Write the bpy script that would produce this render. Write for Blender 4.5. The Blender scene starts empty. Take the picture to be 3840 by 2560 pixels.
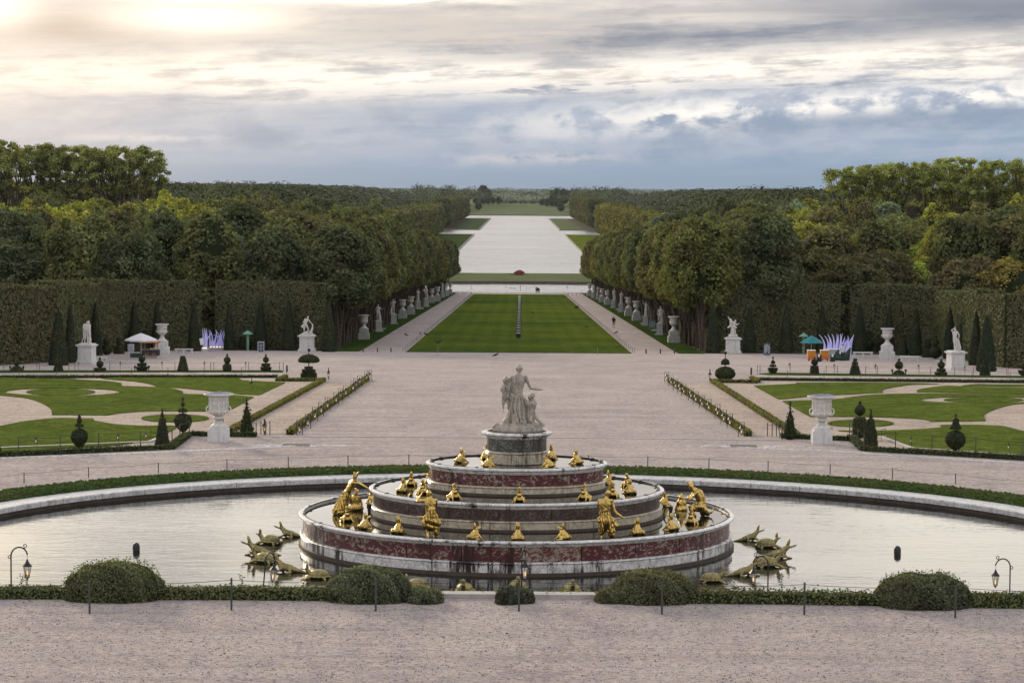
import bpy, bmesh, math, random
import numpy as np
from mathutils import Vector, Matrix, Euler
R=math.radians; PI=math.pi
sc=bpy.context.scene
col=sc.collection
rng=np.random.default_rng(7); random.seed(7)
# ---------------------------------------------------------------- camera
F=9000.0; CAMZ=13.3
rho=0.0062
X0,Y0=29.0,566.0
a0=X0*math.cos(rho)-Y0*math.sin(rho); b0=Y0*math.cos(rho)+X0*math.sin(rho)
psi=math.atan(a0/F); th=math.atan(b0/F)
fw=Vector((-math.sin(psi)*math.cos(th),math.cos(psi)*math.cos(th),-math.sin(th)))
r0=Vector((math.cos(psi),math.sin(psi),0)); u0=r0.cross(fw)
rr=r0*math.cos(rho)+u0*math.sin(rho); uu=u0*math.cos(rho)-r0*math.sin(rho)
cam=bpy.data.objects.new('camera',bpy.data.cameras.new('camera')); col.objects.link(cam)
cam.data.sensor_width=36; cam.data.lens=36*F/3840; cam.data.clip_start=1; cam.data.clip_end=40000
m=Matrix((( rr.x,uu.x,-fw.x,0),(rr.y,uu.y,-fw.y,0),(rr.z,uu.z,-fw.z,CAMZ),(0,0,0,1)))
cam.matrix_world=m; sc.camera=cam
def ray(px,py):
    d=fw+rr*((px-1920)/F)+uu*((1280-py)/F)
    return d
# ---------------------------------------------------------------- terrain
HC=np.array([(0,11.3),(66.5,11.3),(67.2,12.8),(113,12.8),(192,14.74),(278,18.7),(684,29.6),(712,30.35),(780,30.35),(792,29.85),(896,30.88),(1000,30.6),(2950,30.6),(3400,20),(5000,12.5),(9000,5),(16000,2),(30000,0)],float)
HS=np.array([(0,11.3),(66.5,11.3),(67.2,12.8),(113,12.8),(192,14.74),(278,18.7),(300,18.8),(500,18.2),(1000,17.0),(2000,13),(3000,12),(5000,11),(9000,5),(16000,2),(30000,0)],float)
def gz(x,y):
    x0=np.asarray(x,float); x=np.abs(x0); y=np.asarray(y,float)
    hc=np.interp(y,HC[:,0],HC[:,1]); hs=np.interp(y,HS[:,0],HS[:,1])-2.2*np.clip((-x0-60)/150,0,1)*np.clip((y-900)/900,0,1)*np.clip((6000-y)/2500,0,1)
    e0=np.interp(y,[690,900,2600,2700],[27,58,58,80]); e1=np.interp(y,[690,900,1100,2600],[45,100,120,230])
    t=np.clip((x-e0)/(e1-e0),0,1); t=t*t*(3-2*t)
    return CAMZ-(hc*(1-t)+hs*t)
def G(x,y): return float(gz(x,y))
def gp(px,py,up=0.0):
    """ground point seen at a photo pixel"""
    d=ray(px,py); o=Vector((0,0,CAMZ)); t0=40.0
    def f(t):
        p=o+d*t; return p.z-up-G(p.x,p.y)
    t=t0; st=2.0; last=t
    while f(t)>0 and t<30000:
        last=t; t+=max(2.0,t*0.02)
    lo,hi=last,t
    for _ in range(40):
        mid=(lo+hi)/2
        if f(mid)>0: lo=mid
        else: hi=mid
    p=o+d*hi; return Vector((p.x,p.y,G(p.x,p.y)))
def zp(px,py,z):
    d=ray(px,py); t=(z-CAMZ)/d.z; return Vector((d.x*t,d.y*t,z))
def yp(px,py,Y):
    d=ray(px,py); t=Y/d.y; return Vector((d.x*t,Y,CAMZ+d.z*t))
# ---------------------------------------------------------------- object helpers
def tag(o,label=None,cat=None,group=None,kind=None):
    if label: o['label']=label
    if cat: o['category']=cat
    if group: o['group']=group
    if kind: o['kind']=kind
    return o
def link(o,parent=None):
    col.objects.link(o)
    if parent is not None: o.parent=parent
    return o
def empty(name,loc=(0,0,0),rz=0,sc_=1.0):
    o=bpy.data.objects.new(name,None); col.objects.link(o); o.location=loc; o.rotation_euler=(0,0,rz)
    o.scale=(sc_,)*3 if not hasattr(sc_,'__len__') else sc_; o.empty_display_size=.1; return o
def npmesh(name,V,Q,mats,tint=None,smooth=False,matidx=None):
    """V Nx3, Q list of Mxk arrays"""
    me=bpy.data.meshes.new(name)
    V=np.asarray(V,np.float32)
    if isinstance(Q,np.ndarray): Q=[Q]
    Q=[np.asarray(q,np.int32) for q in Q if len(q)]
    nl=sum(q.size for q in Q); nf=sum(len(q) for q in Q)
    me.vertices.add(len(V)); me.vertices.foreach_set('co',V.ravel())
    me.loops.add(nl); me.polygons.add(nf)
    me.loops.foreach_set('vertex_index',np.concatenate([q.ravel() for q in Q]))
    st=[];o=0
    for q in Q:
        st.append(o+np.arange(len(q))*q.shape[1]); o+=q.size
    me.polygons.foreach_set('loop_start',np.concatenate(st).astype(np.int32))
    me.polygons.foreach_set('use_smooth',np.full(nf,bool(smooth)))
    if matidx is not None: me.polygons.foreach_set('material_index',np.asarray(matidx,np.int32))
    if tint is not None:
        at=me.attributes.new('tint','FLOAT','POINT'); at.data.foreach_set('value',np.asarray(tint,np.float32))
    for mm in (mats if isinstance(mats,(list,tuple)) else [mats]): me.materials.append(mm)
    me.update(calc_edges=True); me.validate()
    return me
def mobj(name,me,parent=None,loc=None,rz=None):
    o=bpy.data.objects.new(name,me); link(o,parent)
    if loc is not None: o.location=loc
    if rz is not None: o.rotation_euler=(0,0,rz)
    return o
class MB:
    """collects simple shapes into one mesh"""
    def __init__(s): s.V=[];s.Q=[];s.n=0
    def add(s,V,Qs):
        V=np.asarray(V,float)
        for q in Qs:
            if len(q): s.Q.append(np.asarray(q,int)+s.n)
        s.V.append(V); s.n+=len(V)
    def box(s,c,d,rz=0,taper=1.0,taper2=None):
        x,y,z=[v/2 for v in d]; t=taper; t2=taper if taper2 is None else taper2
        v=np.array([(-x,-y,-z),(x,-y,-z),(x,y,-z),(-x,y,-z),(-x*t,-y*t2,z),(x*t,-y*t2,z),(x*t,y*t2,z),(-x*t,y*t2,z)],float)
        if rz:
            ca,sa=math.cos(rz),math.sin(rz); v=np.c_[v[:,0]*ca-v[:,1]*sa,v[:,0]*sa+v[:,1]*ca,v[:,2]]
        s.add(v+np.array(c,float),[np.array([(3,2,1,0),(4,5,6,7),(0,1,5,4),(1,2,6,5),(2,3,7,6),(3,0,4,7)])]); return s
    def lathe(s,prof,c=(0,0,0),n=24,sx=1,sy=1,cap=True,a0=0):
        prof=np.array(prof,float); k=len(prof); a=a0+np.arange(n)*2*PI/n
        v=np.zeros((k,n,3)); v[:,:,0]=prof[:,0:1]*np.cos(a)*sx; v[:,:,1]=prof[:,0:1]*np.sin(a)*sy; v[:,:,2]=prof[:,1:2]
        v=v.reshape(-1,3)+np.array(c,float)
        i=np.arange(k-1)[:,None]*n; j=np.arange(n)[None,:]; j2=(j+1)%n
        q=np.stack([i+j,i+j2,i+n+j2,i+n+j],-1).reshape(-1,4)
        Q=[q]
        if cap:
            if prof[0,0]>1e-5: Q.append(np.arange(n)[::-1][None,:])
            if prof[-1,0]>1e-5: Q.append(((k-1)*n+np.arange(n))[None,:])
        s.add(v,Q); return s
    def tube(s,pts,r,n=6,cap=True):
        pts=[np.array(p,float) for p in pts]; k=len(pts); rs=r if hasattr(r,'__len__') else [r]*k
        v=[];prev=None
        for i,p in enumerate(pts):
            d=pts[min(i+1,k-1)]-pts[max(i-1,0)]; d=d/(np.linalg.norm(d)+1e-9)
            if prev is None:
                a=np.array([0,0,1.0]) if abs(d[2])<.9 else np.array([1.0,0,0])
                u=np.cross(d,a)
            else: u=prev-d*np.dot(prev,d)
            u/=np.linalg.norm(u)+1e-9; prev=u; w=np.cross(d,u)
            an=np.arange(n)*2*PI/n
            v.append(p+rs[i]*(np.cos(an)[:,None]*u+np.sin(an)[:,None]*w))
        v=np.concatenate(v); i=np.arange(k-1)[:,None]*n; j=np.arange(n)[None,:]; j2=(j+1)%n
        Q=[np.stack([i+j,i+j2,i+n+j2,i+n+j],-1).reshape(-1,4)]
        if cap: Q+= [np.arange(n)[::-1][None,:],((k-1)*n+np.arange(n))[None,:]]
        s.add(v,Q); return s
    def ell(s,c,r,n=16,k=10,rot=None,noise=0):
        a=np.arange(n)*2*PI/n; t=np.linspace(-PI/2,PI/2,k)
        v=np.zeros((k,n,3)); v[:,:,0]=np.cos(t)[:,None]*np.cos(a); v[:,:,1]=np.cos(t)[:,None]*np.sin(a); v[:,:,2]=np.sin(t)[:,None]
        v=v.reshape(-1,3)*np.array(r,float)
        if rot is not None: v=v@np.array(Euler(rot).to_matrix()).T
        i=np.arange(k-1)[:,None]*n; j=np.arange(n)[None,:]; j2=(j+1)%n
        s.add(v+np.array(c,float),[np.stack([i+j,i+j2,i+n+j2,i+n+j],-1).reshape(-1,4)]); return s
    def cap(s,p0,p1,r0,r1=None,n=12,sq=None):
        """tapered capsule; sq=(u,w) flattening"""
        r1=r0 if r1 is None else r1
        p0=np.array(p0,float);p1=np.array(p1,float);d=p1-p0;L=np.linalg.norm(d)+1e-6;d/=L
        P=[];Rr=[]
        for t in (-1,-.85,-.5,0): P.append(p0+d*r0*t); Rr.append(r0*math.sqrt(max(1e-4,1-t*t)))
        for t in (.5,): P.append(p0+d*L*t); Rr.append((r0+r1)/2)
        for t in (0,.5,.85,1): P.append(p1+d*r1*t); Rr.append(r1*math.sqrt(max(1e-4,1-t*t)))
        return s.tube(P,Rr,n)
    def poly(s,pts,z0,z1):
        n=len(pts); v=[(p[0],p[1],z0) for p in pts]+[(p[0],p[1],z1) for p in pts]
        j=np.arange(n);j2=(j+1)%n
        s.add(v,[np.stack([j,j2,n+j2,n+j],-1),j[::-1][None,:],(n+j)[None,:]]); return s
    def mesh(s,name,mat,smooth=False,tint=None):
        qs={}
        for q in s.Q: qs.setdefault(q.shape[1],[]).append(q)
        return npmesh(name,np.concatenate(s.V),[np.concatenate(v) for v in qs.values()],mat,tint,smooth)
    def build(s,name,mat,parent=None,loc=None,rz=None,smooth=False,auto=None):
        me=s.mesh(name,mat,smooth or auto is not None)
        if auto is not None:
            try: me.set_sharp_from_angle(angle=R(auto))
            except Exception: pass
        return mobj(name,me,parent,loc,rz)
def copy_tree(o,parent=None):
    c=o.copy(); col.objects.link(c)
    if parent is not None: c.parent=parent
    for ch in list(o.children): copy_tree(ch,c)
    return c
class Kind:
    """first call hands out the prototype, later calls copies of it"""
    def __init__(s,root): s.r=root; s.used=False
    def put(s,loc,rz=0,sc_=None,label=None,group=None,cat=None):
        o=s.r if not s.used else copy_tree(s.r); s.used=True
        o.location=loc; o.rotation_euler=(0,0,rz)
        if sc_ is not None: o.scale=(sc_,)*3 if not hasattr(sc_,'__len__') else sc_
        tag(o,label,cat,group); return o
# ---------------------------------------------------------------- sculpting: union of blobs -> one continuous skin
def _eval(me,voxel,smooth_it,mat):
    o=bpy.data.objects.new('tmp',me); col.objects.link(o)
    r=o.modifiers.new('r','REMESH'); r.mode='VOXEL'; r.voxel_size=voxel; r.use_smooth_shade=True
    if smooth_it:
        s=o.modifiers.new('s','SMOOTH'); s.iterations=smooth_it; s.factor=.5
    dg=bpy.context.evaluated_depsgraph_get()
    m2=bpy.data.meshes.new_from_object(o.evaluated_get(dg)); bpy.data.objects.remove(o); bpy.data.meshes.remove(me)
    return m2
def sculpt(name,mb,mat,voxel=.03,smooth_it=3,disp=None,extra=None):
    m2=_eval(mb.mesh('t',mat),voxel,smooth_it,mat); m2.name=name
    n=len(m2.vertices); co=np.empty(n*3,np.float32); m2.vertices.foreach_get('co',co); co=co.reshape(-1,3)
    if disp is not None:
        no=np.empty(n*3,np.float32); m2.vertices.foreach_get('normal',no); no=no.reshape(-1,3)
        d=disp(co); co=co+no*d[:,None]; m2.vertices.foreach_set('co',co.astype(np.float32).ravel())
    m2.materials.clear(); m2.materials.append(mat)
    if extra is not None:
        bm=bmesh.new(); bm.from_mesh(m2); bm.from_mesh(extra.mesh('t2',mat,True)); bm.to_mesh(m2); bm.free()
    m2.polygons.foreach_set('use_smooth',np.ones(len(m2.polygons),bool)); m2.update()
    return m2
# ---------------------------------------------------------------- materials
class NT:
    def __init__(s,name):
        s.m=bpy.data.materials.new(name); s.m.use_nodes=True; s.t=s.m.node_tree; s.n=s.t.nodes; s.l=s.t.links
        s.out=s.n['Material Output']; s.b=s.n['Principled BSDF']
    def node(s,typ,ins=None,**kw):
        nd=s.n.new(typ)
        for k,v in kw.items(): setattr(nd,k,v)
        for k,v in (ins or {}).items():
            if hasattr(v,'links') or isinstance(v,bpy.types.NodeSocket): s.l.new(v,nd.inputs[k])
            else: nd.inputs[k].default_value=v
        return nd
    def coord(s,obj=True,scale=(1,1,1)):
        if obj: c=s.node('ShaderNodeTexCoord').outputs['Object']
        else: c=s.node('ShaderNodeNewGeometry').outputs['Position']
        return s.node('ShaderNodeMapping',{'Vector':c,'Scale':scale}).outputs[0]
    def noise(s,vec,scale,detail=4,rough=.6,dist=0,dim='3D'):
        return s.node('ShaderNodeTexNoise',{'Vector':vec,'Scale':scale,'Detail':detail,'Roughness':rough,'Distortion':dist}).outputs['Fac']
    def ramp(s,fac,stops,interp='LINEAR'):
        r=s.node('ShaderNodeValToRGB',{'Fac':fac}); cr=r.color_ramp; cr.interpolation=interp
        while len(cr.elements)<len(stops): cr.elements.new(.5)
        for e,(p,c) in zip(cr.elements,stops):
            e.position=p; e.color=(c,c,c,1) if not hasattr(c,'__len__') else (*c[:3],1)
        return r.outputs['Color']
    def mix(s,fac,a,b,mode='MIX'):
        nd=s.n.new('ShaderNodeMix'); nd.data_type='RGBA'; nd.blend_type=mode
        for i,v in ((0,fac),(6,a),(7,b)):
            if isinstance(v,bpy.types.NodeSocket): s.l.new(v,nd.inputs[i])
            else: nd.inputs[i].default_value=v if i==0 else (*v[:3],1)
        return nd.outputs[2]
    def math(s,op,a,b=0.0,c=None,clamp=False):
        nd=s.n.new('ShaderNodeMath'); nd.operation=op; nd.use_clamp=clamp
        for i,v in enumerate((a,b) if c is None else (a,b,c)):
            if isinstance(v,bpy.types.NodeSocket): s.l.new(v,nd.inputs[i])
            else: nd.inputs[i].default_value=v
        return nd.outputs[0]
    def bump(s,h,strength=.5,dist=.02,normal=None):
        ins={'Height':h,'Strength':strength,'Distance':dist}
        if normal is not None: ins['Normal']=normal
        return s.node('ShaderNodeBump',ins).outputs[0]
    def fin(s,color=None,rough=None,metal=None,normal=None,spec=None,**kw):
        for k,v in (('Base Color',color),('Roughness',rough),('Metallic',metal),('Normal',normal),('Specular IOR Level',spec),*kw.items()):
            if v is None: continue
            if isinstance(v,bpy.types.NodeSocket): s.l.new(v,s.b.inputs[k])
            else: s.b.inputs[k].default_value=(*v[:3],1) if hasattr(v,'__len__') else v
        return s.m
def plain(name,c,rough=.6,metal=0,var=.25,scale=3,spec=.4):
    t=NT(name); n=t.noise(t.coord(),scale,4)
    cc=t.ramp(n,[(.3,[x*(1-var) for x in c]),(.7,[min(1,x*(1+var)) for x in c])])
    return t.fin(cc,rough,metal,spec=spec)
def gravel_mat(nm='gravel',tan=0):
    t=NT(nm); p=t.coord(False)
    px=t.node('ShaderNodeMapping',{'Vector':p,'Scale':(.55,1,1)}).outputs[0]
    big=t.noise(t.node('ShaderNodeMapping',{'Vector':p,'Scale':(.35,.12,1)}).outputs[0],1,4)
    mid=t.noise(p,1.6,5,.7,.4); fine=t.noise(px,9,4,.75); gr=t.noise(p,34,2,.8)
    c=t.ramp(big,[(.34,(.335,.285,.30)),(.62,(.46,.41,.395))])
    c=t.mix(t.ramp(mid,[(.38,0),(.66,1)]),c,(.52,.45,.395),'MIX')
    c=t.mix(1.0,c,t.ramp(fine,[(.28,.34),(.5,1),(.76,1.35)]),'MULTIPLY')
    c=t.mix(1.0,c,t.ramp(gr,[(.36,.45),(.52,1.02),(.68,1.5)]),'MULTIPLY')
    vo=t.node('ShaderNodeTexVoronoi',{'Vector':px,'Scale':5.5,'Randomness':1.0}).outputs['Distance']
    c=t.mix(t.ramp(vo,[(.10,1),(.17,0)]),c,(.075,.065,.065))
    # soil and grass zones painted on the sheet by where the ground changes
    rk=t.noise(t.node('ShaderNodeMapping',{'Vector':p,'Scale':(.07,1.1,1)}).outputs[0],1,5,.65,.2); c=t.mix(1.0,c,t.ramp(rk,[(.34,.84),(.5,1),(.64,1.08)]),'MULTIPLY')
    if tan: c=t.mix(1.0,c,(1.08,1.04,.93),'MULTIPLY')
    z=t.node('ShaderNodeAttribute',attribute_name='tint').outputs['Fac']
    soil=t.ramp(t.noise(p,.8,4),[(.35,(.045,.034,.022)),(.7,(.10,.078,.05))])
    gras=t.ramp(t.noise(p,.05,6),[(.35,(.045,.075,.02)),(.7,(.085,.12,.035))])
    c=t.mix(t.ramp(z,[(.2,0),(.4,1)]),c,soil)
    c=t.mix(t.ramp(z,[(.6,0),(.7,1)]),c,gras)
    fld=t.ramp(t.noise(t.node('ShaderNodeMapping',{'Vector':p,'Scale':(.0006,.0016,1)}).outputs[0],1,3),[(.42,(.040,.056,.034)),(.5,(.095,.09,.058)),(.58,(.036,.052,.03)),(.66,(.085,.085,.055))])
    c=t.mix(t.ramp(z,[(.85,0),(.95,1)]),c,fld)
    h=t.math('ADD',fine,t.math('MULTIPLY',gr,.5))
    return t.fin(c,1.0,normal=t.bump(h,.9,.06),spec=.06)
def grass_mat(name,a,b,sc_=1.0,stripe=0,mid=None):
    t=NT(name); p=t.coord(False)
    n=t.noise(p,.12*sc_,4,.6); f=t.noise(p,6,5,.8); f2=t.noise(p,1.2,4,.7)
    c=t.ramp(n,[(.35,a),(.65,b)])
    if stripe:
        xs=t.node('ShaderNodeSeparateXYZ',{'Vector':p}).outputs[0]
        w=t.math('SINE',t.math('MULTIPLY',xs,stripe))
        c=t.mix(1.0,c,t.ramp(t.math('MULTIPLY_ADD',w,.5,.5),[(.3,.95),(.7,1.04)]),'MULTIPLY')
    c=t.mix(1.0,c,t.ramp(f,[(.28,.35),(.5,1),(.74,1.7)]),'MULTIPLY')
    c=t.mix(1.0,c,t.ramp(f2,[(.34,.66),(.66,1.3)]),'MULTIPLY')
    return t.fin(c,1.0,normal=t.bump(t.math('ADD',f,f2),.8,.06),spec=0.0)
def leaf_mat(name='foliage',tr=.3,lo=.22,hi=1.95,nsc=.25,nmx=.35):
    t=NT(name)
    oc=t.node('ShaderNodeObjectInfo').outputs['Color']
    at=t.node('ShaderNodeAttribute',attribute_name='tint').outputs['Fac']
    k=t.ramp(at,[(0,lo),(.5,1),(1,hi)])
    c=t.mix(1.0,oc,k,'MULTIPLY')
    n=t.noise(t.coord(False),nsc,4)
    c=t.mix(t.math('MULTIPLY',t.ramp(n,[(.42,0),(.64,1)]),nmx),c,(.115,.088,.030))
    d=t.node('ShaderNodeBsdfDiffuse',{'Color':c}); tl=t.node('ShaderNodeBsdfTranslucent',{'Color':t.mix(1.0,c,(1.3,1.35,.6),'MULTIPLY')})
    g=t.node('ShaderNodeBsdfGlossy',{'Color':(1,1,1,1),'Roughness':.55})
    m1=t.node('ShaderNodeMixShader',{0:tr,1:d.outputs[0],2:tl.outputs[0]})
    m2=t.node('ShaderNodeMixShader',{0:.025,1:m1.outputs[0],2:g.outputs[0]})
    t.l.new(m2.outputs[0],t.out.inputs[0]); return t.m
def marble_mat(name,base,vein,vs=2.0,vw=(.46,.5,.54),stain=0,rough=.35,dirt=(.035,.025,.022),scale=(1,1,1),vein2=None,thr=None,joint=None):
    t=NT(name); p=t.coord(True,scale)
    n=t.noise(p,vs,7,.65,1.6)
    if thr: c=t.mix(t.ramp(n,[(thr[0],0),(thr[1],1)]),base,vein)
    else: c=t.mix(t.ramp(n,[(vw[0],0),(vw[1],1),(vw[2],0)]),base,vein)
    c=t.mix(1.0,c,t.ramp(t.noise(p,5,4),[(.3,.75),(.7,1.15)]),'MULTIPLY')
    if stain:
        po=t.node('ShaderNodeTexCoord').outputs['Object']
        s1=t.noise(t.node('ShaderNodeMapping',{'Vector':po,'Scale':(3.2,3.2,.35)}).outputs[0],1,5,.75,.3)
        s2=t.noise(po,.35,3)
        s=t.math('MULTIPLY_ADD',s2,.55,t.math('MULTIPLY',s1,.7))
        c=t.mix(t.ramp(s,[(.70-.12*stain,0),(.76-.12*stain,1)]),c,dirt)
    return t.fin(c,rough,normal=t.bump(n,.15,.02),spec=.5)
def stone_mat(name,a,b,dirt=.5,rough=.6,bump=.3,sc_=3,streak=True):
    t=NT(name); p=t.coord(True)
    n=t.noise(p,sc_,6,.7); c=t.mix(t.ramp(n,[(.35,0),(.65,1)]),a,b)
    s=t.noise(t.node('ShaderNodeMapping',{'Vector':p,'Scale':(6,6,.8) if streak else (3,3,3)}).outputs[0],1.3,5,.7)
    c=t.mix(t.math('MULTIPLY',t.ramp(s,[(.52,0),(.68,1)]),dirt),c,[x*.28 for x in a])
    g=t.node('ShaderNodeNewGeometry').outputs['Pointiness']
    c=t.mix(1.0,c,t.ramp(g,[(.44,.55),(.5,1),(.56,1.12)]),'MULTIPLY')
    return t.fin(c,rough,normal=t.bump(s,bump,.02),spec=.35)
def gold_mat(name='gold_leaf',c1=(.62,.43,.13),c2=(.20,.15,.06),rough=.28,metal=1.0):
    t=NT(name); p=t.coord(True)
    n=t.noise(p,4,5,.7); c=t.mix(t.ramp(n,[(.45,0),(.68,1)]),c1,c2)  # dark second tone mixed in by noise, for patina and olive shadow
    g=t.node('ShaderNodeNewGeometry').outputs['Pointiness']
    c=t.mix(1.0,c,t.ramp(g,[(.44,.2),(.5,1),(.56,1.3)]),'MULTIPLY')  # shadow painted into the creases, ridges brightened
    return t.fin(c,t.ramp(n,[(.3,rough-.08),(.7,rough+.18)]),metal,normal=t.bump(t.noise(p,14,3),.35,.015))
def water_mat(name,sx,sy,strength,rough,deep=(.012,.016,.012),dist=.05,sc2=3.0,ior=1.33):
    t=NT(name); p=t.coord(False)
    a=t.noise(t.node('ShaderNodeMapping',{'Vector':p,'Scale':(sx,sy,1)}).outputs[0],1,3,.55,.3)
    b=t.noise(t.node('ShaderNodeMapping',{'Vector':p,'Scale':(sx*sc2,sy*sc2,1)}).outputs[0],1,3,.5)
    big=t.noise(t.node('ShaderNodeMapping',{'Vector':p,'Scale':(sx*.12,sy*.12,1)}).outputs[0],1,2)
    h=t.math('MULTIPLY',t.math('MULTIPLY_ADD',b,.4,a),t.ramp(big,[(.35,.35),(.65,1)]))
    return t.fin(deep,rough,normal=t.bump(h,strength,dist),IOR=ior,spec=.5)
M={}
M['gravel']=gravel_mat(); M['sand']=gravel_mat('sandy_gravel',1)
M['pebble']=plain('pebble_stone',(.20,.175,.17),.9,var=.75,scale=.9,spec=.1)
M['lawn']=grass_mat('lawn_grass',(.082,.110,.024),(.105,.135,.028))
M['tapis']=grass_mat('carpet_lawn',(.055,.085,.018),(.115,.145,.020),.35,stripe=2.4)
M['farlawn']=grass_mat('far_grass',(.065,.090,.028),(.085,.108,.030),.1)
M['brightlawn']=grass_mat('bright_grass',(.11,.145,.020),(.13,.165,.024),.1)
M['verge']=grass_mat('verge_grass',(.030,.058,.012),(.05,.085,.018),2)
M['leaf']=leaf_mat()
M['clip']=leaf_mat('clipped_foliage',.15,.38,1.65,.55,.45)
M['core']=plain('shade_core',(.022,.030,.013),.95,scale=2,spec=.05)  # dark solid core standing in for the shade between the leaves
M['bark']=plain('bark',(.085,.07,.055),.9,scale=4,var=.5,spec=.1)
M['white']=marble_mat('white_marble',(.60,.60,.60),(.28,.29,.31),1.3,(.47,.5,.53),stain=.0,dirt=(.16,.155,.15))
M['rim']=marble_mat('worn_white_marble',(.70,.69,.68),(.38,.38,.39),1.4,(.47,.5,.53),stain=.07,dirt=(.05,.04,.035),rough=.25)
M['rimlow']=marble_mat('stained_white_marble',(.70,.70,.70),(.36,.37,.38),1.4,(.46,.5,.54),stain=.52,dirt=(.022,.012,.011),rough=.3)
M['buff']=marble_mat('buff_marble',(.52,.47,.37),(.26,.23,.18),1.6,(.47,.5,.53),stain=.12,dirt=(.10,.08,.06))
M['red']=marble_mat('red_marble',(.090,.015,.019),(.31,.27,.24),3.6,stain=.35,thr=(.525,.57),scale=(1,1,1.5),dirt=(.03,.008,.008))
M['red2']=marble_mat('pale_red_marble',(.13,.03,.03),(.33,.29,.25),4.5,stain=.25,thr=(.47,.52),scale=(1,1,1.6),dirt=(.03,.008,.008))
M['dark']=marble_mat('plum_marble',(.040,.022,.026),(.24,.20,.17),2.6,(.480,.5,.52),stain=.3,scale=(1,1,1.2))
M['green']=marble_mat('green_grey_marble',(.05,.062,.058),(.34,.34,.31),2.4,(.48,.5,.525),stain=.2)
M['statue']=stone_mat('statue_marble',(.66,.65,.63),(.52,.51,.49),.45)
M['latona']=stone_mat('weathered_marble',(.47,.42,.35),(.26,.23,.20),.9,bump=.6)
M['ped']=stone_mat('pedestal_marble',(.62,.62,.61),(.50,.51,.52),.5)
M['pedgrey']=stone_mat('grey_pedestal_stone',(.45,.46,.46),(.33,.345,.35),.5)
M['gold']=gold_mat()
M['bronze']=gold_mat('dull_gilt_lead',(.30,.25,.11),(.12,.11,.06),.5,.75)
M['iron']=plain('black_iron',(.022,.024,.026),.5,.4)
M['post']=plain('green_painted_post',(.05,.065,.055),.55)
M['lead']=plain('dark_lead',(.03,.03,.032),.5)
M['cobble']=stone_mat('cobble_stone',(.50,.49,.49),(.34,.335,.34),.5,sc_=2)
M['kerb']=stone_mat('kerb_stone',(.40,.385,.36),(.30,.29,.275),.4,sc_=1,streak=False)
M['canalkerb']=stone_mat('canal_kerb_stone',(.22,.20,.17),(.15,.14,.12),.5,sc_=.3,streak=False)
M['wallstone']=stone_mat('wet_wall_stone',(.10,.075,.06),(.16,.13,.11),.8,sc_=1.5)
M['pool']=water_mat('pool_water',.5,1.0,.035,.02,(.012,.013,.010),.02)
M['basin']=water_mat('basin_water',.75,1.7,.24,.035,(.014,.016,.012),.06,ior=1.42)
M['canal']=water_mat('canal_water',.14,.11,1.0,.20,(.06,.068,.075),1.8,ior=2.2)
def emit(name,c,s):
    t=NT(name); return t.fin((.5,.4,.3),.4,**{'Emission Color':c,'Emission Strength':s})
M['lamp']=emit('lamp_flame',(1.0,.62,.28),1.8)
def glass():
    t=NT('lantern_glass'); a=t.node('ShaderNodeBsdfTransparent',{'Color':(.95,.93,.9,1)}); g=t.node('ShaderNodeBsdfGlossy',{'Roughness':.08})
    m=t.node('ShaderNodeMixShader',{0:.3,1:a.outputs[0],2:g.outputs[0]}); t.l.new(m.outputs[0],t.out.inputs[0]); return t.m
M['glass']=glass()
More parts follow.
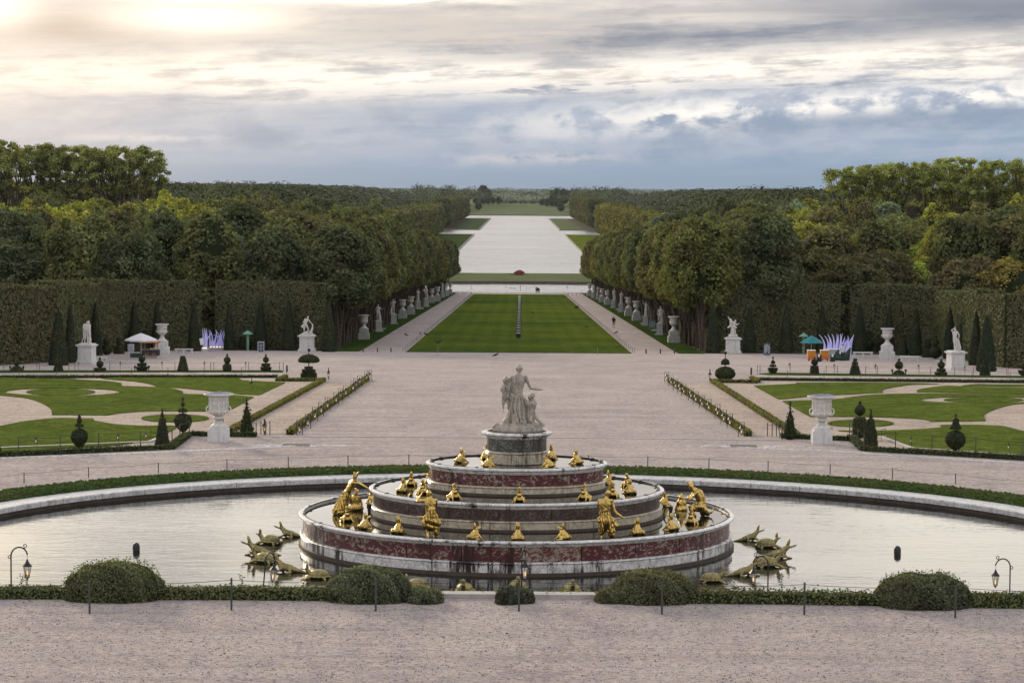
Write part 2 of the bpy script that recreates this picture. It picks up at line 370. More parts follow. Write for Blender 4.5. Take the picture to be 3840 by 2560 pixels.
# ---------------------------------------------------------------- sky and sun
W=bpy.data.worlds.new('World'); sc.world=W; W.use_nodes=True
def build_world():
    t=NT.__new__(NT); t.t=W.node_tree; t.n=t.t.nodes; t.l=t.t.links; t.n.clear()
    SUN_EL,SUN_AZ=R(13),R(-24)
    g=t.node('ShaderNodeTexCoord').outputs['Generated']
    xyz=t.node('ShaderNodeSeparateXYZ',{'Vector':g}); x,y,z=xyz.outputs
    az=t.math('ARCTAN2',x,y); el=t.math('ARCSINE',z)
    def vec(a,b,c=0.0):
        return t.node('ShaderNodeCombineXYZ',{0:a,1:b,2:c}).outputs[0]
    def gauss(a0,e0,sa,se,n=None):
        u=t.math('DIVIDE',t.math('SUBTRACT',az,a0),sa); v=t.math('DIVIDE',t.math('SUBTRACT',el,e0),se)
        d=t.math('ADD',t.math('MULTIPLY',u,u),t.math('MULTIPLY',v,v))
        return t.math('POWER',2.718,t.math('MULTIPLY',d,-1.0))
    el2=t.math('SUBTRACT',el,t.math('MULTIPLY',az,.035))
    def nz(sa,se,off,d=6,r=.6,w=.5): return t.noise(vec(t.math('MULTIPLY',az,sa),t.math('MULTIPLY',el2,se),off),1,d,r,w)
    n0=nz(7,75,5.5,5,.5,.6); n1=nz(11,170,0,7,.62,.35); n2=nz(26,330,3.7,7,.66,.3); pf=nz(52,105,9.1,8,.60,.15); pg=nz(38,150,4.4,8,.66,.1); n2=t.math('MULTIPLY_ADD',n2,.5,t.math('MULTIPLY',pg,.5)); n1=t.math('MULTIPLY_ADD',n1,.72,t.math('MULTIPLY',pg,.28)); pb=nz(24,60,1.3,5,.55,.5)
    def line(e0,sl,sig,noise=None,amp=0.0):
        d=t.math('SUBTRACT',el,t.math('ADD',t.math('MULTIPLY',az,sl),e0))
        if noise is not None: d=t.math('ADD',d,t.math('MULTIPLY',t.math('SUBTRACT',noise,.5),amp))
        d=t.math('DIVIDE',d,sig); return t.math('POWER',2.718,t.math('MULTIPLY',t.math('MULTIPLY',d,d),-1.0))
    AZ=lambda a,b: t.ramp(t.math('MULTIPLY_ADD',az,2.0,.5,clamp=True),[(a*2+.5,0),(b*2+.5,1)])
    AZi=lambda a,b: t.ramp(t.math('MULTIPLY_ADD',az,2.0,.5,clamp=True),[(a*2+.5,1),(b*2+.5,0)])
    mul=lambda *x: (lambda r:[r:=t.math('MULTIPLY',r,y,clamp=True) for y in x[1:]][-1] if len(x)>1 else r)(x[0])
    E=lambda stops: t.ramp(t.math('MULTIPLY',el,10.0,clamp=True),stops)
    c=E([(0,(.27,.37,.49)),(.10,(.29,.40,.55)),(.25,(.33,.43,.58)),(.40,(.36,.45,.60)),(.52,(.50,.54,.60)),(.65,(.62,.60,.60)),(.85,(.60,.57,.57))])
    # soft lighter and darker streaks everywhere
    c=t.mix(mul(t.ramp(n1,[(.46,0),(.62,1)]),E([(.02,.0),(.15,.35),(.35,.6),(.6,.85)])),c,E([(.1,(.48,.56,.68)),(.4,(.66,.69,.74)),(.6,(.86,.80,.75))]))
    c=t.mix(mul(t.ramp(n2,[(.36,.8),(.47,0)]),E([(.12,.0),(.3,.6),(.6,.7)])),c,E([(.2,(.24,.33,.47)),(.5,(.33,.39,.49)),(.75,(.40,.38,.40))]))
    c=t.mix(mul(t.ramp(t.math('MULTIPLY_ADD',pf,.5,t.math('MULTIPLY',n0,.5)),[(.44,0),(.56,.55)]),E([(.08,0),(.2,1),(.42,1),(.5,0)])),c,(.50,.56,.66))
    c=t.mix(mul(t.ramp(pb,[(.36,.5),(.48,0)]),E([(.08,0),(.2,1),(.42,1),(.5,0)])),c,(.24,.33,.48))
    # broad cream bank
    cb=mul(line(.0500,.020,.0085,n0,.02),t.ramp(t.math('MULTIPLY_ADD',n2,.5,t.math('MULTIPLY',n1,.5)),[(.36,.10),(.50,1)]))
    c=t.mix(cb,c,t.mix(t.ramp(n2,[(.42,0),(.55,1)]),(.74,.70,.67),(1.2,1.11,1.0)))
    # slate band rising to the right, second small one lower left
    c=t.mix(mul(line(.0585,.066,.0052,n1,.012),AZ(-.07,.02),t.ramp(n2,[(.36,1),(.58,.55)])),c,(.22,.265,.36))
    c=t.mix(mul(line(.078,.0,.007,n1,.01),AZ(.07,.17)),c,(.21,.245,.335))
    c=t.mix(mul(gauss(-.115,.0362,.028,.0020),t.ramp(n2,[(.38,1),(.6,.1)])),c,(.22,.30,.42))
    c=t.mix(mul(line(.0415,.02,.0020,n2,.006),AZ(-.10,.0),t.ramp(n2,[(.44,.9),(.52,0)])),c,(.24,.30,.43))
    # lit cumulus rising to the right with crisp heads
    cu=t.math('MULTIPLY_ADD',pf,.55,t.math('MULTIPLY',pb,.45))
    top=line(.0285,.062,.0062,pf,.018)
    c=t.mix(mul(top,AZ(-.03,.07),t.ramp(cu,[(.38,0),(.45,1)])),c,t.mix(t.ramp(pf,[(.40,0),(.54,1)]),(.50,.56,.67),(1.12,1.08,1.02)))
    c=t.mix(mul(line(.0205,.062,.0045),AZ(.03,.10),t.ramp(n0,[(.38,.75),(.6,.2)])),c,(.27,.36,.50))
    cb2=mul(line(.0135,.02,.0022,pf,.006),AZ(-.036,-.015),AZi(.02,.06),t.ramp(pf,[(.40,0),(.52,.75)]))
    c=t.mix(cb2,c,(.60,.62,.67))
    cb3=mul(gauss(-.155,.0205,.03,.0016),t.ramp(pf,[(.42,0),(.56,.7)]))
    c=t.mix(cb3,c,(.72,.72,.76))
    # taupe clouds at the upper left, warm veil and the glow where the sun hides
    wv=gauss(-.24,.05,.12,.045); c=t.mix(mul(wv,.46),c,(1.12,.96,.80))
    c=t.mix(mul(gauss(-.180,.0665,.042,.0085),t.ramp(n1,[(.38,.35),(.54,1.0)])),c,(.47,.40,.36))
    c=t.mix(mul(gauss(-.045,.0655,.07,.0075),t.ramp(n1,[(.40,.1),(.56,.7)])),c,(.64,.57,.53))
    g1=mul(gauss(-.134,.0700,.036,.0062),t.ramp(n2,[(.32,.55),(.5,1)])); g2=mul(gauss(-.222,.0735,.022,.009),t.ramp(n2,[(.34,.75),(.5,1)])); g3=mul(line(.0785,.0,.0018,n1,.004),AZi(-.03,.02),t.ramp(n1,[(.4,.2),(.55,1)]))
    gl=t.math('ADD',t.math('ADD',g1,g2),g3)
    c=t.mix(t.math('MINIMUM',gl,1.0),c,(1.55,1.42,1.22))
    c=t.mix(mul(gauss(-.134,.069,.06,.012),.35),c,(1.1,.98,.84))
    # above the frame: broken overcast made extra bright, glow patches added for basin highlights
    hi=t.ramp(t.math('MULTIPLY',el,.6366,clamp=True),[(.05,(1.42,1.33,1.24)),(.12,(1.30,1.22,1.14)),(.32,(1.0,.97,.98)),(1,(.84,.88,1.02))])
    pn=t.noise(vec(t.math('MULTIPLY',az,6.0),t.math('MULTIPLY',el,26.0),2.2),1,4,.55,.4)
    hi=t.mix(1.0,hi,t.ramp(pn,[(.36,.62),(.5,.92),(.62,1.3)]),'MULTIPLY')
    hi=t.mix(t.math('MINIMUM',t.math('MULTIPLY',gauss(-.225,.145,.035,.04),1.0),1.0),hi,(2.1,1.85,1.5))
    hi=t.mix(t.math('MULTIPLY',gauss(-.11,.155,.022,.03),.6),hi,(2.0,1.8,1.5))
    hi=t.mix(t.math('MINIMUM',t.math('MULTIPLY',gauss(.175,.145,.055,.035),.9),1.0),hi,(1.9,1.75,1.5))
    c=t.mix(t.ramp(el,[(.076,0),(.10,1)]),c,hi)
    # below the horizon
    c=t.mix(t.ramp(t.math('MULTIPLY',el,-40.0,clamp=True),[(0,0),(1,1)]),c,(.16,.16,.14))
    sky=t.node('ShaderNodeTexSky'); sky.sky_type='NISHITA'; sky.sun_disc=False; sky.sun_elevation=SUN_EL; sky.sun_rotation=SUN_AZ
    try: sky.dust_density=2.0
    except Exception: pass
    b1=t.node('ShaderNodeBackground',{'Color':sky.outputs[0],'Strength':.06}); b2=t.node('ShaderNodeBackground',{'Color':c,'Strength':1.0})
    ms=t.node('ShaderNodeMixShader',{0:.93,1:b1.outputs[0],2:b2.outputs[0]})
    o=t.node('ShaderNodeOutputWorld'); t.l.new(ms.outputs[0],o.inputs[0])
    return SUN_EL,SUN_AZ
SUN_EL,SUN_AZ=build_world()
sl=bpy.data.lights.new('sun','SUN'); sl.energy=2.9; sl.angle=R(8); sl.color=(1,.80,.56)
so=bpy.data.objects.new('sun',sl); col.objects.link(so)
sd=Vector((math.sin(SUN_AZ)*math.cos(SUN_EL),math.cos(SUN_AZ)*math.cos(SUN_EL),math.sin(SUN_EL)))
so.rotation_euler=sd.to_track_quat('Z','Y').to_euler(); so.location=(0,0,60)
sc.view_settings.view_transform='Standard'; sc.view_settings.look='None'; sc.view_settings.exposure=0; sc.view_settings.gamma=1
# ---------------------------------------------------------------- ground sheet
BC=(0.0,90.0); BA,BB=21.9,18.0; BF=21.5      # basin inner edge semi-axes
AC=(0.0,751.5); AA,AB=56.0,38.5     # far round basin
CW=31.5
def uniq(*a): return np.array(sorted(set(np.round(np.concatenate([np.asarray(v,float).ravel() for v in a]),3))))
xs=np.concatenate([np.arange(0,30,1.5),[18.2,18.4],np.arange(30,80,4),[CW-.35,CW+.35,63.8,64.2,74.8,75.2],np.arange(80,200,15),np.geomspace(200,9000,22)])
xs=uniq(xs,-xs)
ys=uniq([-20,20],np.arange(40,116,1.0),[66.5,67.2,113,192,278,684,712,780,792],np.arange(116,300,6),np.arange(300,700,14),np.arange(700,900,4),[896.6,897.4],np.arange(920,1650,60),[1659.5,1660.5,1871.5,1872.5],np.arange(1900,2600,80),[2606,2608,2949,2951],np.geomspace(3000,30000,40))
X,Y=np.meshgrid(xs,ys); Z=gz(X,Y)
def canal_in(X,Y):
    A=np.abs(X)
    return ((Y>897)&(Y<2950)&(A<CW))|((Y>1660)&(Y<1872)&(A<64))|((Y>2607)&(Y<2950)&(A<75))
r=((X-BC[0])/(BA+1.9))**2+((Y-BC[1])/np.where(Y<90,BF+.9,BB+1.8))**2; Z=np.where(r<1,-.7,Z)
r=((X-AC[0])/(AA+.6))**2+((Y-AC[1])/(AB+.6))**2; Z=np.where(r<1,-18.0,Z)
Z=np.where(canal_in(X,Y),-19.0,Z)
zone=np.zeros_like(Z); A=np.abs(X)
zone=np.where((Y>276)&(A>18.3),.45,zone); zone=np.where((Y>728),.75,zone)
zone=np.where((Y>700)&(A>50),.45,zone); zone=np.where((Y>120)&(A>60)&(Y<300),.45,zone); zone=np.where((Y>2960)&(A<110),.75,zone)
zone=np.where((Y>3600),1.0,zone)
ny,nx=X.shape; i=np.arange(ny-1)[:,None]*nx; j=np.arange(nx-1)[None,:]
q=np.stack([i+j,i+j+1,i+nx+j+1,i+nx+j],-1).reshape(-1,4)
gm=npmesh('ground',np.c_[X.ravel(),Y.ravel(),Z.ravel()],q,M['gravel'],tint=zone.ravel())
tag(mobj('ground',gm),kind='structure')
def slab(name,pts,mat,th=.08,kind='structure',up=0.0,step=None,**k):
    """thin raised sheet over a polygon of ground points, following the ground"""
    bm=bmesh.new(); vs=[bm.verts.new((p[0],p[1],0)) for p in pts]; f=bm.faces.new(vs); bm.normal_update()
    if f.normal.z<0: f.normal_flip()
    ylo=min(p[1] for p in pts); yhi=max(p[1] for p in pts)
    cuts=[c for c in HC[:,0] if ylo<c<yhi]
    for c in cuts: bmesh.ops.bisect_plane(bm,geom=bm.verts[:]+bm.edges[:]+bm.faces[:],plane_co=(0,c,0),plane_no=(0,1,0))
    ret=bmesh.ops.extrude_face_region(bm,geom=bm.faces[:]); top=[g for g in ret['geom'] if isinstance(g,bmesh.types.BMVert)]; ts=set(top)
    for v in bm.verts: v.co.z=G(v.co.x,v.co.y)+up+(th if v in ts else -.15)
    bmesh.ops.triangulate(bm,faces=[f for f in bm.faces if len(f.verts)>4])
    bmesh.ops.recalc_face_normals(bm,faces=bm.faces[:])
    me=bpy.data.meshes.new(name); bm.to_mesh(me); bm.free(); me.materials.append(mat)
    return tag(mobj(name,me),kind=kind,**k)
def smooth_loop(P,n=6):
    """Catmull-Rom through points marked round; P: list of (x,y) or (x,y,1) corner"""
    out=[];N=len(P)
    for i in range(N):
        p0,p1,p2,p3=[np.array(P[(i+k)%N][:2],float) for k in (-1,0,1,2)]
        c1=len(P[i])>2; c2=len(P[(i+1)%N])>2
        if c1: p0=p1-(p2-p1)
        if c2: p3=p2+(p2-p1)
        if c1 and c2: out.append(tuple(p1)); continue
        for t in np.linspace(0,1,n,endpoint=False):
            v=.5*((2*p1)+(-p0+p2)*t+(2*p0-5*p1+4*p2-p3)*t*t+(-p0+3*p1-3*p2+p3)*t**3); out.append(tuple(v))
    return out
# water sheets
def ell_ring(cx,cy,a,b,n=160): 
    t=np.arange(n)*2*PI/n; bf=b+BF-BB if abs(a-BA)<2 else b
    return [(cx+a*math.cos(v),cy+(b if math.sin(v)>0 else bf)*math.sin(v)) for v in t]
def flat(name,pts,z,mat):
    mb=MB(); v=[(p[0],p[1],z) for p in pts]; mb.add(v,[np.arange(len(v))[None,:]]); return tag(mb.build(name,mat),kind='structure')
flat('basin_water',ell_ring(0,90,BA+.5,BB+.5),0.0,M['basin'])
WZ=CAMZ-31.0
flat('round_pond_water',ell_ring(*AC,AA+.2,AB+.2),CAMZ-30.7,M['canal'])
flat('canal_water',[(-CW-.2,897),(CW+.2,897),(CW+.2,1660),(64,1660),(64,1872),(CW+.2,1872),(CW+.2,2607),(75,2607),(75,2950),(-75,2950),(-75,2607),(-CW-.2,2607),(-CW-.2,1872),(-64,1872),(-64,1660),(-CW-.2,1660)],WZ,M['canal'])
def wall_strip(name,path,z0,z1,w,mat,closed=False,**k):
    P=[np.array(p[:2],float) for p in path]; n=len(P); V=[]
    for i in range(n):
        a=P[i-1] if (closed or i>0) else P[i]; b=P[(i+1)%n] if (closed or i<n-1) else P[i]
        d=b-a; d/=np.linalg.norm(d)+1e-9; nn=np.array([-d[1],d[0]])
        for s,zz in ((.5,z0),(.5,z1),(-.5,z1),(-.5,z0)):
            p=P[i]+nn*s*w; zb=zz(p[0],p[1]) if callable(zz) else zz; V.append((p[0],p[1],zb))
    i=np.arange(n if closed else n-1); q=[]
    for a_ in range(4):
        b_=(a_+1)%4; i2=(i+1)%n
        q.append(np.stack([i*4+a_,i*4+b_,i2*4+b_,i2*4+a_],-1))
    mb=MB(); mb.add(V,[np.concatenate(q)])
    if not closed: mb.Q+= [np.array([(3,2,1,0)]),np.array([[(n-1)*4,(n-1)*4+1,(n-1)*4+2,(n-1)*4+3]])]
    return mb,mat,name
def wstrip(name,path,z0,z1,w,mat,parent=None,closed=False):
    mb,m_,n_=wall_strip(name,path,z0,z1,w,mat,closed); return mb.build(n_,m_,parent)
ck=[(-64,1660),(-CW,1660),(-CW,897),(CW,897),(CW,1660),(64,1660)]
e=empty('canal_edge',(0,905,0)); tag(e,'pale stone kerb edging the grass round the near canal','stone kerb')
e.location=(0,0,0)
wstrip('kerb',ck,-19,lambda x,y: WZ+.14 if y<900 else WZ+.75,1.0,M['canalkerb'],e)
for s in (-1,1):
    wstrip('kerb',[(s*64,1872),(s*CW,1872),(s*CW,2607),(s*75,2607)],-19,WZ+.75,1.3,M['canalkerb'],e)
wstrip('kerb',[(-75,2950),(75,2950)],-19,WZ+.9,1.6,M['wallstone'],e)
e=empty('round_pond_kerb'); tag(e,'dark low stone rim round the far pond before the canal','stone kerb')
wstrip('kerb',ell_ring(*AC,AA+.6,AB+.6,120),-18,lambda x,y: CAMZ-30.30 if y<751 else CAMZ-29.75,1.0,M['wallstone'],e,True)
# ---------------------------------------------------------------- marble coping round the main basin
e=empty('basin_coping'); tag(e,'broad white marble coping round the oval basin','coping')
def ring(prof,a,b,c,n,seg0=0,seg1=None):
    """profile of (offset,z) swept round an ellipse"""
    mb=MB(); V=[]; t=np.linspace(seg0,2*PI if seg1 is None else seg1,n+1); bk=b; bf=BF if a==BA else b
    for v in t:
        ca,sa=math.cos(v),math.sin(v); b=bk if sa>0 else bf; nx_,ny_=ca/a,sa/b; L=math.hypot(nx_,ny_); nx_/=L; ny_/=L
        for o,z in prof: V.append((c[0]+a*ca+nx_*o,c[1]+b*sa+ny_*o,z))
    k=len(prof); i=np.arange(n)[:,None]*k; j=np.arange(k)[None,:]; j2=(j+1)%k
    mb.add(V,[np.stack([i+j,i+k+j,i+k+j2,i+j2],-1).reshape(-1,4)])
    if seg1 is not None: mb.Q+=[np.arange(k)[None,:],(n*k+np.arange(k))[::-1][None,:]]
    return mb
nseg=58
for k in range(nseg):
    a_=2*PI*k/nseg+.0006; b_=2*PI*(k+1)/nseg-.0006
    mb=ring([(.22,.16),(.22,.34),(.26,.38),(1.42,.385),(1.45,.33),(1.45,.15)],BA,BB,BC,6,a_,b_)
    mb.build('coping_slab',M['white'],e)
ring([(.29,-.7),(.29,.159),(1.3,.159),(1.3,-.7)],BA,BB,BC,160).build('basin_wall',M['wallstone'],e)
# grass band behind the coping, with an uneven blade fringe
def strew(P,N,size,rg,lean=.5,aspect=1.6,up=None):
    """leaf-sized quads at points P facing roughly N"""
    n=len(P); N=N+rg.normal(0,lean,(n,3)); N/=np.linalg.norm(N,axis=1)[:,None]+1e-9
    a=rg.normal(0,1,(n,3)) if up is None else np.tile(np.array(up,float),(n,1))+rg.normal(0,.35,(n,3))
    U=np.cross(N,a); U/=np.linalg.norm(U,axis=1)[:,None]+1e-9; Vv=np.cross(N,U)
    s=(size*rg.uniform(.6,1.4,n))[:,None]
    c=np.stack([P-U*s*.5,P-Vv*s*.5*aspect,P+U*s*.5,P+Vv*s*.5*aspect],1).reshape(-1,3)
    q=np.arange(n*4).reshape(-1,4); return c,q
def leafmesh(name,P,N,size,rg,tint,mat='leaf',core=None,lean=.5,aspect=1.6,up=None,trunk=None):
    c,q=strew(P,N,size,rg,lean,aspect,up); T=np.repeat(tint,4); V=[c];Q=[q];mi=[np.zeros(len(q))]; mats=[M[mat]]
    n0=len(c)
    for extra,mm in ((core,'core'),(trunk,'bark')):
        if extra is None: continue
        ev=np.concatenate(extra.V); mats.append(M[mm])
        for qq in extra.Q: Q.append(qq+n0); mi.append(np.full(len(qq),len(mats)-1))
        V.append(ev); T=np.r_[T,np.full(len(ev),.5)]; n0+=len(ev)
    order=sorted(range(len(Q)),key=lambda k:0)
    return npmesh(name,np.concatenate(V),Q,mats,T,matidx=np.concatenate(mi))
rg=np.random.default_rng(3)
band=ring([(1.455,.1),(1.465,.41),(1.9,.53),(3.15,.54),(3.2,.2)],BA,BB,BC,160)
tag(band.build('grass_band',M['verge']),kind='structure')
n=30000; t_=rg.uniform(0,2*PI,n); o_=rg.uniform(1.45,3.3,n)
ca,sa=np.cos(t_),np.sin(t_); nx_,ny_=ca/BA,sa/BB; L=np.hypot(nx_,ny_)
P=np.c_[BA*ca+nx_/L*o_,90+BB*sa+ny_/L*o_,np.interp(o_,[1.45,1.9,3.3],[.42,.54,.53])+rg.uniform(-.02,.05,n)]
keep=P[:,1]>88; P=P[keep]
me=leafmesh('grass_tufts',P,np.tile([0,-.8,.3],(len(P),1)),.075,rg,rg.uniform(.2,.8,len(P)),lean=.4,aspect=2.2,up=(1,0,0))
o=tag(mobj('grass_tufts',me),'short grass growing behind the basin coping','grass',kind='stuff'); o.color=(.040,.075,.012,1)
# ---------------------------------------------------------------- tiered marble fountain
FC=(-.05,90.0)
fo=empty('tiered_fountain',(0,0,0)); tag(fo,'four tiered red and white marble fountain in the middle of the basin','fountain')
def tier(a,b,zw,zt,zm,zp_,zq,zb,pan,pan2,rimm,lowm,npan,nslab,ro=.20,pi=0.02,bo=.14,foot=True,off=0):
    """zw water, zt rim top, zm under moulding, zp_ panel foot, zq torus foot, zb base"""
    k=nslab
    for i in range(k):
        a0_=2*PI*i/k+off+.0009; a1_=2*PI*(i+1)/k+off-.0009; h=(zt-zm)
        ring([(0,zw-.12),(0,zt-.02),(.03,zt),(ro*.75,zt-.01),(ro,zt-h*.16),(ro+.01,zt-h*.34),(ro-.03,zt-h*.5),(ro*.55,zt-h*.6),(ro*.5,zt-h*.78),(ro*.25,zt-h*.86),(ro*.22,zm)],a,b,FC,max(3,120//k),a0_,a1_).build('rim_slab',rimm,fo)
    for i in range(npan):
        a0_=2*PI*i/npan+off*.5+.0022; a1_=2*PI*(i+1)/npan+off*.5-.0022
        m=pan if (i*7+npan)%5 not in (0,) else pan2
        ring([(pi-.3,zp_+.001),(pi-.3,zm-.001),(pi,zm-.001),(pi,zp_+.001)],a,b,FC,max(3,140//npan),a0_,a1_).build('wall_panel',m,fo)
    for i in range(k//2):
        a0_=4*PI*i/k+off*.3+.0009; a1_=4*PI*(i+1)/k+off*.3-.0009; t=zp_-zq
        ring([(pi-.3,zb),(pi-.3,zp_),(pi+.03,zp_),(bo-.03,zp_-t*.15),(bo,zp_-t*.5),(bo-.03,zp_-t*.85),(bo-.05,zq),(bo-.03,zq-.02),(bo-.03,zb+.04),(bo-.03,zb)],a,b,FC,max(4,240//k),a0_,a1_).build('base_slab',lowm,fo)
    if foot: ring([(bo-.1,zb-.4),(bo-.1,zb+.075),(bo+.05,zb+.06),(bo+.07,zb-.4)],a,b,FC,160).build('footing',M['wallstone'],fo)
    flat_=MB(); flat_.add([(FC[0]+(a+.01)*math.cos(t),FC[1]+(b+.01)*math.sin(t),zw) for t in np.arange(160)*2*PI/160],[np.arange(160)[None,:]]); flat_.build('pool_water',M['pool'],fo)
    ring([(-.035,zt-.03),(-.035,zt+.006),(.012,zt+.006),(.012,zt-.03)],a,b,FC,160).build('lead_edge',M['lead'],fo)
    # small lead pipe brackets on the rim
    nb=20 if a>3 else 0
    for i in range(nb):
        t=2*PI*(i+.5)/nb; mb=MB(); mb.box((FC[0]+(a-.02)*math.cos(t),FC[1]+(b-.02)*math.sin(t),zt+.012),(.16,.07,.03),t,.8); mb.build('water_spout',M['lead'],fo)
tier(8.0,7.7,1.12,1.22,1.02,.49,.39,.05,M['red'],M['red2'],M['rim'],M['rimlow'],24,26,off=.05)
tier(5.38,4.80,2.10,2.15,1.93,1.51,1.43,1.14,M['dark'],M['dark'],M['rim'],M['buff'],18,20,ro=.18,off=.12)
tier(3.25,2.42,3.08,3.12,2.89,2.45,2.36,2.12,M['red'],M['red'],M['rim'],M['buff'],10,14,ro=.17,bo=.12,off=.3)
tier(1.10,1.02,4.20,4.27,4.04,3.56,3.46,3.10,M['green'],M['green'],M['rim'],M['buff'],6,8,ro=.24,bo=.10,foot=False,off=.2)
# ---------------------------------------------------------------- figures
STAND=dict(pel=(0,0,.95),wai=(0,0,1.12),che=(0,0,1.32),nek=(0,0,1.49),hed=(0,.02,1.63),
 lsh=(-.18,0,1.42),lel=(-.24,0,1.14),lha=(-.25,.06,.89),rsh=(.18,0,1.42),rel=(.24,0,1.14),rha=(.25,.06,.89),
 lhi=(-.1,0,.92),lkn=(-.11,.03,.5),lan=(-.12,-.02,.08),rhi=(.1,0,.92),rkn=(.11,.03,.5),ran=(.12,-.02,.08),lto=(-.13,.14,.03),rto=(.13,.14,.03))
def hand(mb,ex,w,d,s=1.0,side=1,curl=.3):
    w=Vector(w); d=Vector(d).normalized(); a=Vector((0,0,1)) if abs(d.z)<.8 else Vector((0,1,0))
    lat=d.cross(a).normalized()*side; nn=lat.cross(d).normalized()
    mb.ell(w+d*.045*s,(.036*s,.036*s,.03*s),10,6)
    for k,L in enumerate((.075,.085,.08,.062)):
        b=w+d*.075*s+lat*(k-1.5)*.019*s; m_=b+d*L*.55*s; e=m_+(d*(1-curl)-nn*curl*.9)*L*.5*s
        ex.tube([b,m_,e],[.0115*s,.010*s,.007*s],6)
    b=w+d*.03*s-lat*.035*s; e=b+(d*.6-lat*.7)*.05*s; ex.tube([b,e,e+(d*.9-lat*.2)*.035*s],[.013*s,.011*s,.008*s],6)
def human(J=None,s=1.0,mb=None,ex=None,hands=True,legs=True,head=True,hair='short',bulk=1.0,face=True):
    P=dict(STAND); P.update(J or {}); V={k:Vector(v)*s for k,v in P.items()}; mb=mb or MB(); ex=ex or MB(); b=bulk*s
    lat=(V['rsh']-V['lsh']).normalized()*s; hl=(V['rhi']-V['lhi']).normalized()*s
    for t in (-1,1):
        mb.cap(V['pel']+hl*.05*t,V['wai']+lat*.035*t,.115*b,.10*b); mb.cap(V['wai']+lat*.04*t,V['che']+lat*.075*t,.10*b,.115*b)
        mb.cap(V['che']+lat*.08*t,V['nek']-lat*-.06*t-(V['nek']-V['che'])*.25,.10*b,.06*b)
    mb.cap(V['lsh'],V['rsh'],.06*b,.06*b); mb.cap(V['nek']-(V['nek']-V['che'])*.2,V['hed']-(V['hed']-V['nek'])*.3,.058*b,.05*b)
    if head:
        h=V['hed']; up=(h-V['nek']).normalized(); fwd=(lat.normalized().cross(up))*-1; fwd=up.cross(lat.normalized())
        if fwd.dot(Vector(P.get('face',(0,1,0))))<0: fwd=-fwd
        mb.cap(h-up*.01*s,h+up*.035*s,.082*s,.085*s); mb.cap(h-up*.075*s+fwd*.035*s,h-up*.01*s+fwd*.02*s,.045*s,.06*s)
        if face:
            mb.cap(h-up*.005*s+fwd*.09*s,h-up*.035*s+fwd*.105*s,.012*s,.018*s,8)
            for t in (-1,1): mb.ell(h+lat*.088*t-up*.015*s,(.014*s,.02*s,.03*s),8,6)
        if hair=='curly':
            for i in range(26):
                v=Vector(np.random.default_rng(i).normal(0,1,3)).normalized()
                if v.dot(fwd)<.55 and v.dot(up)>-.5: mb.ell(h+v*.088*s+up*.02*s,(.028*s,)*3,8,6)
        elif hair=='bun': mb.ell(h-fwd*.09*s+up*.03*s,(.055*s,.055*s,.05*s)); mb.ell(h-fwd*.02*s+up*.04*s,(.09*s,.1*s,.085*s))
    for a in 'lr':
        t=-1 if a=='l' else 1
        mb.cap(V[a+'sh'],V[a+'el'],.052*b,.040*b); mb.cap(V[a+'el'],V[a+'ha'],.042*b,.027*b)
        if hands: hand(mb,ex,V[a+'ha'],V[a+'ha']-V[a+'el'],s,t)
        if legs:
            mb.cap(V[a+'hi'],V[a+'kn'],.088*b,.058*b); mb.cap(V[a+'kn'],V[a+'an'],.056*b,.036*b)
            mb.cap(V[a+'an']-Vector((0,0,.03*s)),V[a+'to'],.038*s,.028*s)
    return mb,ex
def folds(z0,z1,amp,n=14,tw=4,c=(0,0),ph=0,soft=.1):
    def f(co):
        an=np.arctan2(co[:,1]-c[1],co[:,0]-c[0]); z=co[:,2]
        w=np.clip((z-z0)/soft,0,1)*np.clip((z1-z)/soft,0,1)
        return amp*w*(np.sin(an*n+z*tw+ph+1.5*np.sin(z*7+an*2))*.7+.3*np.sin(an*n*1.9-z*9))
    return f
def addf(*fs): return lambda co: sum(f(co) for f in fs)
def rough(amp,sc_=20):
    def f(co): return amp*np.sin(co[:,0]*sc_+2*np.sin(co[:,2]*sc_*.7))*np.sin(co[:,1]*sc_*1.1+1.3)*np.sin(co[:,2]*sc_*.9+co[:,0]*sc_*.5)
    return f
# --- the marble group on top, seen from behind (1 unit = 1 m, z=0 at its rock)
s=1.30
mb,ex=MB(),MB()
LJ=dict(pel=(0,0,.86),wai=(-.01,0,1.07),che=(-.0,0,1.32),nek=(.01,0,1.47),hed=(.02,.03,1.63),lsh=(-.195,.0,1.405),lel=(-.24,.05,1.12),lha=(-.17,.26,1.10),
 rsh=(.20,.0,1.405),rel=(.33,.03,1.12),rha=(.56,.13,1.09),lhi=(-.1,0,.84),rhi=(.1,0,.84))
human(LJ,s,mb,ex,legs=False,hair='curly')
mb.lathe([(.30,.25),(.35,.45),(.31,.75),(.27,1.0),(.235,1.16),(.17,1.3)],(-.02,0,0),20,1.0,.8)
mb.cap((-.30,.02,1.55),(.2,.02,1.02),.06,.08); mb.cap((.17,-.06,1.08),(.27,.02,1.0),.07,.05)
mb.cap((-.30,.05,1.58),(-.33,.1,1.12),.11,.09); mb.cap((-.42,.1,1.45),(-.4,.12,1.15),.08,.06)
mb.cap((-.2,-.05,1.2),(-.08,-.2,.35),.11,.13); mb.cap((.12,-.05,1.0),(-.05,-.22,.3),.08,.1); mb.cap((.2,0,1.0),(.2,-.05,.3),.12,.14)
mb.cap((-.25,-.05,.6),(-.42,-.05,.25),.14,.16); mb.cap((-.1,-.2,.3),(.2,-.2,.25),.12,.12)
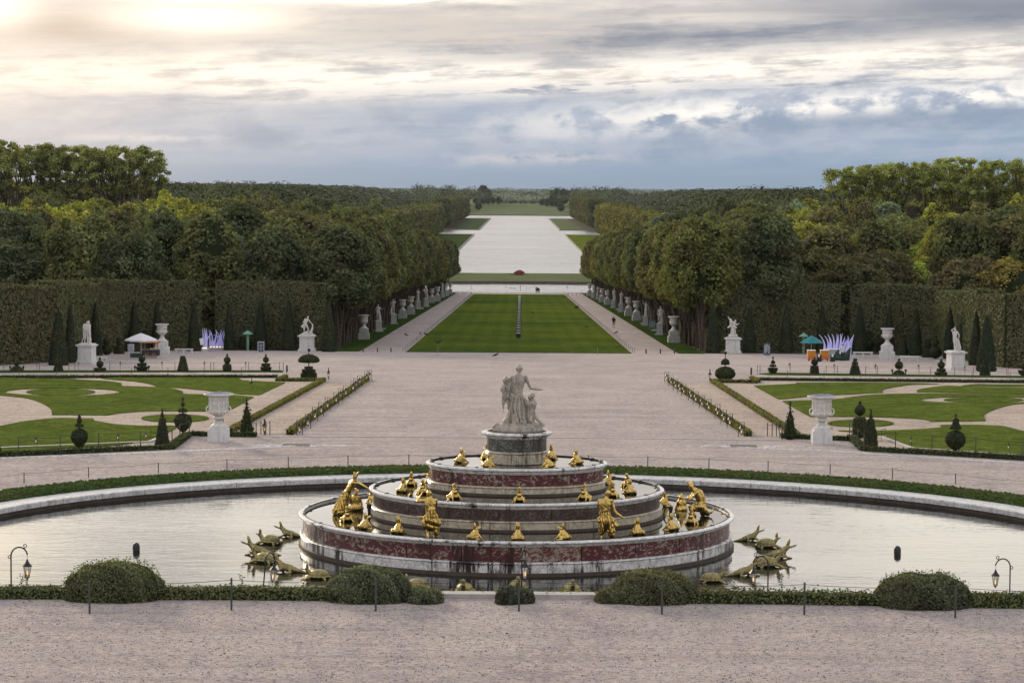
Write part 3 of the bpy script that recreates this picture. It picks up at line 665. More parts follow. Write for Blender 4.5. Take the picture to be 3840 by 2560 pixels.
for cx,cy,r in ((-.75,0,.15),(-.5,-.15,.2),(-.2,-.25,.2),(.1,-.25,.2),(.4,-.2,.2),(.62,-.05,.18),(.75,.1,.12),(0,.2,.3),(-.4,.2,.25),(.4,.2,.25)):
    mb.ell((cx,cy,.12),(r*1.25,r,.16),12,8)
# child standing at the left, held in the cloth, and child seated at the right
CH=dict(pel=(0,0,.42),wai=(0,0,.52),che=(0,0,.66),nek=(0,0,.76),hed=(0,.0,.87),lsh=(-.1,0,.72),lel=(-.13,.1,.62),lha=(-.08,.22,.68),rsh=(.1,0,.72),rel=(.15,.05,.62),rha=(.2,.1,.7),
 lhi=(-.06,0,.4),lkn=(-.07,.04,.22),lan=(-.08,-.03,.05),rhi=(.06,0,.4),rkn=(.07,.04,.22),ran=(.06,-.03,.05),lto=(-.08,.06,.03),rto=(.07,.06,.03))
c=MB();cx=MB(); human(CH,1.25,c,cx,hair='curly',bulk=.72)
for V in c.V: mb.V.append(V+np.array((-.46,.02,.62)));
for q in c.Q: mb.Q.append(q+mb.n)
mb.n+=c.n
for V in cx.V: ex.V.append(V+np.array((-.46,.02,.62)))
for q in cx.Q: ex.Q.append(q+ex.n)
ex.n+=cx.n
SJ=dict(CH); SJ.update(lkn=(-.02,-.1,.24),lan=(.12,-.2,.10),lto=(.22,-.2,.08),rkn=(.2,-.05,.26),ran=(.36,-.08,.10),rto=(.42,-.05,.08),lha=(.02,.2,.86),lel=(-.1,.12,.7),rel=(.14,.12,.66),rha=(.08,.18,.84))
c=MB();cx=MB(); human(SJ,1.2,c,cx,hair='curly',bulk=.78)
mb.cap((.44,-.05,.35),(.46,-.05,.5),.13,.1)
for tgt,src in ((mb,c),(ex,cx)):
    for V in src.V: tgt.V.append(V+np.array((.45,-.05,.12)))
    for q in src.Q: tgt.Q.append(q+tgt.n)
    tgt.n+=src.n
me=sculpt('goddess_statue',mb,M['latona'],.022,2,addf(folds(.22,1.22,.036,11,5),folds(1.15,1.6,.02,9,9,(-.35,.1)),rough(.008,23)),ex)
st=mobj('goddess_statue',me,None,(0.0,90,4.27)); st.scale=(1.03,1.03,1.10); tag(st,'weathered marble woman with two children, arm stretched right, atop the fountain','statue')
MB().lathe([(.0,-.08),(.86,-.08),(.92,.03),(.88,.16),(.6,.2),(0,.2)],(0,0,0),22,1,.62).build('rock_base',M['latona'],st)
# --- gilded frogs
def frog_mesh():
    b=MB()
    b.cap((0,-.15,.11),(0,.05,.30),.145,.105); b.ell((0,-.02,.12),(.17,.2,.12)); b.cap((0,.03,.3),(0,.05,.41),.095,.072)
    b.ell((0,-.015,.52),(.080,.034,.135),12,10,(R(-4),0,0)); b.ell((0,.165,.435),(.085,.125,.022),12,8,(R(24),0,0)); b.cap((-.055,.03,.41),(.055,.03,.41),.04)
    for t in (-1,1):
        b.ell((t*.05,-.03,.52),(.028,.028,.03),8,6); b.cap((t*.11,.06,.22),(t*.17,.14,.09),.05,.038); b.cap((t*.17,.14,.09),(t*.2,.22,.02),.035,.03)
        b.ell((t*.17,-.1,.1),(.075,.17,.1)); b.cap((t*.22,-.12,.04),(t*.28,.08,.02),.04,.03)
        for k in (-1,0,1): b.cap((t*.2,.22,.015),(t*.2+k*.035,.29,.012),.014,.01,6)
    return sculpt('frog_statue',b,M['gold'],.02,1,rough(.006,30))
fro=bpy.data.objects.new('frog_statue',frog_mesh()); col.objects.link(fro); MB().ell((0,.055,.47),(.052,.035,.055),10,8,(R(-20),0,0)).build('mouth',M['wallstone'],fro,smooth=True)  # dark plug between the jaws stands in for shade in the mouth
kf=Kind(fro); D=R
fz=lambda x,y:(1080+x*.7228,1320+y*.7228)
T1z,T2z,T3z=1.12,2.10,3.08
FR=[(900,572,T3z,-55,.95,'gilded frog on the top pool, left of the green pedestal and standing alone'),(1030,552,T3z,20,.95,'gilded frog half hidden behind the green pedestal at its left'),
(1042,597,T3z,-60,.95,'gilded frog on the top pool in front of the pedestal at its left'),(1348,597,T3z,60,.95,'gilded frog on the top pool in front of the pedestal at its right'),
(1365,555,T3z,-20,.95,'gilded frog half hidden behind the green pedestal at its right'),(1495,578,T3z,55,.95,'gilded frog on the top pool, right of the green pedestal and standing alone'),
(597,725,T2z,-20,.95,'gilded frog showing its back at the left end of the second pool'),(640,692,T2z,170,.92,'gaping gilded frog behind the back-turned frog at the left of the second pool'),
(733,682,T2z,80,.92,'gilded frog at the left edge of the upper red wall, seen from the side'),(698,735,T2z,185,.95,'gaping gilded frog on the second pool just behind the raised hand of the woman'),
(862,762,T2z,215,1.0,'gilded frog with wide open mouth turned right, left of centre on the second pool'),(1200,776,T2z,180,.95,'gaping gilded frog facing forward at the centre of the second pool'),
(1538,765,T2z,145,1.0,'gilded frog with wide open mouth turned left, right of centre on the second pool'),(1685,750,T2z,172,.95,'gaping gilded frog on the second pool behind the curly haired gilt man'),
(1662,685,T2z,-70,.92,'gilded frog at the right edge of the upper red wall, seen from the side'),(1758,698,T2z,190,.9,'gaping gilded frog peeping out behind the rightmost frog of the second pool'),
(1773,733,T2z,15,.98,'gilded frog showing its back at the right end of the second pool'),
(402,915,T1z,-40,1.02,'gilded frog on the lowest pool beside the padlocked pipe at the left'),(572,938,T1z,-12,1.05,'gilded frog on the lowest pool left of the gilt woman'),
(970,970,T1z,-55,1.0,'gilded frog on the lowest pool between the gilt woman and the central frog'),(1192,975,T1z,0,1.08,'gilded frog seen squarely from behind at the front centre of the lowest pool'),
(1427,970,T1z,55,1.0,'gilded frog on the lowest pool between the central frog and the gilt man'),(1813,945,T1z,12,1.05,'gilded frog on the lowest pool right of the gilt man'),
(1988,922,T1z,35,1.05,'gilded frog on the lowest pool beside the black ring at the right'),(306,878,T1z,200,1.0,'gaping gilded frog crouched before the leaning frog-headed figure'),
(2092,890,T1z,160,1.0,'gaping gilded frog crouched before the kneeling hooded figure'),(1952,797,T1z,-50,1.0,'gilded frog half hidden behind the right end of the middle tier'),(432,778,T1z,60,.8,'gilded frog half hidden behind the left end of the middle tier')]
for x,y,z,a,sc_,lab in FR:
    p=zp(*fz(x,y),z); kf.put((p.x,p.y,z-.015),R(a),sc_*.95,lab,'gilded frogs on the fountain tiers','frog statue')
# --- four gilded figures
def gold_fig(name,J,loc,rz,lab,skirt,hair='curly',froghead=False,s=1.12,more=None,legs=True,fold=(.1,.95,.032,11,6)):
    mb,ex=MB(),MB(); human(J,s,mb,ex,hair=hair,head=not froghead,legs=legs,bulk=1.04)
    P=dict(STAND); P.update(J)
    if froghead:
        h=Vector(P['hed'])*s; f=Vector(P.get('face',(0,1,0))).normalized()
        mb.cap(h-Vector((0,0,.08))*s,h,.075*s,.085*s); mb.cap(h,h+Vector((0,0,.15))*s-f*.02,.085*s,.045*s); mb.cap(h+f*.04,h+f*.17*s+Vector((0,0,.09))*s,.07*s,.028*s)
    for a in skirt: mb.cap(*a)
    if more: more(mb,ex)
    me=sculpt(name,mb,M['gold'],.021,2,addf(folds(*fold),rough(.010,24)),ex)
    dz=.10 if name in('crouching_gilded_figure','small_gilded_figure') else 0
    o=mobj(name,me,None,(loc[0],loc[1],loc[2]-dz),R(rz)); return tag(o,lab,'statue','gilded figures on the fountain')
p=zp(*fz(742,955),T1z)
gold_fig('gilded_woman',dict(pel=(0,0,.62),wai=(-.02,0,.82),che=(-.03,0,1.04),nek=(-.03,0,1.20),hed=(-.06,.04,1.34),lsh=(-.19,0,1.14),lel=(-.44,.05,1.10),lha=(-.28,.12,1.36),rsh=(.15,0,1.14),rel=(.16,.2,.9),rha=(.02,.36,.8),
 lhi=(-.1,0,.6),lkn=(-.1,.05,.2),lan=(-.1,-.05,-.2),rhi=(.1,0,.6),rkn=(.12,.1,.2),ran=(.12,0,-.2),lto=(-.1,.05,-.22),rto=(.1,.1,-.22)),
 (p.x,p.y,T1z),5,'gilded woman seen from behind shielding her head with a raised arm',[((-.14,-.02,.62),(.2,-.02,.5),.15,.15),((-.16,.02,.4),(.16,.02,.32),.15,.14),((.14,0,.7),(.19,0,.12),.1,.1),((-.2,0,.5),(-.14,.0,.4),.13,.1),((0,0,.98),(0,0,.7),.17,.17)],'curly',
 more=lambda mb,ex:(mb.cap((-.15,.2,.62),(-.32,.1,.66),.045,.03),hand(mb,ex,(-.32,.1,.66),(-1,-.1,.35),1.2,-1)))
p=zp(*fz(1648,960),T1z)
gold_fig('gilded_man',dict(pel=(0,0,.60),wai=(-.01,0,.82),che=(-.02,0,1.06),nek=(.0,0,1.23),hed=(.06,.03,1.37),lsh=(-.21,0,1.16),lel=(-.24,.18,.92),lha=(-.1,.36,.9),rsh=(.19,0,1.16),rel=(.28,-.02,.84),rha=(.50,-.04,.66),
 lhi=(-.1,0,.58),lkn=(-.14,.12,.22),lan=(-.14,-.05,-.2),rhi=(.1,0,.58),rkn=(.12,.1,.2),ran=(.12,0,-.2),lto=(-.1,.05,-.22),rto=(.1,.1,-.22)),
 (p.x,p.y,T1z),-3,'gilded curly haired man seen from behind with his right arm held out low',[((-.16,0,.62),(.18,0,.6),.14,.14),((-.05,-.03,.6),(-.15,0,.2),.15,.12),((.1,-.03,.6),(.22,0,.1),.14,.12),((-.14,-.02,1.22),(.1,-.02,1.2),.09,.09),((-.16,.02,1.2),(-.14,.02,.85),.13,.1)],'curly',
 more=lambda mb,ex:(mb.cap((.2,.05,.6),(.4,-.04,.42),.06,.045),hand(mb,ex,(.4,-.04,.42),(1,-.1,.4),1.2,1)))
p=zp(*fz(275,842),T1z)
gold_fig('frog_headed_figure',dict(pel=(.14,0,.62),wai=(.25,0,.86),che=(.38,0,1.10),nek=(.46,0,1.26),hed=(.5,.0,1.38),face=(1,-.3,.6),lsh=(.36,.14,1.20),lel=(.62,.1,1.18),lha=(.86,.02,1.04),rsh=(.44,-.18,1.18),rel=(.66,-.2,1.16),rha=(.92,-.18,1.02),
 lhi=(.12,.1,.6),lkn=(.02,.1,.25),lan=(-.12,.1,-.1),rhi=(.12,-.1,.6),rkn=(.0,-.12,.25),ran=(-.14,-.1,-.1),lto=(-.1,.1,-.15),rto=(-.1,-.1,-.15)),
 (p.x,p.y,T1z),0,'gilded frog-headed figure leaning right with arms stretched towards the middle tier',[((.14,0,.66),(-.1,0,.12),.17,.24),((.16,-.05,.6),(.05,-.08,.1),.15,.17),((.2,0,.74),(.2,0,.7),.18,.18)],froghead=True,s=1.04)
p=zp(*fz(350,822),T1z)
gold_fig('crouching_gilded_figure',dict(pel=(0,0,.18),wai=(0,.02,.36),che=(.0,.03,.56),nek=(.0,.02,.7),hed=(.02,.02,.8),face=(.6,.8,0),lsh=(-.15,0,.62),lel=(-.2,.1,.4),lha=(-.1,.25,.35),rsh=(.15,0,.62),rel=(.24,-.02,.4),rha=(.26,.05,.2),
 lhi=(-.1,0,.16),lkn=(-.2,.25,.2),lan=(-.2,.1,-.1),rhi=(.1,0,.16),rkn=(.22,.22,.2),ran=(.2,.1,-.1),lto=(-.2,.1,-.15),rto=(.2,.1,-.15)),
 (p.x,p.y,T1z),10,'smaller crouching gilded figure behind the leaning frog-headed one',[((-.1,0,.2),(.14,0,.2),.17,.17)],froghead=True,s=.98,fold=(-.1,.3,.015,10,5))
p=zp(*fz(2135,850),T1z)
gold_fig('hooded_kneeling_figure',dict(pel=(.05,0,.36),wai=(.0,0,.56),che=(-.10,0,.78),nek=(-.22,0,.94),hed=(-.30,.0,1.04),face=(-.9,-.2,.5),lsh=(-.12,-.16,.86),lel=(-.34,-.2,.60),lha=(-.62,-.15,.66),rsh=(-.14,.16,.86),rel=(-.34,.12,.64),rha=(-.54,.1,.56),
 lhi=(.04,-.12,.34),lkn=(-.36,-.16,.36),lan=(-.16,-.16,.02),rhi=(.04,.12,.34),rkn=(.1,.12,.04),ran=(.42,.1,.12),lto=(-.3,-.16,-.02),rto=(.5,.1,.25)),
 (p.x,p.y,T1z),0,'gilded hooded frog-headed figure kneeling at the right end of the lowest pool',[((.05,0,.36),(-.3,-.12,.3),.19,.13),((.08,0,.3),(.3,.05,.1),.18,.1),((-.02,.05,.85),(.12,.05,.5),.17,.14),((-.2,0,.98),(-.08,0,.88),.12,.14)],froghead=True,s=1.08,fold=(-.05,.8,.016,11,7))
p=zp(*fz(2040,820),T1z)
gold_fig('small_gilded_figure',dict(pel=(0,0,.12),wai=(0,.02,.26),che=(.0,.03,.40),nek=(.0,.02,.5),hed=(.0,.02,.58),face=(-.6,.8,0),lsh=(-.12,0,.44),lel=(-.2,.02,.22),lha=(-.26,.05,.04),rsh=(.12,0,.44),rel=(.2,.02,.25),rha=(.2,.05,.04),
 lhi=(-.1,0,.1),lkn=(-.2,.1,.1),lan=(-.2,.1,-.1),rhi=(.1,0,.1),rkn=(.2,.1,.1),ran=(.2,.1,-.1),lto=(-.2,.1,-.15),rto=(.2,.1,-.15)),
 (p.x,p.y,T1z),0,'small gilded frog-like figure bent under the arm of the hooded one',[((-.08,0,.12),(.1,0,.15),.15,.15)],froghead=True,s=.98,fold=(-.1,.2,.01,10,5))
# black pipes with rings at both ends of the middle tier
def pipe(x,y,kind,lab):
    p=zp(*fz(x,y),T1z); e=empty('ring_pipe',(p.x,p.y,T1z)); tag(e,lab,'pipe')
    if kind==0:
        MB().lathe([(.055,0),(.055,.42),(.09,.44),(.09,.60),(.04,.62)],(0,0,0),12).build('stem',M['iron'],e,auto=40)
        MB().tube([(.03+.07*math.cos(t),0,.70+.09*math.sin(t)) for t in np.linspace(-1.2,3.6,14)],.016,6).build('hook',M['iron'],e)
    else:
        MB().tube([(-.12+.16*math.cos(t)*.8,0,.42+.30*math.sin(t)) for t in np.linspace(0,2*PI,26)],.026,6).build('hoop',M['iron'],e,smooth=True)
        MB().tube([(.20+.09*math.cos(t),0,.45+.09*math.sin(t)) for t in np.linspace(0,2*PI,18)],.018,6).build('ring',M['iron'],e,smooth=True)
        MB().lathe([(.06,0),(.06,.6),(.08,.62),(.08,.74),(.03,.76)],(0,0,0),12).build('stem',M['iron'],e,auto=40)
pipe(421,872,0,'black capped pipe with a hook between two frogs at the left'); pipe(1985,905,1,'black pipe with iron rings behind the frog at the right')
# ---------------------------------------------------------------- gilt lead turtles and crocodiles in the basin
def turtle():
    e=empty('turtle_statue')
    b=MB(); b.ell((0,-.05,.17),(.27,.36,.17)); b.ell((0,-.05,.10),(.31,.40,.05)); b.cap((0,-.4,.1),(0,-.48,.06),.05,.02)
    me=sculpt('shell',b,M['bronze'],.022,2,lambda c:.008*np.sin(c[:,0]*42)*np.sin(c[:,1]*38)); mobj('shell',me,e)
    b=MB(); b.ell((0,-.02,.08),(.24,.33,.08)); b.cap((0,.24,.14),(0,.36,.30),.085,.07); b.ell((0,.36,.42),(.065,.045,.12),12,8,(R(-10),0,0)); b.ell((0,.46,.32),(.065,.10,.025),12,8,(R(20),0,0)); b.cap((-.03,.38,.33),(.03,.38,.33),.05)
    for t in (-1,1):
        b.cap((t*.2,.2,.1),(t*.34,.34,.04),.06,.045); b.ell((t*.38,.40,.03),(.06,.1,.02)); b.cap((t*.2,-.25,.08),(t*.32,-.36,.03),.05,.04); b.ell((t*.05,.34,.47),(.02,.02,.025))
    mobj('body',sculpt('body',b,M['bronze'],.02,1,rough(.006,35)),e); MB().ell((0,.40,.36),(.045,.03,.045),10,8).build('mouth',M['wallstone'],e,smooth=True); return e  # dark plug paints the shade inside the open jaws
def croc():
    e=empty('crocodile_statue')
    b=MB(); b.cap((0,-.1,.12),(0,.18,.17),.11,.12); b.cap((0,-.12,.12),(.03,-.45,.05),.10,.045); b.cap((.03,-.45,.05),(.0,-.72,.03),.045,.015); b.cap((0,.18,.2),(0,.34,.34),.10,.075)
    b.ell((0,.37,.46),(.06,.05,.16),12,10,(R(-16),0,0)); b.ell((0,.52,.36),(.055,.16,.03),12,8,(R(18),0,0)); b.cap((-.03,.38,.35),(.03,.38,.35),.05)
    for t in (-1,1):
        b.cap((t*.1,.16,.12),(t*.22,.26,.05),.05,.035); b.cap((t*.22,.26,.05),(t*.26,.40,.03),.035,.025); b.cap((t*.1,-.12,.1),(t*.22,-.2,.04),.05,.04); b.cap((t*.22,-.2,.04),(t*.28,-.08,.02),.03,.025)
    for i,y in enumerate(np.linspace(.3,-.62,16)):
        z=np.interp(y,[-.62,-.4,-.1,.18,.32],[.05,.10,.235,.30,.42]); b.cap((0,y,z-.03),(0,y-.015,z+.02),.022,.012,6)
    mobj('body',sculpt('body',b,M['bronze'],.018,1,lambda c:.006*np.sin(c[:,1]*70)*np.sin(c[:,0]*60+c[:,2]*60)),e)
    return e
kt,kc=Kind(turtle()),Kind(croc())
za=lambda x,y:(860+x*.2296,1940+y*.2296); zb_=lambda x,y:(2560+x*.2296,1940+y*.2296)
AN=[(kc,za(985,310),72,1.0,'gilt crocodile nearest the fountain in the left row, its tail against the wall'),(kt,za(650,420),68,1.05,'gilt turtle with raised head, second in the left row of basin animals'),
(kc,za(500,600),75,1.15,'gilt crocodile with jaws agape at the outer left of the basin animals'),(kt,za(560,725),70,1.1,'gilt turtle between the two outer crocodiles on the left'),
(kc,za(950,885),70,1.15,'gilt crocodile behind the lantern left of the fountain'),(kt,za(1440,990),80,1.0,'gilt turtle with open mouth under the left end of the fountain wall'),
(kc,zb_(1090,370),-66,1.0,'gilt crocodile farthest back in the right row of basin animals'),(kt,zb_(1380,480),-72,1.05,'gilt turtle with raised head, second in the right row of basin animals'),
(kc,zb_(1540,650),-78,1.15,'gilt crocodile reaching farthest right in the basin'),(kt,zb_(1400,795),-75,1.1,'gilt turtle before the crocodile that reaches farthest right'),
(kc,zb_(1000,940),-70,1.15,'gilt crocodile behind the lantern right of the fountain'),(kt,zb_(490,1045),-85,1.0,'gilt turtle with open mouth under the right end of the fountain wall'),
(kt,fz(665,1222),120,1.0,'gilt turtle peeping out from behind the left central bush'),(kt,fz(915,1245),175,1.0,'gilt turtle facing forward left of the central lantern'),(kt,fz(1192,1232),182,1.05,'gilt turtle with round open mouth behind the central lantern'),
(kt,fz(1472,1245),185,1.0,'gilt turtle facing forward right of the central lantern'),(kt,fz(1790,1215),230,1.0,'gilt turtle almost hidden behind the right central bush')]
for k,(px,py),a,sc_,lab in AN:
    p=zp(px,py,0); k.put((p.x,p.y,-.02),R(a),sc_,lab,'gilt animals in the basin water','animal statue')
# dark rounded posts standing in the basin
for px,py,lab in ((511,2063,'dark rounded post in the water left of the fountain'),(3365,2075,'dark rounded post in the water right of the fountain')):
    p=zp(px,py,0); mb=MB().lathe([(.13,-.3),(.13,.0),(.135,.12),(.12,.22),(.07,.28),(0,.30)],(0,0,0),20,1,1)
    mb.V[0]*=1; tag(mb.build('float_cover',M['lead'],None,(p.x,p.y,0),auto=50),lab,'post','dark posts in the basin')
# ---------------------------------------------------------------- lawns of the two side gardens
zl=lambda x,y:(x*.5442,1380+y*.5442); zr=lambda x,y:(2460+x*.5867,1380+y*.5867)
def lawn(pts,f,name='lawn',mat='lawn',th=.07,n=5,hole=None,**k):
    L=smooth_loop(pts,n); P=[gp(*f(p[0],p[1])) for p in L]
    if hole:
        # cut the ring path out: join the hole with a hair-thin bridge
        H=[gp(*f(hole[0]+hole[2]*math.cos(t),hole[1]+hole[3]*math.sin(t))) for t in np.linspace(0,2*PI,41)]
        dmin=min(((P[i]-H[j]).length,i,j) for i in range(len(P)) for j in range(40)); i,j=dmin[1:]
        a=sum(P[k].x*P[(k+1)%len(P)].y-P[(k+1)%len(P)].x*P[k].y for k in range(len(P)))
        h=sum(H[k].x*H[(k+1)%40].y-H[(k+1)%40].x*H[k].y for k in range(40)); Hs=H[:40]
        if (a>0)==(h>0): Hs=Hs[::-1]; j=39-j
        Hh=Hs[j:]+Hs[:j]+[Hs[j]+Vector((.01,.01,0))]
        P=P[:i+1]+Hh+[P[i]+Vector((.012,.012,0))]+P[i+1:]
    return slab(name,[(p.x,p.y) for p in P],M[mat],th,**k)
def ell_l(cx,cy,rx,ry,f,n=40,**k): return slab('lawn',[(lambda p:(p.x,p.y))(gp(*f(cx+rx*math.cos(t),cy+ry*math.sin(t)))) for t in np.arange(n)*2*PI/n],M['lawn'],.07,**k)
c=1
def spath(*q): slab('garden_path',[(lambda p:(p.x,p.y))(gp(*a)) for a in q],M['sand'],.015)
spath((-150,1419),(1040,1419),(1042,1431),(1214,1431),(870,1624),(700,1640),(640,1682),(-150,1716))
spath((1222,1431),(1375,1426),(1088,1628),(868,1624))
spath((3990,1440),(2842,1429),(2842,1438),(2676,1436),(2985,1642),(3190,1648),(3240,1688),(3990,1734))
spath((2668,1436),(2516,1434),(2806,1634),(2980,1640))
lawn([(700,75,c),(860,67),(1200,68),(1640,72,c),(1672,88,c),(1965,104,c),(1785,190,c),(1640,182),(1440,160),(1260,142),(1085,131,c),(1030,112),(940,97),(820,86)],zl)
lawn([(-120,66,c),(0,68),(130,72,c),(60,82),(-120,80,c)],zl)
lawn([(-160,84),(0,80),(130,79,c),(300,76),(480,77),(560,84),(720,92),(835,106,c),(838,124,c),(700,126),(300,120),(60,126),(-160,140)],zl)
lawn([(-200,150),(0,131),(300,124),(600,128),(830,127,c),(1100,136),(1200,148),(1260,165,c),(1270,182),(1440,186),(1600,190),(1748,203,c),(1590,290,c),(1500,300),(1300,300),(1050,300),(850,312),(740,328,c),(358,325,c),(350,285),(290,245),(180,210),(0,191,c),(-200,186)],zl,hole=(430,168,395,26))
ell_l(418,168,238,22,zl)
lawn([(-200,440),(0,405),(170,372),(380,350),(550,352),(640,352,c),(652,368,c),(800,392),(980,402),(1190,402),(1210,420,c),(1045,500,c),(800,535),(400,560),(0,590,c),(-200,605)],zl)
ell_l(1207,350,233,26,zl)
lawn([(628,116,c),(900,104,c),(895,97,c),(1250,95),(1640,99),(1805,106,c),(1640,109),(1540,122),(1455,140),(1450,160,c),(1200,172),(1000,183),(830,199),(782,201,c)],zr)
lawn([(1668,156,c),(1680,140),(1800,122),(1870,116,c),(2100,125),(2352,128),(2600,132),(2600,172),(2352,167),(1900,160)],zr)
lawn([(1958,115,c),(2050,106),(2130,107,c),(2352,109),(2600,113),(2600,124),(2352,121),(2130,119)],zr)
lawn([(808,215,c),(960,210,c),(1120,205),(1290,184),(1400,173),(1670,166),(2000,168),(2352,172),(2600,176),(2600,232),(2352,229),(2210,252),(2110,292),(2100,318),(2106,342,c),(1760,345,c),(1700,330),(1500,319),(1250,314),(985,314,c)],zr,hole=(2085,207,395,21))
ell_l(2095,207,255,17,zr)
lawn([(1165,404,c),(1400,404),(1640,398),(1822,384,c),(1818,370,c),(1900,367),(2190,373),(2352,408),(2600,445),(2600,590),(2352,556,c),(1860,532),(1640,518,c),(1410,430,c)],zr)
ell_l(1308,357,212,23,zr)
# turf strips
P=lambda *a:[(lambda p:(p.x,p.y))(gp(*q)) for q in a]
slab('turf_strip',P((-150,1390),(1058,1390),(1062,1396),(-150,1398)),M['verge'],.06)
slab('turf_strip',P((2845,1402),(2900,1399),(3840,1411),(3990,1414),(3990,1420),(3840,1417),(2880,1406)),M['verge'],.06)
# the carpet lawn
sl_=gp(1523,1320);sr=gp(2370,1325); fl=gp(1779,1104); fr_=gp(2124,1105)
hw=(sr.x-sl_.x)/2; ynear=(sl_.y+sr.y)/2; yfar=684.0
slab('carpet_lawn',[(-hw,ynear),(hw,ynear),(hw,yfar),(-hw,yfar)],M['tapis'],.10)
for s in (-1,1):
    slab('verge_strip',[(s*18.4,ynear+1),(s*21.3,ynear+1),(s*21.3,690),(s*18.4,690)],M['verge'],.08)
slab('canal_lawn',[(s2*1.0,y) for s2,y in ((-58,1000),(-58,1658.5),(-CW-.9,1658.5),(-CW-.9,1000))],M['farlawn'],.2)
slab('canal_lawn',[(CW+.9,1000),(CW+.9,1658.5),(58,1658.5),(58,1000)],M['brightlawn'],.2)
# ---------------------------------------------------------------- clipped box hedges (low)
def hedge_line(name,pts,w,h,lab,leaf=.10,den=70,colr=(.045,.07,.018,1),group=None,cat='hedge',seed=0,loose=.02,zz=None):
    rg=np.random.default_rng(seed+11); Pn=[np.array(p[:2],float) for p in pts]; PP=[];NN=[];TT=[]
    core=MB(); zf=(lambda x,y:G(x,y)) if zz is None else zz
    mb,_,_=wall_strip('x',Pn,lambda x,y:zf(x,y)-.05,lambda x,y:zf(x,y)+h-leaf*.35,w-leaf*.6,None); core.V=mb.V;core.Q=mb.Q;core.n=mb.n
    for a,b in zip(Pn[:-1],Pn[1:]):
        d=b-a; L=np.linalg.norm(d); d/=L; nn=np.array([-d[1],d[0]])
        for face in range(5):
            if face<2: n=int(L*h*den)
            elif face==2: n=int(L*w*den)
            else: n=int(w*h*den)
            if n<1: continue
            u=rg.uniform(0,L,n); v=rg.uniform(0,1,n)
            if face<2:
                s=1 if face else -1; xy=a+d*u[:,None]+nn*s*w/2; z=h*v; N=np.r_[nn*s,0.25]
            elif face==2: xy=a+d*u[:,None]+nn*((v-.5)*w)[:,None]; z=np.full(n,h); N=np.array([0,0,1.])
            else:
                e_=a if face==3 else b; xy=e_+nn*((v-.5)*w)[:,None]; z=h*rg.uniform(0,1,n); N=np.r_[d*(-1 if face==3 else 1),0.1]
            Z_=np.array([zf(p[0],p[1]) for p in xy])+z*(1+(.012 if h>3 else .03)*(np.sin(xy[:,0]*.9+xy[:,1]*.7)+np.sin(xy[:,0]*2.3-xy[:,1]*1.9)))
            PP.append(np.c_[xy,Z_]+rg.normal(0,loose,(n,3))); NN.append(np.tile(N,(n,1))); TT.append(np.clip(rg.normal(.5,.2,n),0,1))
    c0=np.array([Pn[0][0],Pn[0][1],zf(*Pn[0])]); P_=np.concatenate(PP)-c0; core.V=[v-c0 for v in core.V]
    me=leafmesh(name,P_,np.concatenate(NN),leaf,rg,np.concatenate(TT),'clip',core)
    o=mobj(name,me,None,tuple(c0)); o.color=colr; return tag(o,lab,cat,group)
Q=lambda *a:[gp(*q) for q in a]
OL=(.19,.185,.036,1)
hedge_line('box_hedge',Q((-150,1418),(1040,1416)),.4,.22,'long low box hedge closing the far side of the left garden',group='low box hedges',seed=1,leaf=.07,den=160)
hedge_line('box_hedge',Q((1072,1418),(1042,1430)),.36,.27,'short angled box hedge at the end of the long hedge on the left',leaf=.07,den=160,colr=OL,group='low box hedges',seed=2)
hedge_line('box_hedge',Q((1042,1430),(1214,1430),(860,1624)),.34,.27,'olive box hedge running from the umbrella topiary down the left garden',leaf=.07,den=160,colr=OL,group='low box hedges',seed=3)
hedge_line('box_hedge',Q((1378,1424),(1085,1630)),.36,.30,'olive box hedge with lanterns left of the central gravel',leaf=.07,den=160,colr=OL,group='low box hedges',seed=4)
hedge_line('box_hedge',Q((2835,1426),(3840,1436),(3990,1438)),.4,.22,'long low box hedge closing the far side of the right garden',leaf=.07,den=160,group='low box hedges',seed=5)
hedge_line('box_hedge',Q((2818,1424),(2842,1436)),.36,.27,'short angled box hedge at the end of the long hedge on the right',leaf=.07,den=160,colr=OL,group='low box hedges',seed=6)
hedge_line('box_hedge',Q((2842,1437),(2672,1434),(2990,1640)),.34,.27,'olive box hedge running from the globe topiary down the right garden',leaf=.07,den=160,colr=OL,group='low box hedges',seed=7)
hedge_line('box_hedge',Q((2512,1432),(2808,1636)),.36,.30,'olive box hedge with lanterns right of the central gravel',leaf=.07,den=160,colr=OL,group='low box hedges',seed=8)
hedge_line('front_hedge',Q((-150,1722),(0,1712),(642,1684),(705,1636)),.4,.24,'low hedge along the near edge of the left garden',leaf=.06,den=200,group='low front hedges',seed=9)
hedge_line('front_hedge',Q((715,1634),(960,1638)),.4,.24,'short low hedge behind the big urn on the left',leaf=.06,den=200,group='low front hedges',seed=10)
hedge_line('front_hedge',Q((3990,1738),(3840,1725),(3240,1690),(3190,1645)),.4,.24,'low hedge along the near edge of the right garden',leaf=.06,den=200,group='low front hedges',seed=11)
hedge_line('front_hedge',Q((2932,1642),(3180,1652)),.4,.24,'short low hedge behind the big urn on the right',leaf=.06,den=200,group='low front hedges',seed=12)
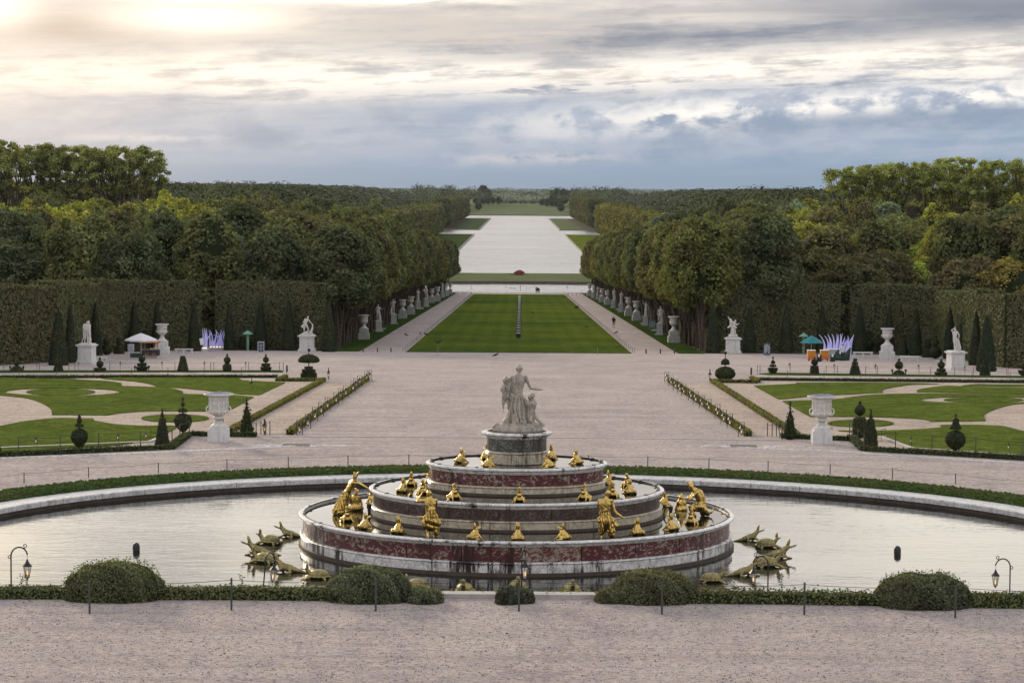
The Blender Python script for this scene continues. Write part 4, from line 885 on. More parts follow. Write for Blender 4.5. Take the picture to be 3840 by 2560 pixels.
# kerbs and stone channel
def sheet_line(name,pts,w,mat,up,th=.0,lab=None,kind='structure'):
    Pn=[np.array(p[:2],float) for p in pts]
    return wstrip(name,Pn,lambda x,y:G(x,y)-.05,lambda x,y:G(x,y)+up,w,mat)
tag(sheet_line('path_edging',Q((-150,1690),(0,1683),(560,1660),(610,1640)),.25,M['kerb'],.10),kind='structure')
tag(sheet_line('path_edging',Q((3990,1724),(3840,1712),(3420,1684),(3300,1640)),.25,M['kerb'],.10),kind='structure')
tag(sheet_line('step_edge',Q((955,1636),(1500,1638),(2300,1643),(2935,1650)),.35,M['kerb'],.035),kind='structure')
def cobbles(pts,lab):
    mb=MB(); rg=np.random.default_rng(5)
    for a,b in zip(pts[:-1],pts[1:]):
        d=b-a; L=d.length; n=int(L/.34)
        for i in range(n):
            for k in (-1,0,1):
                if rg.random()<.06: continue
                t=(i+.5+rg.uniform(-.1,.1))/n; p=a.lerp(b,t); nx_=Vector((-d.y,d.x,0)).normalized()*(.26*k)
                s=rg.uniform(.85,1.05); mb.box((p.x+nx_.x,p.y+nx_.y,G(p.x+nx_.x,p.y+nx_.y)+.002),(.30*s,.22*s,.05),math.atan2(d.y,d.x)+rg.uniform(-.08,.08),.86)
    tag(mb.build('cobble_channel',M['cobble']),kind='structure')
cobbles(Q((-100,1722),(0,1718),(640,1694),(1000,1677),(1110,1672)),'')
cobbles(Q((2760,1678),(3080,1690),(3240,1700),(3840,1737),(3950,1744)),'')
for px,py,lab in ((1110,1670,'drain grating in the gravel left of the fountain'),(2790,1674,'drain grating in the gravel right of the fountain')):
    p=gp(px,py); e=empty('drain_grating',p); tag(e,lab,'drain grating','drain gratings set in gravel')
    f=MB(); [f.box((s*.75,0,.012),(.08,1.3,.04)) for s in (-1,1)]; [f.box((0,s*.65,.012),(1.58,.08,.04)) for s in (-1,1)]; f.build('frame',M['kerb'],e)
    b=MB(); [b.box((-.6+.15*i,0,.006),(.06,1.2,.03)) for i in range(9)]; b.build('bars',M['iron'],e)
    mb=MB(); rg=np.random.default_rng(int(px))
    for i in range(90):
        x=rg.normal(0,1.6); y=rg.normal(0,.4)
        if abs(x)<.85 and abs(y)<.7: continue
        mb.box((p.x+x,p.y+y,G(p.x+x,p.y+y)+.001),(.3,.2,.04),rg.uniform(-.2,.2),.85)
    tag(mb.build('cobble_apron',M['cobble']),kind='structure')
# ---------------------------------------------------------------- big stone urns
def big_urn():
    e=empty('stone_urn'); 
    b=MB().box((0,0,.34),(1.02,1.02,.68)); b.box((0,0,.73),(.86,.86,.1)); b.build('pedestal',M['ped'],e)
    b=MB().lathe([(.40,.78),(.42,.84),(.30,.90),(.20,1.02),(.17,1.14),(.22,1.18),(.29,1.22),(.29,1.28),(.20,1.32),(.24,1.36)],n=28); b.build('foot',M['statue'],e,auto=50)
    fl_=lambda co:.012*np.sin(np.arctan2(co[:,1],co[:,0])*9+3*np.sin(co[:,2]*6))*np.sin(co[:,2]*11+2*np.sin(np.arctan2(co[:,1],co[:,0])*5))
    b=MB().lathe([(.05,1.33),(.28,1.38),(.44,1.48),(.50,1.60),(.47,1.66),(.465,1.8),(.47,2.0),(.49,2.2),(.52,2.34),(.50,2.36),(.1,2.3),(.0,2.3)],n=40); 
    # garland figures in relief round the body
    for i in range(13):
        a=i*2*PI/13; q=lambda r,z,da=0:(r*math.cos(a+da),r*math.sin(a+da),z)
        b.cap(q(.47,1.85),q(.47,2.08),.05,.06); b.ell(q(.49,2.2),(.04,.04,.05),8,6); b.cap(q(.48,1.7),q(.47,1.88,.03),.035,.045); b.cap(q(.48,2.05,.03),q(.49,1.95,.18),.022,.02)
    for i in range(9): a=i*2*PI/9; b.ell((.48*math.cos(a),.48*math.sin(a),1.56),(.07,.07,.10),8,6)
    mobj('bowl',sculpt('bowl',b,M['statue'],.022,1,fl_),e)
    MB().lathe([(.50,2.33),(.60,2.38),(.76,2.43),(.78,2.47),(.74,2.50),(.60,2.49),(.0,2.47)],n=44).build('lip',M['statue'],e,auto=40)
    MB().lathe([(.66,2.496),(.72,2.505),(.72,2.515),(.3,2.53),(0,2.54)],n=40).build('cover',M['urncover'],e); MB().tube([(-.4,-.3,2.55),(.1,.1,2.60)],.02).box((.0,.0,2.56),(.9,.03,.03),.5).build('cover_bar',M['kerb'],e)
    for t in (-1,1):
        h=MB().tube([(t*(.50+.14*math.sin(v)),0,1.50+.17*(1-math.cos(v))) for v in np.linspace(0,PI*.98,9)],.035,8); h.ell((t*.5,0,1.5),(.06,.06,.07)); h.build('handle',M['statue'],e,smooth=True)
    return e
M['urncover']=plain('blue_lead_cover',(.16,.18,.30),.6)
ku=Kind(big_urn())
for px,py,lab in ((820,1655,'large carved white urn on a square pedestal at the left of the fountain'),(3080,1662,'large carved white urn on a square pedestal at the right of the fountain')):
    ku.put(gp(px,py),0,1.0,lab,'carved urns beside the basin','urn')
# ---------------------------------------------------------------- topiary
def topi(px,py,shapes,lab,h_px,name='topiary_yew',bushy=0,colr=(.020,.030,.011,1),leaf=.055,group='clipped topiary yews'):
    """shapes: lathe profiles in photo pixels (r,z above base) separated into lists; stem added"""
    p=gp(px,py); k=p.y/F; rg=np.random.default_rng(int(px*7+py)); e=empty(name,p); PP=[];NN=[];TT=[]; core=MB()
    for sh in shapes:
        sq=False
        if sh[0]=='sq': sq=True; sh=sh[1:]
        pr=np.array(sh,float)*k; nseg=4 if sq else 20
        if sq: pr=pr*[1.15,1]
        c=pr.copy(); c[:,0]=np.maximum(c[:,0]-leaf*.35,.01)
        core.lathe(c,n=nseg,a0=PI/4 if sq else 0)
        for a,b in zip(pr[:-1],pr[1:]):
            L=math.hypot(*(b-a)); rm=(a[0]+b[0])/2; n=int(2*PI*rm*L*.75/leaf**2)+1
            if rm<.01 or L<.005: continue
            t=rg.uniform(0,1,n); an=rg.uniform(0,2*PI,n); r=a[0]+(b[0]-a[0])*t; z=a[1]+(b[1]-a[1])*t
            if sq:
                m=np.maximum(np.abs(np.cos(an)),np.abs(np.sin(an))); r=r*.707/m
            nr=(b[1]-a[1])/L; nz=-(b[0]-a[0])/L
            PP.append(np.c_[r*np.cos(an),r*np.sin(an),z]+rg.normal(0,.006+.05*bushy,(n,3))); NN.append(np.c_[nr*np.cos(an),nr*np.sin(an),np.full(n,nz)]); TT.append(np.clip(rg.normal(.5,.2,n),0,1))
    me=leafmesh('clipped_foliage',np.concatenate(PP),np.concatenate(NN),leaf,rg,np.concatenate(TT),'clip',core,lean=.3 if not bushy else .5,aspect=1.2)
    o=mobj('clipped_foliage',me,e); o.color=colr
    MB().tube([(0,0,-.1),(0,0,h_px*k)],[.06,.03],6).build('stem',M['bark'],e)
    tag(e,lab,'topiary',group); return e
def ball(r,z,sx=1.0,n=9): return [(r*math.cos(t)*sx,z+r*math.sin(t)) for t in np.linspace(-PI/2,PI/2,n)]
def dome(r,z,h,n=6): return [(.5,z),(r*.9,z-.5),(r,z+h*.12)]+[(r*math.cos(t),z+h*.12+h*.88*math.sin(t)) for t in np.linspace(.2,PI/2,n)]
def drum(r0,r1,z0,z1): return [(.5,z0),(r0*.93,z0),(r0,z0+.12*(z1-z0)),(r1,z1-.1*(z1-z0)),(r1*.9,z1),(.5,z1)]
def bowl(r,z0,z1): return [(.5,z0),(r*.45,z0+.5),(r*.8,z0+(z1-z0)*.35),(r,z1-1),(r*.95,z1),(.5,z1)]
# near left
topi(298,1690,[[(2,10),(14,18),(28,36),(33,50),(32,62),(25,76),(12,84),(2,86)],dome(17,92,14),drum(11,7,108,128),ball(6,132)],'dark topiary of a big pointed globe, dome and bell at the near left',140)
topi(609,1676,[[(2,0),(24,4),(29,12),(12,108),(10,110),(1,111)],drum(9,5,114,132),ball(4.5,139)],'tall truncated cone topiary with knob left of the ball-on-ball topiary',148)
topi(686,1627,[[(2,6),(10,10),(28,28),(35,48),(34,58),(26,70),(10,78),(2,79)],dome(19,84,15),ball(8.5,113),ball(5.5,133)],'topiary of a large globe, dome and two small balls beside the left urn',142)
topi(925,1633,[[(2,0),(20,4),(28,12),(25,30),(14,80),(8,108),(1,116)],drum(8,4,118,130),ball(4.5,138)],'shaggy conical yew with knobs right of the left urn',145,bushy=.6,leaf=.09,colr=(.026,.040,.016,1))
topi(-6,1703,[[(2,0),(12,4),(14,14),(7,36),(1,42)]],'small dark clipped yew cut by the left edge of the view',44)
# near right
topi(2962,1647,[[(2,0),(18,4),(25,14),(22,34),(12,84),(7,106),(1,112)],drum(6,4,114,128),ball(4.5,138)],'shaggy conical yew with knobs left of the right urn',145,bushy=.5,leaf=.09,colr=(.022,.034,.014,1))
topi(3223,1643,[[(2,0),(22,6),(27,20),(29,50),(24,74),(20,78),(1,79)],ball(21,106),ball(6.5,134)],'topiary of a tub shape with a globe and small ball right of the right urn',142)
topi(3264,1684,[[(2,0),(22,2),(29,10),(24,60),(12,112),(9,116),(1,117)],drum(8,4,119,138),ball(4.5,146)],'tall truncated cone topiary with knob before the tub and globe',150)
topi(3582,1699,[[(2,8),(10,14),(30,28),(39,48),(38,62),(28,78),(10,86),(2,87)],[(2,91),(22,92),(23,95),(15,110),(11,128),(6,134),(1,135)],ball(5.5,144)],'dark topiary of a big pointed globe under a bell at the near right',148)
# far rows: base px, list
far=[(63,1394,[dome(24,0,24),ball(11,33),ball(4.5,18)],'low domed topiary with three small balls at the far left of its row',42),
(219,1393,[drum(19,9,0,60),ball(5,62)],'tapered drum topiary with a knob before the couple statue',66),
(375,1394,[['sq']+drum(24,24,0,15),ball(14,30),ball(5,50)],'square based topiary with one globe in the left row',56),
(532,1393,[bowl(25,0,18),drum(18,18,21,32),ball(13,46),ball(5,62)],'bowl, disc and globe topiary before the parasol stand',66),
(686,1394,[['sq']+drum(24,11,0,60)],'plain truncated pyramid topiary in the middle of the left row',58),
(852,1394,[ball(18,16),ball(13.5,45),ball(4.5,63)],'topiary of two stacked globes and a ball before the lilac tentacles',66),
(997,1393,[bowl(23,0,17),drum(17,17,20,31),ball(12,45),ball(4,61)],'bowl, disc and globe topiary nearest the umbrella topiary on the left',64),
(1158,1420,[['sq']+drum(35,35,0,22),drum(26,26,25,36),drum(17,17,39,46),dome(41,63,30),ball(6,108)],'large umbrella shaped topiary on stacked discs at the end of the left row',112),
(2719,1428,[[(2,0),(20,3),(37,18),(39,28),(34,42),(18,52),(2,55)],dome(17,62,23),ball(6,106)],'large flattened globe topiary with a dome and ball at the end of the right row',110),
(2898,1401,[bowl(20,0,22),drum(13,13,26,34),dome(9,38,14),ball(4,60)],'small bowl and disc topiary first in the right row',64),
(3054,1403,[['sq']+drum(20,17,0,32),ball(12.5,45,1.1),ball(4,62)],'square tub topiary with a globe before the orange carts',66),
(3206,1406,[drum(23,14,0,37),drum(13,11,39,50),drum(8,7,52,62)],'three tiered cone topiary before the lilac tentacles on the right',62),
(3371,1407,[dome(23,0,20),ball(16,38),ball(5.5,58)],'domed topiary with a globe and side balls before the right vase',64),
(3529,1410,[['sq']+drum(25,25,0,15),drum(18,18,18,28),ball(14,42),ball(5,60)],'slab, disc and globe topiary before the right bench',66),
(3693,1409,[drum(21,18,0,40),drum(9,7,42,62)],'tapered tub topiary beside the rightmost statue',64),
(3838,1408,[bowl(22,0,20),ball(12,34)],'bowl shaped topiary cut by the right edge of the view',48)]
for px,py,sh,lab,h in far: topi(px,py,sh,lab,h,leaf=.075)
for px,py,pa in ((63,1394,24),(532,1393,25),(3371,1407,24)):
    for s in (-1,1):
        topi(px+s*(pa+1),py-1,[ball(4.8,17)],'small ball twig at the %s side of a %s topiary'%('left' if s<0 else 'right',{63:'low domed',532:'bowl and disc',3371:'domed globe'}[px]),17,'side_ball_yew',leaf=.08,group='small ball twigs')
# ---------------------------------------------------------------- lamps
def lantern(e,c=(0,0,0),s=1.0):
    x,y,z=c
    L=mobj('lantern',MB().lathe([(.15*s,.40),(.10*s,.46),(.05*s,.52),(.02,.60),(0,.62)],(x,y,z),6).mesh('lantern',M['iron']),e); mobj('finial',MB().lathe([(.0,.0),(.02,.01),(.03,.05),(.05,.07)],(x,y,z),6).mesh('finial',M['iron']),L)
    f=MB()
    for i in range(6):
        a=i*PI/3; f.tube([(x+.055*math.cos(a),y+.055*math.sin(a),z+.06),(x+.115*math.cos(a),y+.115*math.sin(a),z+.40)],.007,4)
    mobj('cage',f.mesh('cage',M['iron']),L)
    mobj('pane',MB().lathe([(.05,.065),(.108,.395)],(x,y,z),6,cap=False).mesh('pane',M['glass']),L)
    mobj('flame',MB().ell((x,y,z+.20),(.022,.022,.07),8,6).mesh('flame',M['lamp']),L)
def crook_lamp(lean=0.0):
    e=empty('lamp_post'); H=1.55
    pts=[(0,0,-.1),(0,0,.9)]+[(.28-.28*math.cos(t),0,1.12+.28*math.sin(t)) for t in np.linspace(0,PI*.9,8)]
    m_=MB().tube([(0,0,-.1),(0,0,.8),(0,0,1.12)]+[(.24-.24*math.cos(t),0,1.12+.26*math.sin(t)) for t in np.linspace(.3,PI*.95,8)],.022,7)
    m_.tube([(.40+.055*math.cos(t)*(1-t/9),0,1.42+.055*math.sin(t)*(1-t/9)) for t in np.linspace(-2.2,5,14)],.012,5)
    m_.tube([(-.045+.06*math.cos(t)*(1-t/9),0,1.08+.07*math.sin(t)*(1-t/9)) for t in np.linspace(0,6,14)],.012,5)
    m_.tube([(.47,0,1.16),(.47,0,1.02)],.007,5); m_.build('crook',M['iron'],e,smooth=True)
    lantern(e,(.47,0,.42)); return e
kk=Kind(crook_lamp())
def put_lamp(px,pytop_,Yb,rz,lab,tilt=0,s=1.0):
    """foreground lamps stand behind the hedge on the lip of the terrace"""
    p=yp(px,pytop_,Yb); z=G(p.x,66.2); h=(p.z-z)/1.38
    o=kk.put((p.x,Yb,z),rz,h if s is None else s,lab,'crook lamps along the basin','lamp'); o.rotation_euler=(0,tilt,rz); return o
put_lamp(41,2050,66.2,0,'tall lamp with curled crook at the far left of the basin edge',0,None)
put_lamp(985,2072,66.2,R(60),'leaning lamp before the gilt crocodiles left of the fountain',R(8),None)
put_lamp(1957,2062,66.2,R(78),'lamp seen edge-on in front of the middle of the fountain',0,None)
put_lamp(2881,2085,66.2,R(165),'lamp before the gilt crocodiles right of the fountain',0,None)
put_lamp(3789,2094,66.2,R(180),'tall lamp with curled crook at the far right of the basin edge',0,None)
def stake_lamp(H=1.0):
    e=empty('stake_lamp'); MB().tube([(0,0,-.1),(0,0,H)],.018,6).tube([(0,0,H),(.04,0,H+.05),(.10,0,H+.03)],.012,5).build('stake',M['iron'],e); lantern(e,(.10,0,H-.6)); return e
ks=Kind(stake_lamp(1.25))
def on_ground(kind,px,py,rz,pxh,h0,lab,group,cat='lamp'):
    p=gp(px,py); kind.put(p,rz,pxh*p.y/F/h0,lab,group,cat)
LN=[(138,1391,35,'behind the low hedge before the far left cone yews'),(295,1391,34,'just left of the couple statue'),(451,1391,38,'left of the parasol stand'),(609,1391,38,'between two topiaries under the left vase'),(767,1391,38,'before the left lilac tentacles'),(921,1391,38,'under the green lantern pillar'),
(2963,1403,44,'before the dark green notice board at the right'),(3129,1404,42,'before the orange carts'),(3285,1405,42,'before the right bench by the tentacles'),(3446,1407,42,'between the right vase and the domed topiary'),(3618,1410,42,'before the pedestal of the rightmost statue'),(3775,1410,42,'farthest right in its row')]
for i,(px,py,h,lab) in enumerate(LN): on_ground(ks,px,py,R(90+(i*37)%60),h,1.3,'small lit stake lantern '+lab,'stake lanterns in the flower rows')
for px,py,h,lab in ((139,1692,58,'on the near left lawn by the pointed globe'),(446,1676,54,'on the near left lawn between two topiaries'),(838,1605,38,'half hidden behind the left urn'),(3418,1685,50,'on the near right lawn by the bell topiary'),(3784,1706,46,'on the near right lawn by the edge of view'),(3120,1634,53,'just right of the right urn')):
    on_ground(ks,px,py,R(200),h,1.3,'lit stake lantern '+lab,'stake lanterns near the urns')
for px,py,h,rz,lab in ((566,1660,56,180,'double crook lamp by the cone topiary at the left'),(3305,1656,50,0,'double crook lamp by the cone topiary at the right')):
    p=gp(px,py); kk.put(p,R(rz),h*p.y/F/1.4,lab,'crook lamps in the gardens','lamp')
def frame_lamp():
    e=empty('framed_lantern'); f=MB()
    f.tube([(-.22,0,-.05),(-.20,0,.85),(.20,0,.85),(.22,0,-.05)],.02,5); f.tube([(0,0,.85),(0,0,.72)],.01,4); f.build('stand',M['iron'],e); lantern(e,(0,0,.10)); return e
kf2=Kind(frame_lamp()); nm=['nearest','second','third','fourth','fifth','sixth','seventh','eighth','ninth','tenth','eleventh','twelfth','farthest']
Lp=[(60,430),(103,395),(140,358),(172,330),(205,302),(250,273),(272,252),(300,235),(337,210),(352,195),(372,178),(408,155),(424,148)]
Rp=[(2352,440),(2292,392),(2260,372),(2228,340),(2182,312),(2147,292),(2115,268),(2090,248),(2053,226),(2033,212),(2010,196),(1987,177),(1965,156)]
for side,LL in (('left',Lp),('right',Rp)):
    for i,(x,y) in enumerate(LL):
        p=gp(*fz(x,y)); kf2.put(p,R(-35 if side=='left' else 35),.95,'lit lantern in black frame, %s along the %s gravel hedge'%(nm[i],side),'framed lanterns along the gravel hedges','lamp')
for px,py,lab in ((1232,1422,'lantern in a black frame at the foot of the umbrella topiary'),(2662,1428,'lantern in a black frame beside the flattened globe topiary'),(992,1632,'lantern in a black frame by the left ramp beside the shaggy yew'),(2925,1638,'lantern in a black frame by the right ramp beside the shaggy yew')):
    kf2.put(gp(px,py),R(90) if px<2000 else R(80),1.05,lab,'framed lanterns','lamp')
# ---------------------------------------------------------------- post and chain fences
def fence(name,pts,h,r,sag,lab,mat='post',chain_r=.008,top=True,group=None):
    """pts: ground points of the posts"""
    o0=Vector(pts[0]); e=empty(name,o0); tag(e,lab,'fence',group)
    me=MB().lathe([(r,-.1),(r,h-.02),(r*.6,h)],n=6).mesh('post',M[mat]); ch=MB()
    for i,p in enumerate(pts):
        mobj('post',me,e,Vector(p)-o0)
        if i and sag is not None:
            a=Vector(pts[i-1])-o0+Vector((0,0,h*.93)); b=Vector(p)-o0+Vector((0,0,h*.93))
            ch.tube([a.lerp(b,t)-Vector((0,0,sag*4*t*(1-t))) for t in np.linspace(0,1,7)],chain_r,3,False)
    if sag is not None: ch.build('chain',M['iron'],e)
    return e
fp=[]
for i in range(26):
    a=PI*(.04+.92*i/25); fp.append(Vector((-27.0*math.cos(a),90+21.9*math.sin(a),.5)))
# posts evenly spaced as in the photograph
xsp=[-22.9,-21.4,-19.0,-16.2,-13.3,-10.6,-7.9,-5.1,-2.4,.4,3.3,6.05,8.85,11.5,14.2,16.8,19.3,21.9,24]
fp=[Vector((x,90+21.9*math.sqrt(max(0,1-(x/27.0)**2)),.5)) for x in xsp]
fence('basin_fence',fp,.48,.022,.05,'thin green post and chain fence curving behind the basin',chain_r=.007)
pf=[(-300,2318),(336,2300),(868,2287),(1409,2291),(1946,2291),(2482,2302),(3016,2304),(3582,2316),(4150,2330)]
fence('front_fence',[gp(*q) for q in pf],.88,.028,.06,'green post and chain fence in the foreground gravel',chain_r=.008)
# lawn edge posts beside the carpet lawn
for s,w in ((-1,'left'),(1,'right')):
    pts=[Vector((s*(hw+.35),y,G(s*hw,y))) for y in np.arange(ynear+.5,684,5.2)]
    fence('lawn_edge_fence',pts,.55,.022,.0,'row of thin stakes edging the %s side of the carpet lawn'%w,'iron',.004,group='stake rows beside the carpet lawn')
pts=[gp(px,py) for px,py in ((72,1412),(213,1412),(351,1411),(493,1411),(630,1411),(765,1411),(906,1411),(1075,1412))]
fence('path_fence',pts,.7,.02,.05,'thin chain fence on the gravel behind the left garden',group='chain fences behind the gardens')
pts=[gp(px,py) for px,py in ((2817,1420),(2953,1421),(3090,1422),(3226,1424),(3366,1425),(3505,1427),(3645,1429),(3788,1431),(3930,1433))]
fence('path_fence',pts,.7,.02,.05,'thin chain fence on the gravel behind the right garden',group='chain fences behind the gardens')
pts=[gp(px,1391) for px in (14,148,258,281,412,548,656,790,802,932,1048,1063)]
fence('row_fence',pts,.75,.02,.06,'thin post and chain fence behind the left topiary row',group='chain fences behind the topiary rows')
pts=[gp(px,1402+(px-2840)*.010) for px in (2840,2850,3098,3140,3246,3290,3380,3490,3580,3650,3710,3780,3870)]
fence('row_fence',pts,.75,.02,.06,'thin post and chain fence behind the right topiary row',group='chain fences behind the topiary rows')
pts=[gp(*zl(x,y)) for x,y in ((128,605),(415,598),(680,578),(967,562),(1186,555),(1240,505),(1305,480))]
fence('garden_fence',pts,.95,.025,.05,'grey post and chain fence along the near left lawn',group='chain fences by the near lawns')
pts=[gp(*zr(x,y)) for x,y in ((2340,590),(2043,560),(1763,545),(1530,522),(1328,530),(1288,500),(1237,462))]
fence('garden_fence',pts,.95,.025,.05,'grey post and chain fence along the near right lawn',group='chain fences by the near lawns')
for f_,q,w in ((zl,((1765,472),(1798,458),(1832,458),(1860,458)),'left'),(zr,((805,460),(770,436),(742,436),(712,436)),'right')):
    fence('ramp_fence',[gp(*f_(x,y)) for x,y in q],.75,.022,.1,'short chain fence closing the %s ramp beside the shaggy yew'%w,'iron',group='ramp chain fences')
# bollards
def bollard(): 
    return mobj('bollard',MB().lathe([(.13,-.1),(.13,.82),(.15,.85),(.13,.92),(.06,.98),(0,1.0)],n=10).mesh('bollard',M['bollard'],True))
M['bollard']=plain('dark_bollard_stone',(.07,.07,.068),.7)
kb=Kind(bollard())
BL=[(1076,1394,26,'dark stone bollard at the end of the left topiary row'),(2817,1404,27,'dark stone bollard at the end of the right topiary row')]
for i,x in enumerate((452,572,686)): BL.append((1160+x*.4465,640+1522*.4465,17,'dark bollard, %s of three across the left avenue entrance'%('leftmost','middle','rightmost')[i]))
for i,x in enumerate((723,843,960)): BL.append((2100+x*.4465,640+1537*.4465,19,'dark bollard, %s of three across the right avenue entrance'%('leftmost','middle','rightmost')[i]))
for i,x in enumerate((532,569,605,641)): BL.append((1480+x*.4465,640+1033*.4465,8,'small bollard far down the left avenue, %s of four'%('leftmost','second','third','rightmost')[i]))
for i,x in enumerate((1457,1492,1527,1559)): BL.append((1480+x*.4465,640+1044*.4465,8,'small bollard far down the right avenue, %s of four'%('leftmost','second','third','rightmost')[i]))
for px,py,h,lab in BL: on_ground(kb,px,py,0,h,1.0,lab,'dark bollards','bollard')
# ---------------------------------------------------------------- foreground bushes and hedges
def bush(px0,px1,ptop,pbase,lab,seed,leaf=.042,n=9000,colr=(.115,.132,.074,1),depth=1.0,spiky=0,name='rounded_bush',flat_=2.4):
    n=int(n*1.5); rg=np.random.default_rng(seed); pb=gp((px0+px1)/2,pbase); k=pb.y/F; rx=(px1-px0)/2*k*1.04; H=(pbase-ptop)*k*.85
    ry=min(rx,1.05*depth); c=Vector((pb.x,pb.y+ry,G(pb.x,pb.y)))
    v=rg.normal(0,1,(n,3)); v[:,2]=np.abs(v[:,2]); v/=np.linalg.norm(v,axis=1)[:,None]
    e_=2/flat_; sg=np.sign(v); v2=sg*np.abs(v)**e_; v2/= (np.sum(np.abs(v2)**flat_,axis=1)**(1/flat_))[:,None]
    bump_=1+.035*np.sin(v[:,0]*9+seed)*np.sin(v[:,2]*8)+.03*np.sin(v[:,1]*14+v[:,0]*11)
    P_=v2*bump_[:,None]*[rx,ry,H]+rg.normal(0,.018,(n,3))
    if spiky:
        m_=rg.random(n)<.10; P_[m_]+=v[m_]*rg.uniform(.0,.16,(m_.sum(),1))*spiky*np.clip(v[m_,2:3]*1.3,.1,1)
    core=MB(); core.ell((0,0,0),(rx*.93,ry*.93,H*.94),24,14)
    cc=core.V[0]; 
    T=np.clip(rg.normal(.5,.2,n)+.22*(v[:,2]-.5)+.15*np.sin(v[:,0]*7+v[:,1]*5+seed),0,1)  # leaf tint lifted towards the top, light on the bush put into colour
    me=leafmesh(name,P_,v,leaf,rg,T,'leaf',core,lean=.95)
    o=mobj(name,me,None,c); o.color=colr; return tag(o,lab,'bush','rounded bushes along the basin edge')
bush(223,585,2112,2262,'big loose rounded bush with sprigs on top at the left of the basin edge',1,spiky=1.3,colr=(.120,.138,.066,1),n=12000)
bush(1216,1535,2130,2266,'neatly clipped rounded bush left of the fountain foreground',2,n=11000)
bush(1530,1655,2212,2266,'low straggly bush joined to the right of the neatly clipped one',22,n=3500,spiky=1,depth=.6)
bush(2300,2612,2150,2270,'rounded bush with grassy top right of the fountain foreground',3,spiky=.9,n=11000)
bush(2238,2345,2214,2264,'low sprawling bush left of the grassy-topped one',23,n=3000,spiky=.6,depth=.6)
bush(3314,3655,2158,2289,'big loose rounded bush at the right of the basin edge',4,spiky=1.0,colr=(.10,.118,.066,1),n=12000)
bush(1862,1945,2196,2268,'small grey green ball bush left of the central lamp post',5,n=2600,colr=(.07,.09,.07,1),depth=.45,spiky=.5,leaf=.045)
bush(1925,2000,2208,2264,'small grey green ball bush right of the central lamp post',6,n=2200,colr=(.065,.085,.062,1),depth=.4,spiky=.5,leaf=.045)
HG=(.115,.135,.050,1)
def fh(a,b,lab,seed,w=.6,h=.26,loose=.03): 
    hedge_line('basin_hedge',[gp(*a)+Vector((0,.45,0)),(gp(*a)+gp(*b))/2+Vector((0,.45+.03*seed%.1,0)),gp(*b)+Vector((0,.45,0))],w,h,lab,leaf=.05,den=620,colr=HG,group='low hedges along the basin edge',seed=seed,loose=loose)
fh((-200,2250),(240,2250),'low hedge between the left edge of view and the big left bush',31)
fh((560,2252),(1235,2256),'long low hedge between the two left bushes',32,h=.28)
fh((2590,2266),(3340,2276),'ragged low hedge between the two right bushes',33,h=.27,loose=.06)
fh((3640,2282),(4050,2288),'low hedge between the big right bush and the right edge of view',34,h=.32)
sheet_line('terrace_kerb',[(-9,66.45),(9,66.45)],.25,M['kerb'],.07)['kind']='structure'
wstrip('terrace_kerb',[(-3.2,66.3),(3.6,66.3)],11.3-11.4,CAMZ-11.3+.12,.5,M['kerb'])['kind']='structure'
# weeds on the lip
rg=np.random.default_rng(9); n=2600; x=rg.uniform(-26,26,n); y=66.45+rg.uniform(-.3,.25,n); z=2.0+rg.uniform(0,.22,n)*rg.random(n)
me=leafmesh('weeds',np.c_[x,y,z],np.tile([0,-1,.4],(n,1)),.05,rg,rg.uniform(.3,1,n),'leaf',aspect=2)
o=tag(mobj('weeds',me),'small yellowing weeds growing on the basin lip','weeds',kind='stuff'); o.color=(.12,.13,.02,1)
def sprig(px,py,h,seed):
    rg=np.random.default_rng(seed); p=yp(px,py,66.1); p.z=G(p.x,66)+.2; mb=MB()
    for i in range(3):
        a=Vector((rg.normal(0,.03),0,0)); b=Vector((rg.normal(0,.08),0,h*rg.uniform(.6,1))); mb.tube([a,(a+b)/2+Vector((.02,0,0)),b],.004,4)
        for t in np.linspace(.3,1,6): c_=a.lerp(b,t); mb.ell(c_+Vector((rg.normal(0,.03),0,0)),(.025,.01,.012),6,4,(0,rg.uniform(-1,1),0))
    tag(mb.build('wild_sprig',M['sprig'],None,p),'thin wild sprig standing above the basin hedge %s'%({1:'by the far left lamp',2:'left of the leaning lamp',3:'right of the fountain by the lamp',4:'between the right lamp and fence post',5:'beside the big left bush'}[seed]),'plant','wild sprigs above the hedge')
M['sprig']=plain('sprig_leaf',(.05,.08,.02),.7)
for i,(px,py,h) in enumerate(((320-10,2240,.5),(905,2240,.45),(2750,2250,.5),(2930,2250,.55),(105,2235,.45))): sprig(px if i else 75,py,h,i+1)

# loose stones lying on the foreground gravel
rg=np.random.default_rng(91); n=15000; y=rg.uniform(52,65.6,n); x=rg.uniform(-.225,.225,n)*y; s_=np.clip(rg.gamma(2.2,.0045,n)+.006,0,.032)
oc=np.array([(1,0,0),(0,1,0),(-1,0,0),(0,-1,0),(0,0,.7),(0,0,-.3)]); a=rg.uniform(0,6.28,n); j=rg.uniform(.6,1.4,(n,6,1))
P_=oc[None]*s_[:,None,None]*j; ca,sa=np.cos(a)[:,None],np.sin(a)[:,None]; P_=np.stack([P_[:,:,0]*ca-P_[:,:,1]*sa+x[:,None],P_[:,:,0]*sa+P_[:,:,1]*ca+y[:,None],P_[:,:,2]+2.0],-1)
tri=np.array([(0,1,4),(1,2,4),(2,3,4),(3,0,4),(1,0,5),(2,1,5),(3,2,5),(0,3,5)]); Q_=(tri[None]+6*np.arange(n)[:,None,None]).reshape(-1,3)
tag(mobj('loose_stones',npmesh('loose_stones',P_.reshape(-1,3),Q_,M['pebble'])),'small loose stones scattered over the foreground gravel','stones',kind='stuff')
